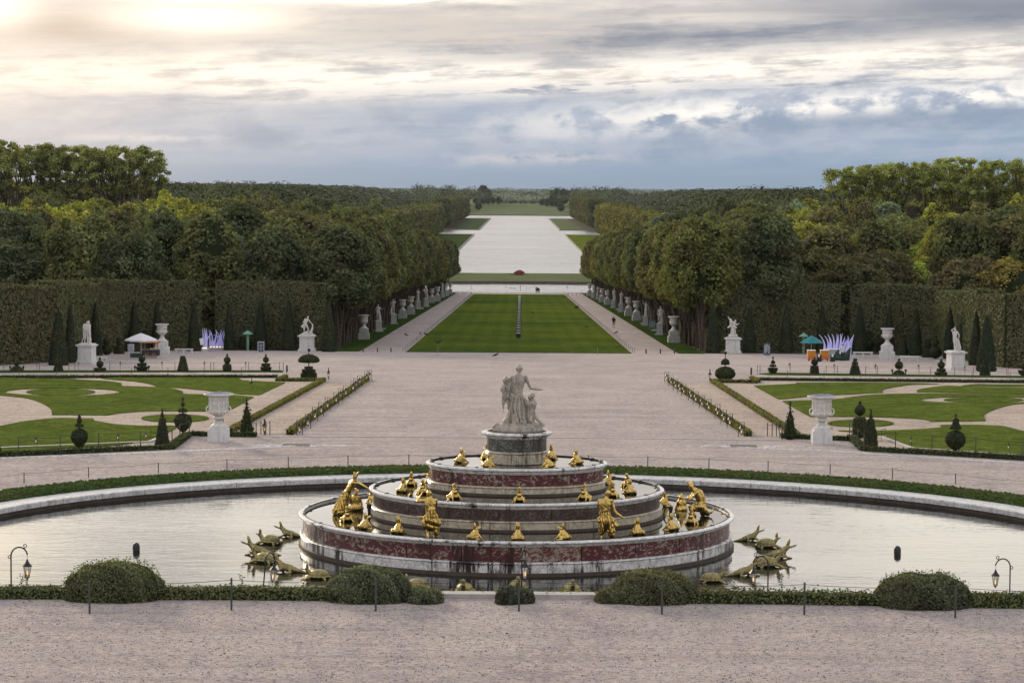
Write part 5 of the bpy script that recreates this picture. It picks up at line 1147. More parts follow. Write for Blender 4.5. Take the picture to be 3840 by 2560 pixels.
# ---------------------------------------------------------------- tall clipped hedges behind the side gardens
TH=(.094,.102,.048,1)
def tall(pts,h,lab,seed,colr=TH,w=2.6):
    P_=[gp(*q)+Vector((0,w/2+1.7,0)) for q in pts]
    hedge_line('tall_hedge',P_,w,h,lab,leaf=.17,den=80,colr=colr,group='tall clipped hedges',seed=seed,loose=.05)
tall([(1190,1316),(1000,1312),(800,1311)],7.8,'tall clipped hedge behind the struggling man statue, beside the left avenue',41)
tall([(712,1313),(430,1318),(308,1328)],7.8,'tall clipped hedge behind the parasol stand and left vase',42)
tall([(304,1330),(215,1342),(140,1356)],7.4,'tall clipped hedge turning towards the viewer behind the couple statue',43,(.105,.118,.05,1))
tall([(138,1358),(0,1368),(-200,1376)],6.9,'brownish tall clipped hedge at the far left edge of view',44,(.11,.106,.05,1))
tall([(2699,1317),(2950,1314),(3158,1313)],7.8,'tall clipped hedge behind the dark notice board, beside the right avenue',45)
tall([(3214,1314),(3400,1320),(3560,1331)],7.7,'tall clipped hedge behind the right vase and benches',46)
tall([(3563,1332),(3640,1343),(3735,1364)],7.2,'tall clipped hedge behind the rightmost statue',47,(.10,.12,.045,1))
tall([(3738,1368),(3840,1382),(4000,1388)],6.7,'tall clipped hedge at the far right edge of view',48)
# cone yews: base px, base y, top y, width
CN=[(220,1369,1162,78,'broadest cone yew at the far left, before the brownish hedge'),(264,1360,1138,52,'cone yew just left of the couple statue'),(305,1336,1142,44,'cone yew half hidden behind the couple statue'),(359,1332,1131,56,'cone yew just right of the couple statue'),
(503,1318,1130,54,'cone yew behind the white parasol'),(590,1316,1127,52,'cone yew behind the left vase'),(727,1316,1127,52,'cone yew at the dark opening in the left hedge'),(860,1313,1134,46,'cone yew behind the left lilac tentacles'),
(977,1312,1122,56,'cone yew behind the blue framed board'),(1083,1314,1124,56,'cone yew left of the struggling man statue'),(1234,1319,1134,60,'cone yew at the corner of the left avenue'),
(2673,1324,1135,60,'cone yew at the corner of the right avenue'),(2810,1321,1152,56,'cone yew right of the winged statue'),(2948,1321,1143,58,'cone yew right of the dark notice board'),(3082,1317,1138,48,'cone yew behind the teal parasol'),
(3224,1320,1130,56,'cone yew at the dark opening in the right hedge'),(3333,1324,1143,48,'cone yew behind the right vase'),(3433,1333,1152,54,'cone yew right of the right vase'),(3561,1344,1153,54,'cone yew left of the rightmost statue'),
(3609,1348,1164,44,'cone yew behind the rightmost statue'),(3658,1369,1164,56,'cone yew just right of the rightmost statue'),(3698,1392,1180,78,'broadest cone yew at the far right')]
for px,by,ty,w,lab in CN:
    h=by-ty; topi(px,by,[[(1,0),(w*.46,1),(w*.5,6),(w*.40,h*.35),(w*.27,h*.65),(w*.15,h*.9),(w*.08,h*.97),(1,h)]],lab,h*.9,'cone_yew',leaf=.10,colr=(.014,.027,.018,1),group='cone yews before the tall hedges')
DK=[(292,1345,[ball(16,18),ball(11,42),ball(7,60)],60,'left of the couple statue'),(400,1330,[ball(21,20),ball(14,50),ball(5,70)],72,'in shade left of the parasol stand'),(446,1327,[drum(22,19,0,28),drum(12,8,32,62)],60,'beside the white parasol'),
(641,1312,[drum(17,15,0,30),ball(11,45)],52,'between vase and bench'),(680,1306,[ball(26,24),drum(10,6,50,76)],60,'behind the left bench'),(918,1310,[drum(24,20,0,46)],40,'behind the green lantern pillar'),(1030,1308,[drum(20,24,0,40),ball(14,54)],56,'right of the blue framed board'),
(3258,1316,[ball(22,24),drum(16,14,50,62),ball(7,72)],70,'left of the right vase'),(3297,1318,[drum(14,14,0,22),ball(12,34)],36,'by the pedestal of the right vase'),(3383,1332,[drum(24,14,0,54)],50,'behind the right bench'),(3478,1340,[drum(22,22,0,36),drum(14,11,40,70)],64,'left of the dark globe yew'),(3508,1346,[ball(24,26),ball(13,62),ball(6,84)],84,'left of the rightmost cone group'),(3632,1352,[ball(14,20),ball(9,45)],50,'between two right cone yews')]
for px,by,sh,h,lab in DK: topi(px,by,sh,'dark clipped yew '+lab,h,'dark_yew',leaf=.09,colr=(.018,.026,.011,1),group='dark yews against the tall hedges')  # slightly darker green than the topiary rows
# ---------------------------------------------------------------- pedestals, statues, vases
def pedestal_mb(w,h,top=True):
    b=MB(); b.box((0,0,h*.06),(w*1.22,w*1.1,h*.12)).box((0,0,h*.15),(w*1.12,w*1.02,h*.06)).box((0,0,h*.51),(w,w*.9,h*.66)).box((0,0,h*.86),(w*1.1,w,h*.05)).box((0,0,h*.91),(w*1.24,w*1.12,h*.06)).box((0,0,h*.965),(w*1.0,w*.9,h*.05))
    return b
def statue(name,px,by,h_ped,w_ped,fig,lab,rz=0,mat='statue',group=None):
    p=gp(px,by); e=empty(name,p,rz); tag(e,lab,'statue',group)
    b=pedestal_mb(w_ped,h_ped).build('pedestal',M['ped'],e)
    MB().box((0,-w_ped*.45-.002,h_ped*.51),(w_ped*.72,.03,h_ped*.48)).build('relief_panel',M['ped'],b)
    o=mobj('figure',fig,e,(0,0,h_ped*.99)); return e
def fig_mesh(name,mb,ex,f,vox=.035): return sculpt(name,mb,M['statue'],vox,1,f,ex)
s=1.2
mb,ex=MB(),MB()
human(dict(pel=(-.15,0,.9),wai=(-.16,0,1.08),che=(-.10,0,1.3),nek=(-.02,0,1.46),hed=(.07,-.02,1.56),lsh=(-.22,0,1.4),lel=(-.26,-.1,1.14),lha=(-.04,-.15,1.04),rsh=(.05,0,1.4),rel=(.14,-.1,1.2),rha=(.1,-.1,1.05),lhi=(-.22,0,.88),lkn=(-.24,-.02,.48),lan=(-.38,.0,.08),rhi=(-.1,0,.88),rkn=(-.12,-.04,.48),ran=(-.14,-.04,.08),lto=(-.36,-.12,.03),rto=(-.14,-.16,.03),face=(.5,-1,0)),s,mb,ex)
human(dict(pel=(.14,0,.9),wai=(.14,0,1.08),che=(.13,0,1.3),nek=(.12,0,1.44),hed=(.14,0,1.56),lsh=(.0,0,1.38),lel=(.0,-.1,1.1),lha=(.1,-.14,.85),rsh=(.26,0,1.38),rel=(.28,0,1.1),rha=(.26,-.06,.8),lhi=(.06,0,.88),lkn=(.06,-.02,.48),lan=(.04,0,.08),rhi=(.22,0,.88),rkn=(.24,0,.48),ran=(.22,0,.08),lto=(.04,-.14,.03),rto=(.24,-.14,.03),face=(0,-1,0)),s,mb,ex)
mb.box((.2,.05,.22),(.32,.3,.5)); mb.cap((.25,.05,1.3),(.28,.05,.4),.09,.11)
statue('statue_group',326,1366,1.9,1.28,fig_mesh('figure',mb,ex,folds(.2,1.3,.02,10,6)),'white marble couple leaning together on a square pedestal at the far left',R(-12))
mb,ex=MB(),MB()
human(dict(pel=(-.12,0,.86),wai=(-.16,0,1.04),che=(-.08,0,1.26),nek=(.04,0,1.44),hed=(.10,-.01,1.58),lsh=(-.2,0,1.38),lel=(-.34,.05,1.14),lha=(-.3,.1,.95),rsh=(.14,0,1.36),rel=(.32,-.02,1.12),rha=(.5,0,.94),lhi=(-.2,0,.84),lkn=(-.26,-.05,.42),lan=(-.22,.0,.08),rhi=(-.02,0,.84),rkn=(.12,-.1,.5),ran=(.3,-.05,.14),lto=(-.24,-.12,.03),rto=(.4,-.1,.08),face=(.2,-1,0)),1.25,mb,ex)
mb.cap((.62,0,1.15),(.64,0,.75),.07,.09); mb.cap((.64,0,.75),(.45,0,.2),.11,.16); mb.cap((-.4,.02,1.05),(-.52,0,.9),.14,.16); mb.cap((-.5,0,.88),(-.3,0,.72),.12,.08)
for x in (-.4,-.15,.1,.35,.5): mb.ell((x,0,.08),(.22,.25,.13))
mb.cap((-.1,0,.1),(.05,.05,.35),.2,.12)
statue('statue_struggling_man',1151,1317,1.95,1.6,fig_mesh('figure',mb,ex,rough(.01,14)),'white marble nude man wrestling a curved form on a panelled pedestal, left',0)
mb,ex=MB(),MB()
human(dict(pel=(.0,0,.95),wai=(.02,0,1.1),che=(.05,0,1.32),nek=(.12,0,1.46),hed=(.2,-.01,1.56),lsh=(-.1,0,1.42),lel=(-.3,0,1.62),lha=(-.42,0,1.86),rsh=(.2,0,1.36),rel=(.36,-.1,1.18),rha=(.5,-.12,1.3),lhi=(-.1,0,.9),lkn=(-.14,-.05,.52),lan=(-.12,.0,.3),rhi=(.12,0,.9),rkn=(.2,-.05,.55),ran=(.25,0,.3),lto=(-.12,-.12,.28),rto=(.3,-.1,.28),face=(.6,-1,0)),1.22,mb,ex)
mb.cap((-.45,0,2.15),(-.05,0,1.6),.09,.17); mb.cap((-.3,.05,2.05),(-.25,.1,1.5),.1,.16); mb.cap((-.1,.1,1.5),(-.4,.05,1.22),.16,.12); mb.cap((-.4,.05,1.22),(-.62,0,1.1),.10,.06); mb.cap((.1,-.1,1.3),(.3,-.12,1.1),.13,.12)
mb.cap((0,0,1.2),(-.05,.02,.4),.2,.26)
for x in (-.35,-.1,.15,.35): mb.ell((x,0,.15),(.2,.25,.22))
statue('statue_group',2748,1325,1.9,1.55,fig_mesh('figure',mb,ex,addf(folds(.2,2.2,.03,9,8),rough(.015,15))),'white marble winged swirling group with raised arm on a pedestal, right',0)
mb,ex=MB(),MB()
human(dict(pel=(-.08,0,.9),wai=(-.1,0,1.06),che=(-.1,0,1.28),nek=(-.06,0,1.44),hed=(-.1,-.03,1.55),lsh=(-.26,0,1.38),lel=(-.42,-.1,1.52),lha=(-.22,-.12,1.68),rsh=(.08,0,1.4),rel=(.24,0,1.18),rha=(.2,-.06,.92),lhi=(-.16,0,.88),lkn=(-.16,-.08,.48),lan=(-.1,.02,.08),rhi=(.0,0,.88),rkn=(.02,-.08,.46),ran=(-.02,0,.08),lto=(-.12,-.14,.03),rto=(.0,-.14,.03),face=(-.5,-1,0)),1.2,mb,ex)
mb.cap((.2,.05,.95),(.28,.05,.2),.12,.24); mb.cap((0,0,1.0),(.2,0,.9),.12,.1)
statue('statue_shielding_man',3583,1387,1.75,1.28,fig_mesh('figure',mb,ex,folds(.1,.95,.02,9,5,(.25,0))),'white marble man leaning on drapery with a hand at his head, far right',R(14))
# vases on pedestals (two near the hedges, twelve-odd along the avenue)
def vase_proto(name,lead,bandd,mat='statue',pm='ped'):
    e=empty(name)
    b=MB().box((0,0,.30),(1.02,1.02,.6)).box((0,0,.82),(.82,.82,.46)); b.build('pedestal',M[pm],e)
    MB().lathe([(.36,1.05),(.38,1.10),(.22,1.22),(.15,1.38),(.14,1.48),(.20,1.52)],n=18).build('foot',M[mat],e,auto=50)
    bw=MB().lathe([(.10,1.52),(.26,1.56),(.36,1.68),(.38,1.80),(.345,1.84),(.34,1.98),(.36,2.15),(.41,2.24),(.2,2.26),(0,2.26)],n=24).build('bowl',M[mat],e,auto=50)
    if bandd:
        t=MB()
        for i in range(6): t.tube([(.365*math.cos(a),.365*math.sin(a),2.08-.10*math.sin((a-i*PI/3)*3)) for a in np.linspace(i*PI/3,(i+1)*PI/3,7)],.025,6)
        t.build('garland',M[mat],bw)
        for s_ in (-1,1): MB().tube([(s_*(.36+.08*math.sin(v)),0,1.70+.08*(1-math.cos(v))) for v in np.linspace(0,PI,7)],.022,6).build('handle',M[mat],bw)
    MB().lathe([(.38,2.235),(.50,2.27),(.52,2.30),(.48,2.33),(.3,2.32),(0,2.32)],n=28).build('lip',M[mat],e,auto=40)
    if lead: MB().lathe([(.44,2.328),(.46,2.345),(0,2.37)],n=24).build('cover',M['urncover'],e)
    return e
kv=Kind(vase_proto('garden_vase',True,True)); kv2=Kind(vase_proto('avenue_vase',False,False,'statue','pedgrey'))
for px,by,ty,lab in ((608,1330,1213,'white marble vase with garlands on a stepped pedestal beside the parasol stand'),(3326,1347,1229,'white marble vase with garlands on a stepped pedestal between the right benches')):
    p=gp(px,by); kv.put(p,0,(by-ty)*p.y/F/2.35,lab,'garlanded vases before the tall hedges','vase')
ordn=['nearest','second','third','fourth','fifth','farthest']
def avp(name,J,seed,extra=None,s=1.12,fz_=(.1,1.05,.02,10,5)):
    mb,ex=MB(),MB(); J=dict(J); J.setdefault('face',(0,-1,0))
    human(J,s,mb,ex); 
    if extra: extra(mb)
    mb.ell((0,0,.03),(.3,.26,.06)); e=empty(name)
    b=MB(); b.box((0,0,.10),(1.05,1.05,.2)).box((0,0,.7),(.74,.74,1.1)).box((0,0,1.29),(.95,.95,.1)).box((0,0,1.38),(.66,.66,.09)); b.build('pedestal',M['pedgrey'],e)
    mobj('figure',fig_mesh('figure',mb,ex,folds(*fz_),.04),e,(0,0,1.41)); return Kind(e)
DR=lambda mb:(mb.cap((0,0,.95),(0,.02,.15),.19,.24))
dr2=lambda mb:(mb.cap((.14,0,1.2),(.2,.02,.1),.1,.2),mb.cap((-.1,0,.95),(.1,0,.9),.16,.14))
dog=lambda mb:(mb.cap((-.3,0,.3),(-.26,0,.62),.14,.1),mb.ell((-.3,-.05,.72),(.1,.12,.1)),mb.cap((-.32,.1,.1),(-.3,0,.3),.16,.14))
AV=[avp('avenue_statue',dict(lel=(-.26,0,1.14),lha=(-.2,-.1,.95),rel=(.34,-.1,1.2),rha=(.52,-.2,1.34)),1,dr2),
 avp('avenue_statue',dict(lel=(-.3,0,1.15),lha=(-.3,-.1,1.0),rel=(.36,0,1.3),rha=(.2,-.05,1.62)),2,dog),
 avp('avenue_statue',dict(lel=(-.3,-.05,1.2),lha=(-.12,-.18,1.25),rel=(.3,-.05,1.16),rha=(.12,-.2,1.1)),3,DR),
 avp('avenue_statue',dict(lel=(-.36,0,1.55),lha=(-.42,-.02,1.8),rel=(.28,0,1.14),rha=(.3,-.1,.9)),4,DR),
 avp('avenue_statue',dict(lel=(-.26,-.02,1.12),lha=(-.26,-.12,.95),rel=(.3,.02,1.15),rha=(.16,-.1,.98),lkn=(-.16,-.1,.5)),5,dr2)]
z3=lambda x,y:(1160+x*.4465,640+y*.4465); z4=lambda x,y:(2100+x*.4465,640+y*.4465)
Lv=[('u',458,1420,1210),(0,577,1355,1122),(1,703,1290,1078),('u',783,1245,1082),('u',852,1210,1055),(2,912,1165,993),(4,979,1145,972),('u',1028,1112,990),('u',1075,1100,975),(3,1118,1068,938),(1,1152,1055,938),('u',1183,1040,945)]
Rv=[('u',955,1448,1222),(4,843,1382,1138),(3,722,1305,1102),('u',642,1262,1095),('u',577,1222,1063),(2,515,1190,1012),(0,452,1155,990),('u',398,1128,1007),('u',353,1105,990),(2,315,1085,972),(4,280,1072,950),('u',248,1055,950)]
ds={0:'marble statue of a draped figure stretching out one arm',1:'marble statue with an animal at its side and bent raised arm',2:'fully draped marble statue with crossed arms',3:'draped marble statue raising one arm beside its head',4:'marble statue of a slender standing figure with hand on hip'}
for side,LL,f_ in (('left',Lv,z3),('right',Rv,z4)):
    nu=ns=0; No=['first','second','third','fourth','fifth','sixth','seventh']
    for k,x,y,t in LL:
        p=gp(*f_(x,y)); h=(y-t)*.4465*p.y/F
        if k=='u': kv2.put(p,0,h/2.33,'pale stone vase on a stepped base, %s vase along the %s avenue'%(No[nu],side),'vases along the avenue','vase'); nu+=1
        else: AV[k].put(p,R(20 if side=='left' else -20),h/3.35,ds[k]+', %s statue along the %s avenue'%(No[ns],side) if len((ds[k]+', x statue along the x avenue').split())<=16 else 'draped marble %s statue along the %s avenue'%(No[ns],side),'statues along the avenue','statue'); ns+=1
# benches
def bench(L=2.0):
    e=empty('stone_bench'); MB().box((0,0,.47),(L,.55,.10)).build('seat',M['ped'],e)
    for x in (-L*.42,0,L*.42): MB().box((x,0,.21),(.24,.42,.42),0,.8).build('support',M['ped'],e)
    return e
kbn=Kind(bench())
for px,by,w,rz,lab in ((378,1352,40,35,'stone bench running back from the couple statue pedestal'),(690,1325,68,0,'stone bench between the left vase and the lilac tentacles'),(3236,1339,74,-6,'stone bench between the right lilac tentacles and the right vase'),(3410,1354,70,-8,'stone bench right of the right vase'),(3532,1366,38,-35,'stone bench half hidden by the rightmost pedestal'),
 (1437,1238,13,60,'small stone bench beyond the first left avenue statue'),(2453,1243,14,-60,'small stone bench beside the first right avenue statue'),(2412,1218,14,-60,'small stone bench beside the second right avenue statue'),(2317,1164,12,-60,'small stone bench far along the right avenue'),(1580,1160,12,60,'small stone bench far along the left avenue')):
    p=gp(px,by); kbn.put(p,R(rz),w*p.y/F/2.0/max(.5,abs(math.cos(R(rz)))),lab,'stone benches','bench')
# ---------------------------------------------------------------- lilac tentacle installations
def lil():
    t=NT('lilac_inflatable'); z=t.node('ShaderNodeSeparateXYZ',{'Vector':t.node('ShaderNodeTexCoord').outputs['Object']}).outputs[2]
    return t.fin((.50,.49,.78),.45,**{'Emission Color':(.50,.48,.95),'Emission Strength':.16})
M['lilac']=lil(); M['boxwhite']=plain('white_box_paint',(.62,.62,.66),.6,var=.06)
M['glow']=emit('strip_light',(1.0,.66,.38),3.0)
def tent(px,by,wpx,tents,base_h,lab,nm='tentacle_sculpture',hpx=1.0,lights=7):
    p=gp(px,by); k=p.y/F; e=empty(nm,p); tag(e,lab,'sculpture','lilac tentacle sculptures')
    MB().box((0,0,base_h*k/2),(wpx*k,1.1,base_h*k)).build('base',M['boxwhite'],e)
    for i,(x0,cx,x1,top,r,yy) in enumerate(tents):
        P0=np.array((x0*k,yy,base_h*k)); P3=np.array((x1*k,yy*.8,top*k)); P1=np.array((x0*k+(x0-cx)*.1*k,yy,(base_h+(top-base_h)*.35)*k)); P2=np.array((cx*k,yy*.9,(base_h+(top-base_h)*.7)*k))
        pts=[(1-t)**3*P0+3*(1-t)**2*t*P1+3*(1-t)*t*t*P2+t**3*P3 for t in np.linspace(0,1,12)]
        MB().tube(pts,[r*k*(1-.86*t**1.3) for t in np.linspace(0,1,12)],10).build('tentacle',M['lilac'],e,smooth=True)
    for i in range(lights): MB().ell(((i+.5-lights/2)*wpx*k/lights*.9,-.42,base_h*k+.03),(.10,.05,.04),8,6).build('strip_lamp',M['glow'],e)
tent(828,1312,92,[(-42,-40,-46,76,4,.2),(-38,-20,-42,64,4.5,0),(-30,-30,-40,74,4,-.1),(-26,-10,-20,76,4.5,.2),(-16,8,4,58,5,-.2),(-6,0,-20,72,4,.3),(2,14,-26,58,5,-.3),(6,-8,2,74,4.5,.2),(16,12,4,67,4,-.1),(22,16,9,72,5,0),(26,22,20,60,4,.2),(32,20,48,70,4.5,-.2),(38,36,28,78,5,.1),(-10,-14,-12,50,4,.3)],11,'lilac inflatable tentacles on a long white base before the left opening')
tent(768,1316,22,[(-4,-8,-8,84,5,.1),(2,4,-1,86,5.5,-.1),(6,10,6,84,4.5,0),(4,10,28,70,4.5,-.2)],11,'small cluster of lilac tentacles on a short white base, farther left',lights=3)
tent(3140,1342,96,[(-50,-44,-56,70,4,.2),(-44,-46,-70,88,4,.3),(-36,-28,-50,84,4.5,0),(-30,-22,-38,90,4.5,-.1),(-22,-18,-34,84,4.5,.2),(-14,-8,-22,90,5,0),(-8,2,-4,90,5,-.2),(0,4,4,86,4.5,.2),(8,14,10,92,4.5,0),(10,24,26,80,5,-.2),(18,10,20,92,4,.3),(24,30,44,74,4.5,.1),(34,44,38,84,5,0),(42,40,58,80,5,-.1),(36,48,62,86,5,.2),(48,54,60,88,4.5,0),(20,26,36,72,4,.2)],16,'large fan of lilac inflatable tentacles behind the orange carts on the right')
# signs
M['navy']=plain('navy_board',(.035,.075,.13),.5,var=.1); M['signwhite']=plain('sign_white',(.72,.74,.76),.5,var=.04); M['slate']=plain('slate_blue_board',(.07,.12,.165),.5,var=.1)
def a_board(px,by,w,h,mat,lab,kind):
    p=gp(px,by); k=p.y/F; e=empty('a_board',p,R(8 if px<2000 else -8)); tag(e,lab,'sign'); W_,H_=w*k,h*k
    for s_,nm in ((-1,'front_board'),(1,'back_board')):
        o=MB().box((0,0,H_/2),(W_,.05,H_)).build(nm,M[mat],e); o.location=(0,s_*.28,0.0); o.rotation_euler=(R(-s_*9),0,0)
        if s_<0:
            fb=o; fr=MB()
            if kind==0:
                for x in (-W_/2,W_/2): fr.box((x,-.03,H_/2),(.06,.03,H_))
                for z in (.02,H_): fr.box((0,-.03,z),(W_+.06,.03,.06))
                fr.build('frame',M['signwhite'],fb)
                tx=MB(); tx.ell((0,-.035,H_*.86),(.05,.01,.05),8,6)
                for z,w2 in ((.70,.5),(.65,.62),(.52,.3),(.46,.4),(.33,.62),(.27,.5),(.12,.25)): tx.box((0,-.032,H_*z),(W_*w2,.012,.035))
                tx.build('lettering',M['ped'],fb)
            else:
                tx=MB(); tx.box((-.03,-.032,H_*.93),(.16,.012,.03)).box((.06,-.032,H_*.93),(.06,.012,.07),0,.3)
                for i,(z,w2) in enumerate(((.84,.85),(.78,.85),(.69,.5),(.64,.5),(.55,.55),(.49,.55),(.40,.55),(.35,.45),(.25,.35),(.19,.35))): tx.box((-W_*.42+W_*w2/2,-.032,H_*z),(W_*w2,.012,.035))
                for z in (.66,.52,.37,.22): tx.box((W_*.33,-.032,H_*z),(.09,.012,.12))
                tx.build('lettering',M['signwhite'],fb)
    return e
a_board(978,1320,22,40,'navy','navy blue folding board with a white frame left of the struggling man',0)
a_board(2876,1331,24,44,'slate','slate blue folding notice board with white lines and arrow, right',1)
p=gp(2446,1237); e=empty('notice_panel',p,R(-25)); tag(e,'dark slatted notice panel between the first two right avenue statues','sign'); MB().box((0,0,.85),(.85,.06,1.2)).build('board',M['slate'],e); [MB().box((x,.0,.75),(.05,.09,1.5)).build('post',M['pedgrey'],e) for x in (-.45,.45)]
l_=MB(); [l_.box((0,-.035,.5+.1*i),(.6,.012,.03)) for i in range(8)]; l_.build('lettering',M['ped'],e)
p=gp(757,1317); k=p.y/F; e=empty('lectern_sign',p); tag(e,'white tilted information panel on a thin post beside the tentacles','sign')
MB().tube([(0,0,0),(0,0,26*k)],.03,6).build('post',M['post'],e); o=MB().box((0,0,0),(.42,.03,.75)).build('panel',M['signwhite'],e); o.location=(.0,-.05,37*k); o.rotation_euler=(R(-15),R(-14),0)
# green lantern pillars
M['mint']=plain('mint_green_paint',(.16,.34,.24),.5,var=.12); M['teal']=plain('teal_canvas',(.015,.19,.21),.7,var=.15); M['redband']=plain('red_band',(.32,.08,.07),.6)
def pagoda(px,by,lab,red,h=78):
    p=gp(px,by); k=p.y/F; e=empty('lantern_pillar',p); tag(e,lab,'lantern pillar','green lantern pillars')
    b=MB(); b.lathe([(4.2*k,0),(4.2*k,16*k)],n=8).build('shaft',M['mint'],e)
    for i in range(5):
        z=(16+i*9)*k; MB().lathe([(3.6*k,z),(5.6*k,z+2*k),(5.6*k,z+6*k),(3.6*k,z+8.6*k)],n=8).build('lantern_ring',M['redband'] if red and i in (1,3) else M['mint'],e)
    MB().lathe([(3*k,60*k),(3*k,64*k)],n=8).build('neck',M['mint'],e)
    MB().lathe([(21*k,62.5*k),(21*k,64*k),(1*k,77*k),(0,h*k)],n=4,a0=.4).build('roof',M['mint'],e)
pagoda(929,1315,'green stacked lantern pillar with pyramid roof left of the navy board',False)
pagoda(3013,1324,'green stacked lantern pillar with red bands behind the teal parasol',True,76)
# parasols and carts
def parasol(px,by,rpx,top,rim,lab,mat,n=8,val=4,off=0):
    p=gp(px,by)+Vector((0,off,0)); k=p.y/F; e=empty('parasol',p); tag(e,lab,'parasol')
    MB().tube([(0,0,0),(0,0,top*k)],.03,8).build('pole',M['ped'],e)
    MB().lathe([(rpx*k,(rim-val)*k),(rpx*k,rim*k),(rpx*.5*k,(rim+(top-rim)*.56)*k),(0,top*k)],n=n,a0=.2,cap=False).build('canopy',M[mat],e)
    rb=MB(); [rb.tube([(0,0,(top-3)*k),(rpx*.96*k*math.cos(.2+i*2*PI/n),rpx*.96*k*math.sin(.2+i*2*PI/n),(rim-1)*k)],.015,4) for i in range(n)]; rb.build('ribs',M['bark'],e)
M['canvas']=plain('white_canvas',(.66,.65,.68),.8,var=.05)
parasol(529,1345,61,97,72,'white canvas parasol over the coffee cart on the left',M and 'canvas',8,5)
M['cartw']=plain('dark_cart_wood',(.045,.03,.038),.5); M['orangewood']=plain('orange_wood',(.42,.17,.04),.5); M['tealbox']=plain('teal_grey_box',(.04,.08,.10),.6); M['greybox']=plain('grey_cabinet',(.36,.36,.42),.6,var=.08)
p=gp(563,1341); k=p.y/F; e=empty('coffee_cart',p); tag(e,'dark wooden coffee cart with orange spoked wheels under the white parasol','cart')
MB().box((0,0,20*k),(70*k,1.1,22*k)).build('body',M['cartw'],e)
MB().box((0,0,59*k),(74*k,1.3,5*k)).build('roof_board',M['orangewood'],e)
for x in (-31,-17,17,31): MB().tube([(x*k,-.4,31*k),(x*k,-.4,57*k)],.035,5).build('post',M['orangewood'],e)
for x in (17,-8):
    w=MB().tube([(x*k+10*k*math.cos(a),-.62,11*k+11*k*math.sin(a)) for a in np.linspace(0,2*PI,22)],.05,6,False).build('wheel',M['tealbox'],e); sp=MB(); [sp.tube([(x*k,-.62,11*k),(x*k+10*k*math.cos(a),-.62,11*k+11*k*math.sin(a))],.028,4) for a in np.arange(10)*PI/5]; sp.build('spokes',M['orangewood'],w)
MB().box((27*k,-.3,46*k),(11*k,.05,20*k)).build('menu_board',M['signwhite'],e)
cp=MB(); [cp.lathe([(.05,0),(.06,.16)],(x*k,-.2,31*k),8) for x in (3,6,9,12,15,22,24)]; cp.build('cups',M['signwhite'],e)
MB().box((-17*k,-.56,10*k),(5*k,.03,6*k)).build('label_plate',M['signwhite'],e)
p=gp(491,1334); k=p.y/F; e=empty('side_cabinet',p); tag(e,'grey cabinet on a stone stand left of the coffee cart','cabinet')
MB().box((0,0,31*k),(21*k,.6,26*k)).build('cabinet',M['greybox'],e); MB().box((0,0,9*k),(12*k,.4,18*k),0,1.2).build('stand',M['ped'],e)
p=gp(508,1340); k=p.y/F; e=empty('storage_box',p); tag(e,'low teal grey box left of the coffee cart','box'); MB().box((0,0,7.5*k),(36*k,.8,15*k)).build('body',M['tealbox'],e); MB().box((0,0,15.7*k),(38*k,.86,1.4*k)).build('lid',M['cartw'],e)
parasol(3042,1345,47,88,61,'teal parasol over the left orange cart',M and 'teal',6,1)
def orange_mat():
    t=NT('orange_print'); v=t.node('ShaderNodeTexVoronoi',{'Vector':t.coord(),'Scale':9.0}).outputs['Distance']; z=t.node('ShaderNodeSeparateXYZ',{'Vector':t.node('ShaderNodeTexCoord').outputs['Object']}).outputs[2]
    c=t.mix(t.ramp(v,[(.2,1),(.5,0)]),(.42,.15,.01),(.72,.40,.03)); c=t.mix(t.ramp(z,[(.50,1),(.62,0)]),c,(.52,.13,.04)); return t.fin(c,.5)
M['orange']=orange_mat()
for px,lab in ((3042,'orange patterned juice cart under the teal parasol'),(3091,'orange patterned juice cart right of the one under the parasol')):
    p=gp(px,1352); k=p.y/F; e=empty('orange_cart',p); tag(e,lab,'cart','orange juice carts'); MB().box((0,0,22*k),(30*k,.85,34*k)).build('body',M['orange'],e); MB().box((0,0,39.5*k),(31*k,.9,1.4*k)).build('worktop',M['signwhite'],e)
    for x in (-10,10): MB().lathe([(.1,-.05),(.1,.05)],(0,0,0),12).build('wheel',M['iron'],e).matrix_local=Matrix.Translation((x*k,-.3,.1))@Matrix.Rotation(PI/2,4,'X')
M['bin']=plain('black_green_plastic',(.012,.022,.02),.5)
for px,lab in ((3070,'dark bin with a white notice between the two orange carts'),(3121,'dark bin with a white notice right of the orange carts')):
    p=gp(px,1356); k=p.y/F; e=empty('waste_bin',p); tag(e,lab,'bin','dark bins by the carts'); MB().box((0,0,13*k),(17*k,.6,26*k),0,1.1).build('body',M['bin'],e); MB().box((0,0,27*k),(15*k,.5,2*k)).build('lid',M['bin'],e); MB().box((-1*k,-.345,24*k),(7*k,.02,10*k)).build('notice',M['signwhite'],e)
p=gp(3128,1346); k=p.y/F; e=empty('serving_counter',p+Vector((0,.9,0))); tag(e,'grey serving counter with glass guard behind the dark bins','counter'); MB().box((0,0,17*k),(46*k,.7,34*k)).build('body',M['greybox'],e); MB().box((0,0,35*k),(50*k,.9,2*k)).build('top',M['signwhite'],e)
mb=MB(); mb.cap((3161*0,0,0),(0,0,0),.01); mb=MB()
p=gp(3162,1352); k=p.y/F
for a,b,r0_,r1_ in (((-22,.3,16),(-14,.3,36),11,5),((-14,.4,10),(16,.3,14),12,13),((16,.2,12),(30,.1,44),12,4),((-30,.1,6),(20,.1,4),7,8),((22,.2,8),(26,.2,30),9,7)):
    mb.cap((a[0]*k,a[1],a[2]*k),(b[0]*k,b[1],b[2]*k),r0_*k,r1_*k)
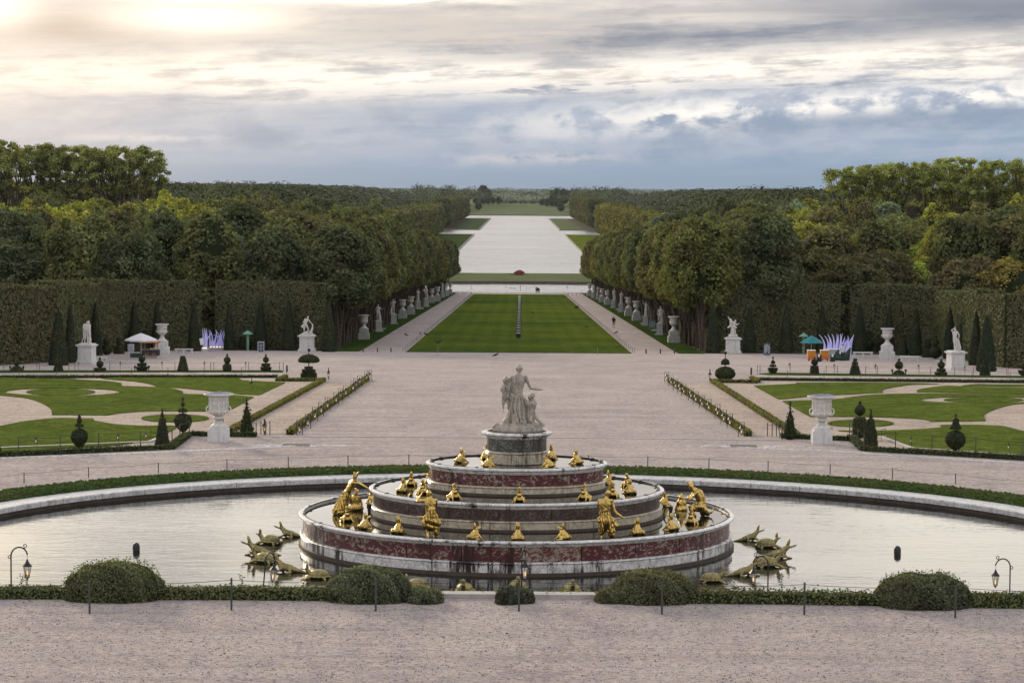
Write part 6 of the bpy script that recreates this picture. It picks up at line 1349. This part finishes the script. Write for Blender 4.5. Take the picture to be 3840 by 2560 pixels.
me=sculpt('tarpaulin',mb,M['tarp'] if 'tarp' in M else M.setdefault('tarp',plain('dark_green_tarpaulin',(.012,.05,.04),.6)),.06,2,folds(-.1,1.6,.03,9,6))
tag(mobj('tarpaulin',me,None,p+Vector((0,.9,0))),'dark green tarpaulin heaped behind the person in white','tarpaulin')
# ---------------------------------------------------------------- people
M['skin']=plain('skin',(.32,.19,.13),.6,var=.1); M['hair']=plain('dark_hair',(.02,.015,.012),.6); M['white_cloth']=plain('white_cloth',(.55,.58,.64),.8,var=.1); M['black_cloth']=plain('black_cloth',(.015,.015,.02),.8); M['blue_cloth']=plain('blue_grey_cloth',(.10,.12,.24),.8); M['khaki']=plain('khaki_cloth',(.22,.21,.16),.8); M['wine']=plain('wine_cloth',(.045,.015,.02),.8)
def person(px,by,rz,top,bottom,lab,J=None,s=1.0,short=False,pack=False,hood=False,apron=False):
    p=gp(px,by); e=empty('person',p,R(rz)); tag(e,lab,'person'); J=dict(J or {})
    mb,ex=human(J,s); mobj('body',sculpt('body',mb,M['skin'],.025,1,None,ex),e)
    P=dict(STAND); P.update(J); V={k:Vector(v)*s for k,v in P.items() if k!='face'}
    t=MB()
    for q in (-1,1):
        o=Vector((.05*q*s,0,0)); t.cap(V['pel']+o,V['wai']+o,.135*s,.125*s); t.cap(V['wai']+o,V['che']+o*1.8,.125*s,.135*s)
    t.cap(V['lsh'],V['rsh'],.08*s); t.cap(V['che'],V['nek']-Vector((0,0,.03)),.12*s,.07*s)
    for a in 'lr': t.cap(V[a+'sh'],V[a+'el'],.068*s,.056*s); (not short) and t.cap(V[a+'el'],V[a+'el'].lerp(V[a+'ha'],.9),.056*s,.042*s)
    if hood: t.ell(V['nek']+Vector((0,-.07,.02))*s,(.1*s,.09*s,.09*s))
    mobj('jacket',sculpt('jacket',t,M[top],.028,1),e)
    t=MB(); t.cap(V['lhi'],V['rhi'],.115*s)
    for a in 'lr':
        t.cap(V[a+'hi'],V[a+'kn'],.105*s,.075*s)
        if not short: t.cap(V[a+'kn'],V[a+'an'],.075*s,.055*s)
    mobj('shorts' if short else 'trousers',sculpt('trousers',t,M[bottom],.028,1),e)
    for a in 'lr': sh=MB().cap(V[a+'an']-Vector((0,.02,.035))*s,V[a+'to']+Vector((0,.01,.01)),.048*s,.036*s); sh.build('shoe',M['black_cloth'],e,smooth=True)
    h=V['hed']; hb=MB(); hb.ell(h+Vector((0,-.02,.035))*s,(.088*s,.1*s,.095*s)); hb.ell(h+Vector((0,-.06,-.02))*s,(.075*s,.06*s,.08*s)); hb.build('hair',M['hair'],e,smooth=True)
    if pack: b=MB().cap(V['che']+Vector((-.02,-.2,-.22))*s,V['che']+Vector((-.02,-.19,.06))*s,.15*s,.13*s); b.cap(V['che']+Vector((-.1,-.15,.1)),V['che']+Vector((-.12,.02,.14)),.025); b.cap(V['che']+Vector((.07,-.15,.1)),V['che']+Vector((.1,.02,.14)),.025); mobj('backpack',sculpt('backpack',b,M['black_cloth'],.03,1),e)
    return e
person(2301,1229,0,'black_cloth','khaki','person in black top and shorts with a backpack walking away on the right avenue',dict(rha=(.33,.04,.88),rel=(.27,-.02,1.14),lel=(-.25,.06,1.16),lha=(-.2,.22,1.1)),1.03,short=True,pack=True)
person(3160,1354,0,'white_cloth','black_cloth','person in a white hooded top and black trousers working at the counter',dict(lel=(-.28,.08,1.16),lha=(-.2,.3,1.1),rel=(.28,.08,1.16),rha=(.2,.3,1.08)),1.0,hood=True)
person(2011,1098,0,'blue_cloth','black_cloth','person in a blue grey top, left of three at the far pond',dict(rel=(.22,.1,1.5),rha=(.14,.2,1.64),hed=(.03,.02,1.63)),1.03)
person(2016.5,1098,0,'black_cloth','black_cloth','person in black, middle of three at the far pond',dict(),.98)
person(2021.5,1098,0,'wine','black_cloth','shorter person in dark red, right of three at the far pond',dict(),.85)
# ---------------------------------------------------------------- row of slabs down the carpet lawn, birds, far pond pieces
ye=[1330,1244,1157,1080,1002,932,868,808,752,695,643,592,543,494,455,418,385,350,320,292,268,243,218,195,172,150,130,112,95]
oe=['nearest','second','third','fourth','fifth','sixth','seventh','eighth','ninth','tenth','eleventh','twelfth','thirteenth','fourteenth','fifteenth']
def slab_thing():
    e=empty('slab_seat'); MB().box((0,0,.33),(.54,.34,.66),0,1.0).build('black_panel',M['slabblack'],e); MB().box((0,.0,.70),(.56,.42,.075)).build('white_top',M['signwhite'],e)
    for s_ in (-1,1): MB().tube([(s_*.27,.1,.66),(s_*.40,.3,.02)],.02,4).build('stay',M['iron'],e)
    return e
M['slabblack']=plain('matt_black_panel',(.012,.012,.015),.6); ksl=Kind(slab_thing())
for i,yy in enumerate(ye):
    p=gp(1949,1100+(yy+75)/8.25); p.x=-.1 if True else 0
    p.x=np.interp(i,[0,28],[-.05,.12]); ksl.put(p+Vector((0,0,.1)),0,1.0,'black slab with white top, %s in the row down the carpet lawn'%oe[i] if i<15 else 'tiny black slab with white top in the far half of the lawn row','black slabs along the carpet lawn','slab')
def crow():
    e=empty('crow'); b=MB(); b.cap((0,-.08,.16),(0,.06,.2),.065,.055); b.cap((0,-.1,.15),(0,-.26,.1),.04,.02); b.cap((0,.08,.22),(0,.13,.28),.035,.035); b.cap((0,.15,.28),(0,.21,.27),.015,.005)
    for t in (-1,1): b.cap((t*.025,0,.13),(t*.025,.01,.0),.01,.008,6); b.ell((t*.055,-.06,.17),(.02,.12,.045))
    mobj('body',sculpt('body',b,M['crow'],.018,1),e); return e
M['crow']=plain('black_feathers',(.01,.01,.012),.5); kcr=Kind(crow())
z1=lambda x,y:(1480+x*.4465,640+y*.4465)
CR=[(z1(93,1398),60,'on the left avenue gravel'),(z1(214,1388),0,'on the left edge of the avenue near the lawn stakes'),(z1(262,1392),80,'just inside the left edge of the carpet lawn'),(z1(353,1462),80,'left one of two near the front of the lawn'),(z1(378,1456),-80,'right one of two near the front of the lawn'),
(z1(1156,1206),80,'on the lawn right of the slab row, left one of two'),(z1(1203,1208),0,'on the lawn right of the slab row, right one of two'),(z1(1608,1327),80,'on the right part of the carpet lawn'),(z1(1862,1378),-70,'on the right avenue gravel'),((1860,1343),-70,'alone on the gravel behind the statue group'),((942,1450),0,'on the wedge lawn of the left garden'),(z1(585,1040),60,'far down the left avenue')]
for (px,py),rz,lab in CR: p=gp(px,py); kcr.put(p+Vector((0,0,.08)),R(rz),1.6,'black crow '+lab,'crows','crow')
p=gp(*z1(1527,1156)); e=empty('black_box',p+Vector((0,0,.1))); tag(e,'low black box on the right edge of the carpet lawn','box'); MB().box((0,0,.2),(.9,.6,.4)).build('case',M['bin'],e); MB().box((.15,0,.45),(.45,.4,.1)).build('lid',M['bin'],e)
for px,py,lab in ((z1(363,0)[0],1330,'thin yellowish stake in front of the carpet lawn at the left'),(z1(1703,0)[0],1332,'thin yellowish stake in front of the carpet lawn at the right')):
    p=gp(px,py); tag(MB().tube([(0,0,-.1),(0,0,.9)],.03,5).build('marker_stake',M['khaki'],None,p),lab,'stake','thin stakes before the carpet lawn')
# red sculpture on the canal bank
M['redcoat']=plain('dull_red_coat',(.24,.03,.035),.6,var=.3)
p=gp(1947,1031); e=empty('red_sculpture',p); e.scale=(1.15,1.15,1.25); tag(e,'dark red lobed sculpture at the near end of the canal','sculpture'); k=p.y/F
b=MB()
for x,z,r in ((0,9,8),(-9,8,6),(9,8,6.5),(-14,6,4.5),(15,6,4),(0,4,9),(-6,11,5),(7,11,4.5),(3,13,4)): b.ell((x*k,0,z*k),(r*k*1.1,r*k,r*k*.65),12,8)
mobj('lobed_shell',sculpt('lobed_shell',b,M['redcoat'],.14,1,rough(.1,2.2)),e)
MB().box((0,0,.8*k),(30*k,2.2,1.6*k)).build('raft',M['bin'],e); MB().tube([(-16*k,0,2*k),(-32*k,0,2.6*k)],.10,5).build('boom',M['iron'],e); MB().ell((18*k,0,3.5*k),(3*k,1,1.5*k)).build('fin',M['bin'],e)
# dark pipes and posts standing in the far pond
PZ=CAMZ-30.7
def pond(px,py,parts,lab,nm='pond_fitting'):
    p=zp(px,py,PZ); k=p.y/F; e=empty(nm,p); tag(e,lab,'fountain pipe','dark fittings in the far pond')
    for n_,pts,r in parts: MB().tube([(a*k,0,b*k) for a,b in pts],r*k,5).build(n_,M['lead'],e)
pond(1951,1085,[('post',[(0,-1),(0,15)],1.1)],'tall dark post in the middle of the far pond')
pond(1924,1081,[('beam',[(-15,1),(16,0)],.5),('fork',[(-11,-2),(-11,5)],.4),('fork',[(7,-3),(7,4)],.4),('knob',[(3,0),(3,1.5)],.9)],'dark horizontal pipes left of the middle pond post')
pond(1982,1081,[('beam',[(-15,0),(17,0)],.5),('fork',[(-9,-3),(-8,5)],.4),('fork',[(11,-2),(10,3)],.4)],'dark horizontal pipes right of the middle pond post')
pond(1897,1077,[('bar',[(-2,-3),(1,1),(-1,6)],.9)],'dark bent pipe at the left of the pond fittings')
pond(2003,1076,[('bar',[(3,3),(0,0),(3,-2)],.8)],'dark bent pipe beside the three people')
for x,lab in ((643,'left'),(1451,'right')): pond(z1(x,0)[0],1080,[('post',[(0,-1),(0,8)],1.0)],'short dark post at the %s side of the far pond'%lab)
pts=[Vector((x,711.5,G(x,711))) for x in np.arange(-26,27,5.6)]
fence('pond_fence',pts,.85,.03,.22,'thin drooping chain fence along the near edge of the far pond',chain_r=.02)
# ---------------------------------------------------------------- trees
def crown(kind,seed):
    rg=np.random.default_rng(seed); C=[]  # clumps (x,y,z,r)
    if kind=='avenue': H=15.3; z0=4.6; rx=3.9; K=120; leaf=.28; per=205; pw=2.6; cr=(.9,1.6)
    elif kind=='round': H=15; z0=.8; rx=5.8; K=120; leaf=.31; per=175; pw=2.3; cr=(1.0,2.0)
    elif kind=='spread': H=16; z0=1.0; rx=6.6; K=140; leaf=.33; per=155; pw=2.0; cr=(.8,1.9)
    elif kind=='upright': H=16.5; z0=.8; rx=4.8; K=110; leaf=.30; per=170; pw=1.8; cr=(.8,1.6)
    elif kind=='canal': H=24; z0=1.0; rx=6.5; K=90; leaf=.85; per=52; pw=3.6; cr=(1.6,2.8)
    P=[];N=[];T=[]
    h=(H-z0)/2; zc=z0+h
    for i in range(K):
        v=rg.normal(0,1,3); v/=np.linalg.norm(v); 
        if kind in('avenue','canal') and v[2]<-.75: continue
        vv=np.sign(v)*np.abs(v)**(2/pw); vv/=np.sum(np.abs(vv)**pw)**(1/pw); rr_=rg.uniform(.80,1.0) if rg.random()<.85 else rg.uniform(.4,.8)
        r=rg.uniform(*cr); taper=1.0
        if kind=='upright': taper=1-.35*max(0,v[2])
        if kind=='avenue': taper=1-.18*max(0,v[2])+.0
        c=np.array([vv[0]*rx*taper*rr_,vv[1]*rx*taper*rr_,zc+vv[2]*h*rr_])-np.array([vv[0],vv[1],vv[2]])*r*.6
        n=int(per*(r/np.mean(cr))**2); w=rg.normal(0,1,(n,3))+v*.9+np.array([0,0,.35]); w/=np.linalg.norm(w,axis=1)[:,None]
        rad=r*rg.uniform(.75,1.08,n)[:,None]*(1+.25*np.sin(w[:,:1]*7+i)*np.sin(w[:,2:]*6))
        P.append(c+w*rad); N.append(w*.6+rg.normal(0,.3,(n,3))+np.array([0,0,.25])); t=rg.uniform(.25,.75); T.append(np.clip(rg.normal(t,.13,n),0,1))
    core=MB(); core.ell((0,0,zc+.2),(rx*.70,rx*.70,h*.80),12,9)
    tr=MB(); zt=z0+h*.8
    if kind=='avenue':
        for i in range(3):
            a=rg.uniform(0,2*PI); x,y=.35*math.cos(a),.35*math.sin(a); tr.tube([(x*.6,y*.6,-.3),(x*1.2,y*1.2,2.2),(x*3.2,y*3.2,5.2),(x*5.5,y*5.5,8)],[.20,.15,.12,.06],6,False)
        for i in range(4):
            a=rg.uniform(0,2*PI); tr.tube([(0,0,3),(1.3*math.cos(a),1.3*math.sin(a),5),(2.6*math.cos(a),2.6*math.sin(a),7.5)],[.10,.08,.04],5,False)
    else:
        tr.tube([(0,0,-.4),(.1,0,zt*.5),(0,.2,zt)],[.35,.25,.12],6,False)
    return leafmesh('crown',np.concatenate(P),np.concatenate(N),leaf,rg,np.concatenate(T),'leaf',core,lean=.35,aspect=1.3), tr.mesh('trunk',M['bark'],True)
def plane_crown(seed):
    rg=np.random.default_rng(seed); H=29; P=[];N=[];T=[]; tr=MB()
    tr.tube([(0,0,-.5),(rg.uniform(-.3,.3),0,7),(rg.uniform(-.5,.5),rg.uniform(-.4,.4),14)],[.42,.34,.26],7,False)
    tips=[]
    for i in range(11):
        a=rg.uniform(0,2*PI); z1=rg.uniform(7,15); L=rg.uniform(2.2,5.2); zt=rg.uniform(20,27.5); b=(L*math.cos(a)*.45,L*math.sin(a)*.45,(z1+zt)/2); e=(L*math.cos(a),L*math.sin(a),zt)
        tr.tube([(0,0,z1),b,e],[.20,.13,.05],5,False); tips.append(e)
        for j in range(1):
            a2=a+rg.normal(0,.9); l2=rg.uniform(.8,2.4); e2=(b[0]+l2*math.cos(a2),b[1]+l2*math.sin(a2),b[2]+rg.uniform(1,4)); tr.tube([b,e2],[.08,.03],4,False); tips.append(e2)
    for i in range(18): a=rg.uniform(0,2*PI); r=rg.uniform(.5,4.6); tips.append((r*math.cos(a),r*math.sin(a),rg.uniform(23.5,28.4)-r*.25))
    for i in range(6): a=rg.uniform(0,2*PI); r=rg.uniform(1.5,4.2); tips.append((r*math.cos(a),r*math.sin(a),rg.uniform(6,14)))
    for e in tips:
        n=int(rg.uniform(90,180)); r=rg.uniform(.8,1.6); w=rg.normal(0,1,(n,3)); w/=np.linalg.norm(w,axis=1)[:,None]; w[:,2]*=.65
        P.append(np.array(e)+w*r*rg.uniform(.3,1.1,n)[:,None]); N.append(w+[0,0,.6]); t=rg.uniform(.3,.8); T.append(np.clip(rg.normal(t,.14,n),0,1))
    return leafmesh('crown',np.concatenate(P),np.concatenate(N),.34,rg,np.concatenate(T),'leaf',lean=.5,aspect=1.3), tr.mesh('trunk',M['bark'],True)
MESH={'avenue':[crown('avenue',i) for i in range(5)],'round':[crown('round',10+i) for i in range(3)],'spread':[crown('spread',20+i) for i in range(3)],'upright':[crown('upright',30+i) for i in range(2)],'canal':[crown('canal',40+i) for i in range(3)],'plane':[plane_crown(50+i) for i in range(4)]}
trg=np.random.default_rng(77)
def tree(name,kind,x,y,s,c,lab,group,i=None,sz=None,cat='tree'):
    m=MESH[kind]; cr,tk=m[int(trg.integers(len(m))) if i is None else i%len(m)]
    e=empty(name,(x,y,G(x,y)-.1),trg.uniform(0,6.28)); e.scale=(s,s,s if sz is None else sz); tag(e,lab,cat,group)
    o=mobj('crown',cr,e); j=trg.normal(1,.08); o.color=(c[0]*j,c[1]*j,c[2]*j,1); mobj('trunk',tk,e); return e
LF=2.55
DG=(.036*LF,.045*LF,.019*LF); MG=(.056*LF,.064*LF,.021*LF); YG=(.11*LF,.115*LF,.02*LF); GG=(.058*LF,.075*LF,.05*LF); OB=(.055*LF,.054*LF,.021*LF); OR=(.10*LF,.082*LF,.02*LF); LG=(.12*LF,.15*LF,.03*LF); YL=(.19*LF,.165*LF,.02*LF)
num=['nearest','second','third','fourth','fifth','sixth','seventh','eighth','ninth','tenth']
for s,side in ((-1,'left'),(1,'right')):
    ya=np.arange(286.5 if s<0 else 284,692,7.9)
    for i,y in enumerate(ya):
        b=[DG,MG,OB,MG,DG,OB][int(trg.integers(6))]
        if s>0 and i in (0,1): b=(.052*LF,.060*LF,.015*LF)
        if s>0 and i in (2,5,6,9): b=OB
        x=s*21.4+trg.normal(0,.25)
        if i<10: lab='%s dense avenue tree along the %s side of the carpet lawn'%(num[i],side)
        elif i==len(ya)-1: lab='farthest dense avenue tree along the %s side, beside the far pond'%side
        elif i<25: lab='one of the middle dense trees lining the %s avenue'%side
        else: lab='one of the far dense trees lining the %s avenue towards the pond'%side
        tree('avenue_tree','avenue',x,y,1.0+trg.normal(0,.02),b,lab,'avenue trees on the '+side,i+(2 if s>0 else 0),1.0+trg.normal(0,.035))
    for i,y in enumerate(np.arange(290,690,13.5)):
        tree('avenue_tree','avenue',s*29.5+trg.normal(0,.4),y,1.0,[DG,MG,OB][i%3],'dense tree in the second row behind the %s avenue trees'%side,'second row of avenue trees on the '+side,i,1.02+trg.normal(0,.04))
# hand picked wood trees that stand out (photo px of crown centre, crown top, distance)
PK=[(815,870,310,'round',GG,1.0,'big grey green round tree behind the left hedge, left of the avenue'),(1090,905,302,'spread',OB,.9,'brownish spreading tree between the grey green tree and the left avenue'),(640,905,330,'round',YG,.9,'yellowish tree left of the big grey green one'),
(620,895,345,'upright',OR,.82,'small orange brown tree top left of the grey green tree'),(390,955,305,'upright',(.12*LF,.115*LF,.05*LF),.86,'pale olive tree with upright tufts behind the left vase'),(215,880,318,'spread',OB,1.0,'dark brownish tree behind the far left hedge'),(40,900,305,'round',DG,1.0,'dark green tree at the far left edge above the hedge'),
(560,830,350,'round',YG,1.0,'yellow green tree in the middle of the left wood'),(330,800,372,'spread',YL,1.0,'bright yellow green treetop in the left wood'),(160,810,366,'spread',YL,.95,'yellow treetop at the left part of the left wood'),(1000,930,298,'upright',MG,.9,'mid green tree directly above the struggling man statue'),
(3560,880,335,'spread',LG,1.05,'bright lime green tree in the right wood'),(3440,985,305,'upright',LG,.8,'lime green tree with open branches in front of the brighter one'),(3790,970,298,'round',OR,.95,'orange tree at the far right behind the hedge'),(3300,930,305,'round',OB,.95,'brown olive tree behind the right vase'),
(2900,985,300,'round',(.045*LF,.06*LF,.045*LF),.85,'dark blue green tree behind the right notice board'),(2790,895,312,'spread',OB,1.0,'brown olive spreading tree next to the right avenue'),(3080,900,330,'round',GG,1.0,'grey green tree above the teal parasol'),(3800,770,345,'round',DG,1.25,'large dark tree at the right edge of the wood'),
(3200,960,300,'round',OB,.8,'small brown olive tree above the opening in the right hedge'),(3650,960,300,'spread',(.058*LF,.05*LF,.024*LF),.85,'dull brown tree left of the orange one')]
taken=[]
for px,ty,Y,k,c_,s,lab in PK:
    x=(px-1949)/F*Y; z=CAMZ+(714-(ty+(px-1949)*-.0062))/F*Y; h=z-G(x,Y); h0={'round':15,'spread':16,'upright':16.5}[k]; tree('wood_tree',k,x,Y,s,c_,lab,'trees of the two woods',None,h/h0); taken.append((x,Y))
WL={'DG':'dark green tree among others in the %s wood','MG':'mid green tree among others in the %s wood','OB':'brownish olive tree among others in the %s wood','YG':'yellow green tree among others in the %s wood','GG':'grey green tree among others in the %s wood'}
CC={'DG':DG,'MG':MG,'OB':OB,'YG':YG,'GG':GG}
for Y in (300,312,326,341,357,374,393,414,437,462,490,520,552,588,626,668):
    sp=8.5+(Y-300)*.012
    for s,side in ((-1,'left'),(1,'right')):
        x=38.5 if Y<690 else 45
        while x<.2195*Y+3:
            xx=s*(x+trg.normal(0,1.2)); yy=Y+trg.normal(0,2.5)
            if min(((xx-a)**2+(yy-b)**2)**.5 for a,b in taken)>5.2:
                q=trg.random(); px=1949+xx/yy*F
                if s<0 and px<1000 and 345<Y<470: n_='YG' if q<.8 else ('MG' if q<.9 else 'OB')
                elif s>0 and px>3000: n_='OB' if q<.3 else ('MG' if q<.7 else ('GG' if q<.85 else 'YG'))
                else: n_='DG' if q<.38 else ('MG' if q<.68 else ('OB' if q<.85 else ('GG' if q<.94 else 'YG')))
                k=['round','spread','upright','round'][int(trg.integers(4))]
                tree('wood_tree',k,xx,yy,trg.uniform(.82,1.12),CC[n_],WL[n_]%side,'%s trees of the %s wood'%(n_.replace('DG','dark green').replace('MG','mid green').replace('OB','olive').replace('YG','yellow green').replace('GG','grey green'),side),None,trg.uniform(.84,1.10))
            x+=sp*trg.uniform(.85,1.2)
# tall open plane trees
pl=(.085*LF,.095*LF,.026*LF); pr=(.108*LF,.122*LF,.032*LF)
ol=['leftmost','second','third','fourth','fifth','sixth','seventh','eighth','ninth','tenth','eleventh','twelfth']
for i in range(12):
    px=-40+i*56; Y=560; x=(px-1949)/F*Y; tree('plane_tree','plane',x,Y+trg.normal(0,2),1.0,pl,'%s tall open-crowned tree in the left group against the sky'%(ol[i] if i<11 else 'rightmost'),'tall trees against the sky',None,1.03-.008*i+trg.normal(0,.012))
    if i<11 and i%2: tree('plane_tree','plane',x+2,Y+13,1.0,pl,'tall open-crowned tree in the back row of the left group','tall back row trees on the left',None,1.0+trg.normal(0,.015))
for i in range(13):
    px=3165+i*60; Y=520; x=(px-1949)/F*Y; tree('plane_tree','plane',x,Y+trg.normal(0,2),.92,pr,'%s tall open-crowned tree in the right group against the sky'%(ol[i] if i<12 else 'rightmost'),'tall trees against the sky',None,.86+.0055*i+trg.normal(0,.012))
    if i%2: tree('plane_tree','plane',x+2,Y+13,.92,pr,'tall open-crowned tree in the back row of the right group','tall back row trees on the right',None,.86+trg.normal(0,.015))
# clipped trees along the canal
for s,side in ((-1,'left'),(1,'right')):
    for i,y in enumerate(np.arange(1035,1655,14.0)):
        c_=DG if s<0 else ((.085*LF,.078*LF,.018*LF) if y>1150 and i%3 else (.06*LF,.064*LF,.02*LF))
        tree('canal_tree','canal',s*58.5,y,1.0,c_ if s>0 else (MG if i%3 else OB),('tall clipped %s tree beside the near part of the canal, %s bank'%('yellowing' if s>0 else 'green',side)),'clipped trees on the near %s canal bank'%side,i,.92)
    for i,y in enumerate(np.arange(1888,2600,16.0)):
        tree('canal_tree','canal',s*61.0,y,1.05,OB if i%3 else DG,'tall clipped tree beside the far part of the canal, %s bank'%side,'clipped trees on the far %s canal bank'%side,i,1.06)
zf_=lambda x,y:(1700+x*.2126,680+y*.2126)
FT=[(530,62,395,150,'big dark tree cluster left of the canal vista'),(610,130,395,110,'dark tree right of the big dark cluster'),(440,350,505,100,'rounded pale green tree standing forward on the left meadow edge'),(800,262,405,80,'pointed pale green tree at the left edge of the far meadow'),(700,270,400,90,'pale green tree second from the meadow edge on the left'),(610,285,405,80,'small dark green tree in the left meadow row'),(520,275,405,80,'small tree before the big dark cluster'),(400,290,400,90,'small tree left of the row before the dark cluster'),
(1560,310,430,90,'rounded tree at the right edge of the far meadow'),(1650,300,440,90,'pale tree second on the right meadow edge'),(1745,335,445,80,'small tree third on the right meadow edge'),(1830,330,450,90,'small tree fourth on the right meadow edge'),(1900,375,535,100,'rounded pale green tree standing forward on the right meadow edge'),(1800,125,430,170,'big dark tree cluster right of the canal vista'),(1940,130,430,150,'dark tree mass behind the right meadow trees')]
for x,t,b,w,lab in FT:
    px,py=zf_(x,b); p=gp(px,py)
    if p.y>4200: p=Vector(((px-1949)/F*3500,3500,G((px-1949)/F*3500,3500)))
    k=p.y/F; h=(b-t)*.2126*k; e=tree('far_tree','round',p.x,p.y,w*.2126*k/9.2,(.02*LF,.027*LF,.012*LF) if w>100 else (.036*LF,.046*LF,.02*LF),lab,'trees round the far meadow',None,h/15)
# the far woods: one mass, thousands of crowns
def wood(name,spots,lab,c,leaf_k=1.0,seed=5):
    rg=np.random.default_rng(seed); S=np.array(spots); P=[];N=[];T=[];SZ=[]
    for cls in range(3):
        lo,hi,nq,lf=((0,1100,150,.8),(1100,1900,85,1.1),(1900,99999,46,1.9))[cls]
        Q_=S[(S[:,1]>=lo)&(S[:,1]<hi)]
        if not len(Q_): continue
        n=len(Q_); v=rg.normal(0,1,(n,nq,3)); v[:,:,2]=np.abs(v[:,:,2])*1.1-.25; v/=np.linalg.norm(v,axis=2)[:,:,None]
        R_=Q_[:,2][:,None]; H_=Q_[:,3][:,None]; b=1+.14*np.sin(v[:,:,0]*5+Q_[:,:1]*3)*np.sin(v[:,:,1]*5+Q_[:,1:2])
        p=np.stack([Q_[:,:1]+v[:,:,0]*R_*b,Q_[:,1:2]+v[:,:,1]*R_*b,gz(Q_[:,0],Q_[:,1])[:,None]+H_*(.58+.42*v[:,:,2]*b)],-1).reshape(-1,3)
        t=np.repeat(np.clip(rg.normal(.48,.30,n),0.02,1),nq); t=np.clip(t+rg.normal(0,.04,len(t)),0,1)
        P.append(p);N.append(v.reshape(-1,3));T.append(t);SZ.append(np.full(len(p),lf*leaf_k))
    P=np.concatenate(P)
    me=leafmesh(name,P,np.concatenate(N),np.concatenate(SZ),rg,np.concatenate(T),'woodleaf',lean=.14,aspect=1.2)
    o=tag(mobj(name,me),lab,'wood',kind='stuff'); o.color=(*c,1); return o
def wleaf():
    m=leaf_mat('far_foliage',.15,.3,2.0); t=NT.__new__(NT); t.m=m; t.t=m.node_tree; t.n=t.t.nodes; t.l=t.t.links
    return m
M['woodleaf']=wleaf()
wr=np.random.default_rng(21)
for s,side in ((-1,'left'),(1,'right')):
    sp_=[]; y=700.0
    while y<3300:
        d=8.8+(y-700)*.0032; xm=.2195*y+15; x0_=34 if y<720 else (62 if y<905 else (70 if y<2640 else 86))
        if y>3000: x0_=86+ (y-3000)*.03
        n=int((xm-x0_)/d)+1
        for i in range(n):
            x=x0_+(i+wr.uniform(-.35,.35)+.3)*d; sp_.append((s*x,y+wr.uniform(-.4,.4)*d,d*wr.uniform(.42,.64),(wr.choice([11,13,15,16,18])*wr.uniform(.92,1.08) if y<1500 else wr.uniform(11.5,15.5))))
        y+=d
    wood('far_wood',sp_,'continuous far woodland stretching to the horizon on the %s'%side,(.022*LF,.029*LF,.012*LF),1.0,int(3+s))
# gap fill between avenue end and canal rows
sp_=[]
for s in (-1,1):
    for y in np.arange(700,1040,10):
        for x in (46,56,66) if y>720 else (36,46,56): sp_.append((s*(x+wr.uniform(-3,3)),y+wr.uniform(-3,3),6,13 if y<1000 else 10))
    for y in np.arange(3120,3500,26):
        for x in ((52,64,78,92,108,124,140) if y>3250 else (84,98,112,130)): sp_.append((s*(x+wr.uniform(-6,6)),y,wr.uniform(7,12),wr.uniform(17,27)))
wood('near_wood',sp_,'dense shrubby wood between the avenue ends and the canal',(.024*LF,.032*LF,.014*LF),1.0,8)
# hedgerows and copses on the distant plain
sp_=[]
for x in np.arange(-26,24,1.9): sp_.append((x+wr.uniform(-1,1),3420,3.2,wr.uniform(5,6.5)))
for Y,w,h in ((3700,.03,9),(4300,.035,13),(4800,.05,11),(5200,.05,12),(6200,.06,12),(7600,.07,12),(9500,.10,13),(12000,.2,15)):
    x=-w*Y
    while x<w*Y:
        if wr.random()<.9: sp_.append((x,Y+wr.uniform(-60,60),9+Y*.0012,h*wr.uniform(.6,1.2)))
        x+=14+Y*.001
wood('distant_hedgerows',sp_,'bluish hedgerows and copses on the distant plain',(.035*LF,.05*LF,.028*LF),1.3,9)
# low scrub under the wood edges hides bare ground behind the tall hedges
# ---------------------------------------------------------------- air
if True:
    hz=MB().box((0,6000,-9.0),(9000,12400,58.0)).build('haze',None)
    hz.data.materials.clear()
    hm=bpy.data.materials.new('haze_air'); hm.use_nodes=True; nt=hm.node_tree; nt.nodes.clear(); ou=nt.nodes.new('ShaderNodeOutputMaterial'); pv=nt.nodes.new('ShaderNodeVolumePrincipled')
    pv.inputs['Color'].default_value=(.66,.78,.95,1); pv.inputs['Density'].default_value=1.7e-5; pv.inputs['Anisotropy'].default_value=.2
    nt.links.new(pv.outputs[0],ou.inputs['Volume']); hz.data.materials.append(hm); tag(hz,kind='stuff')
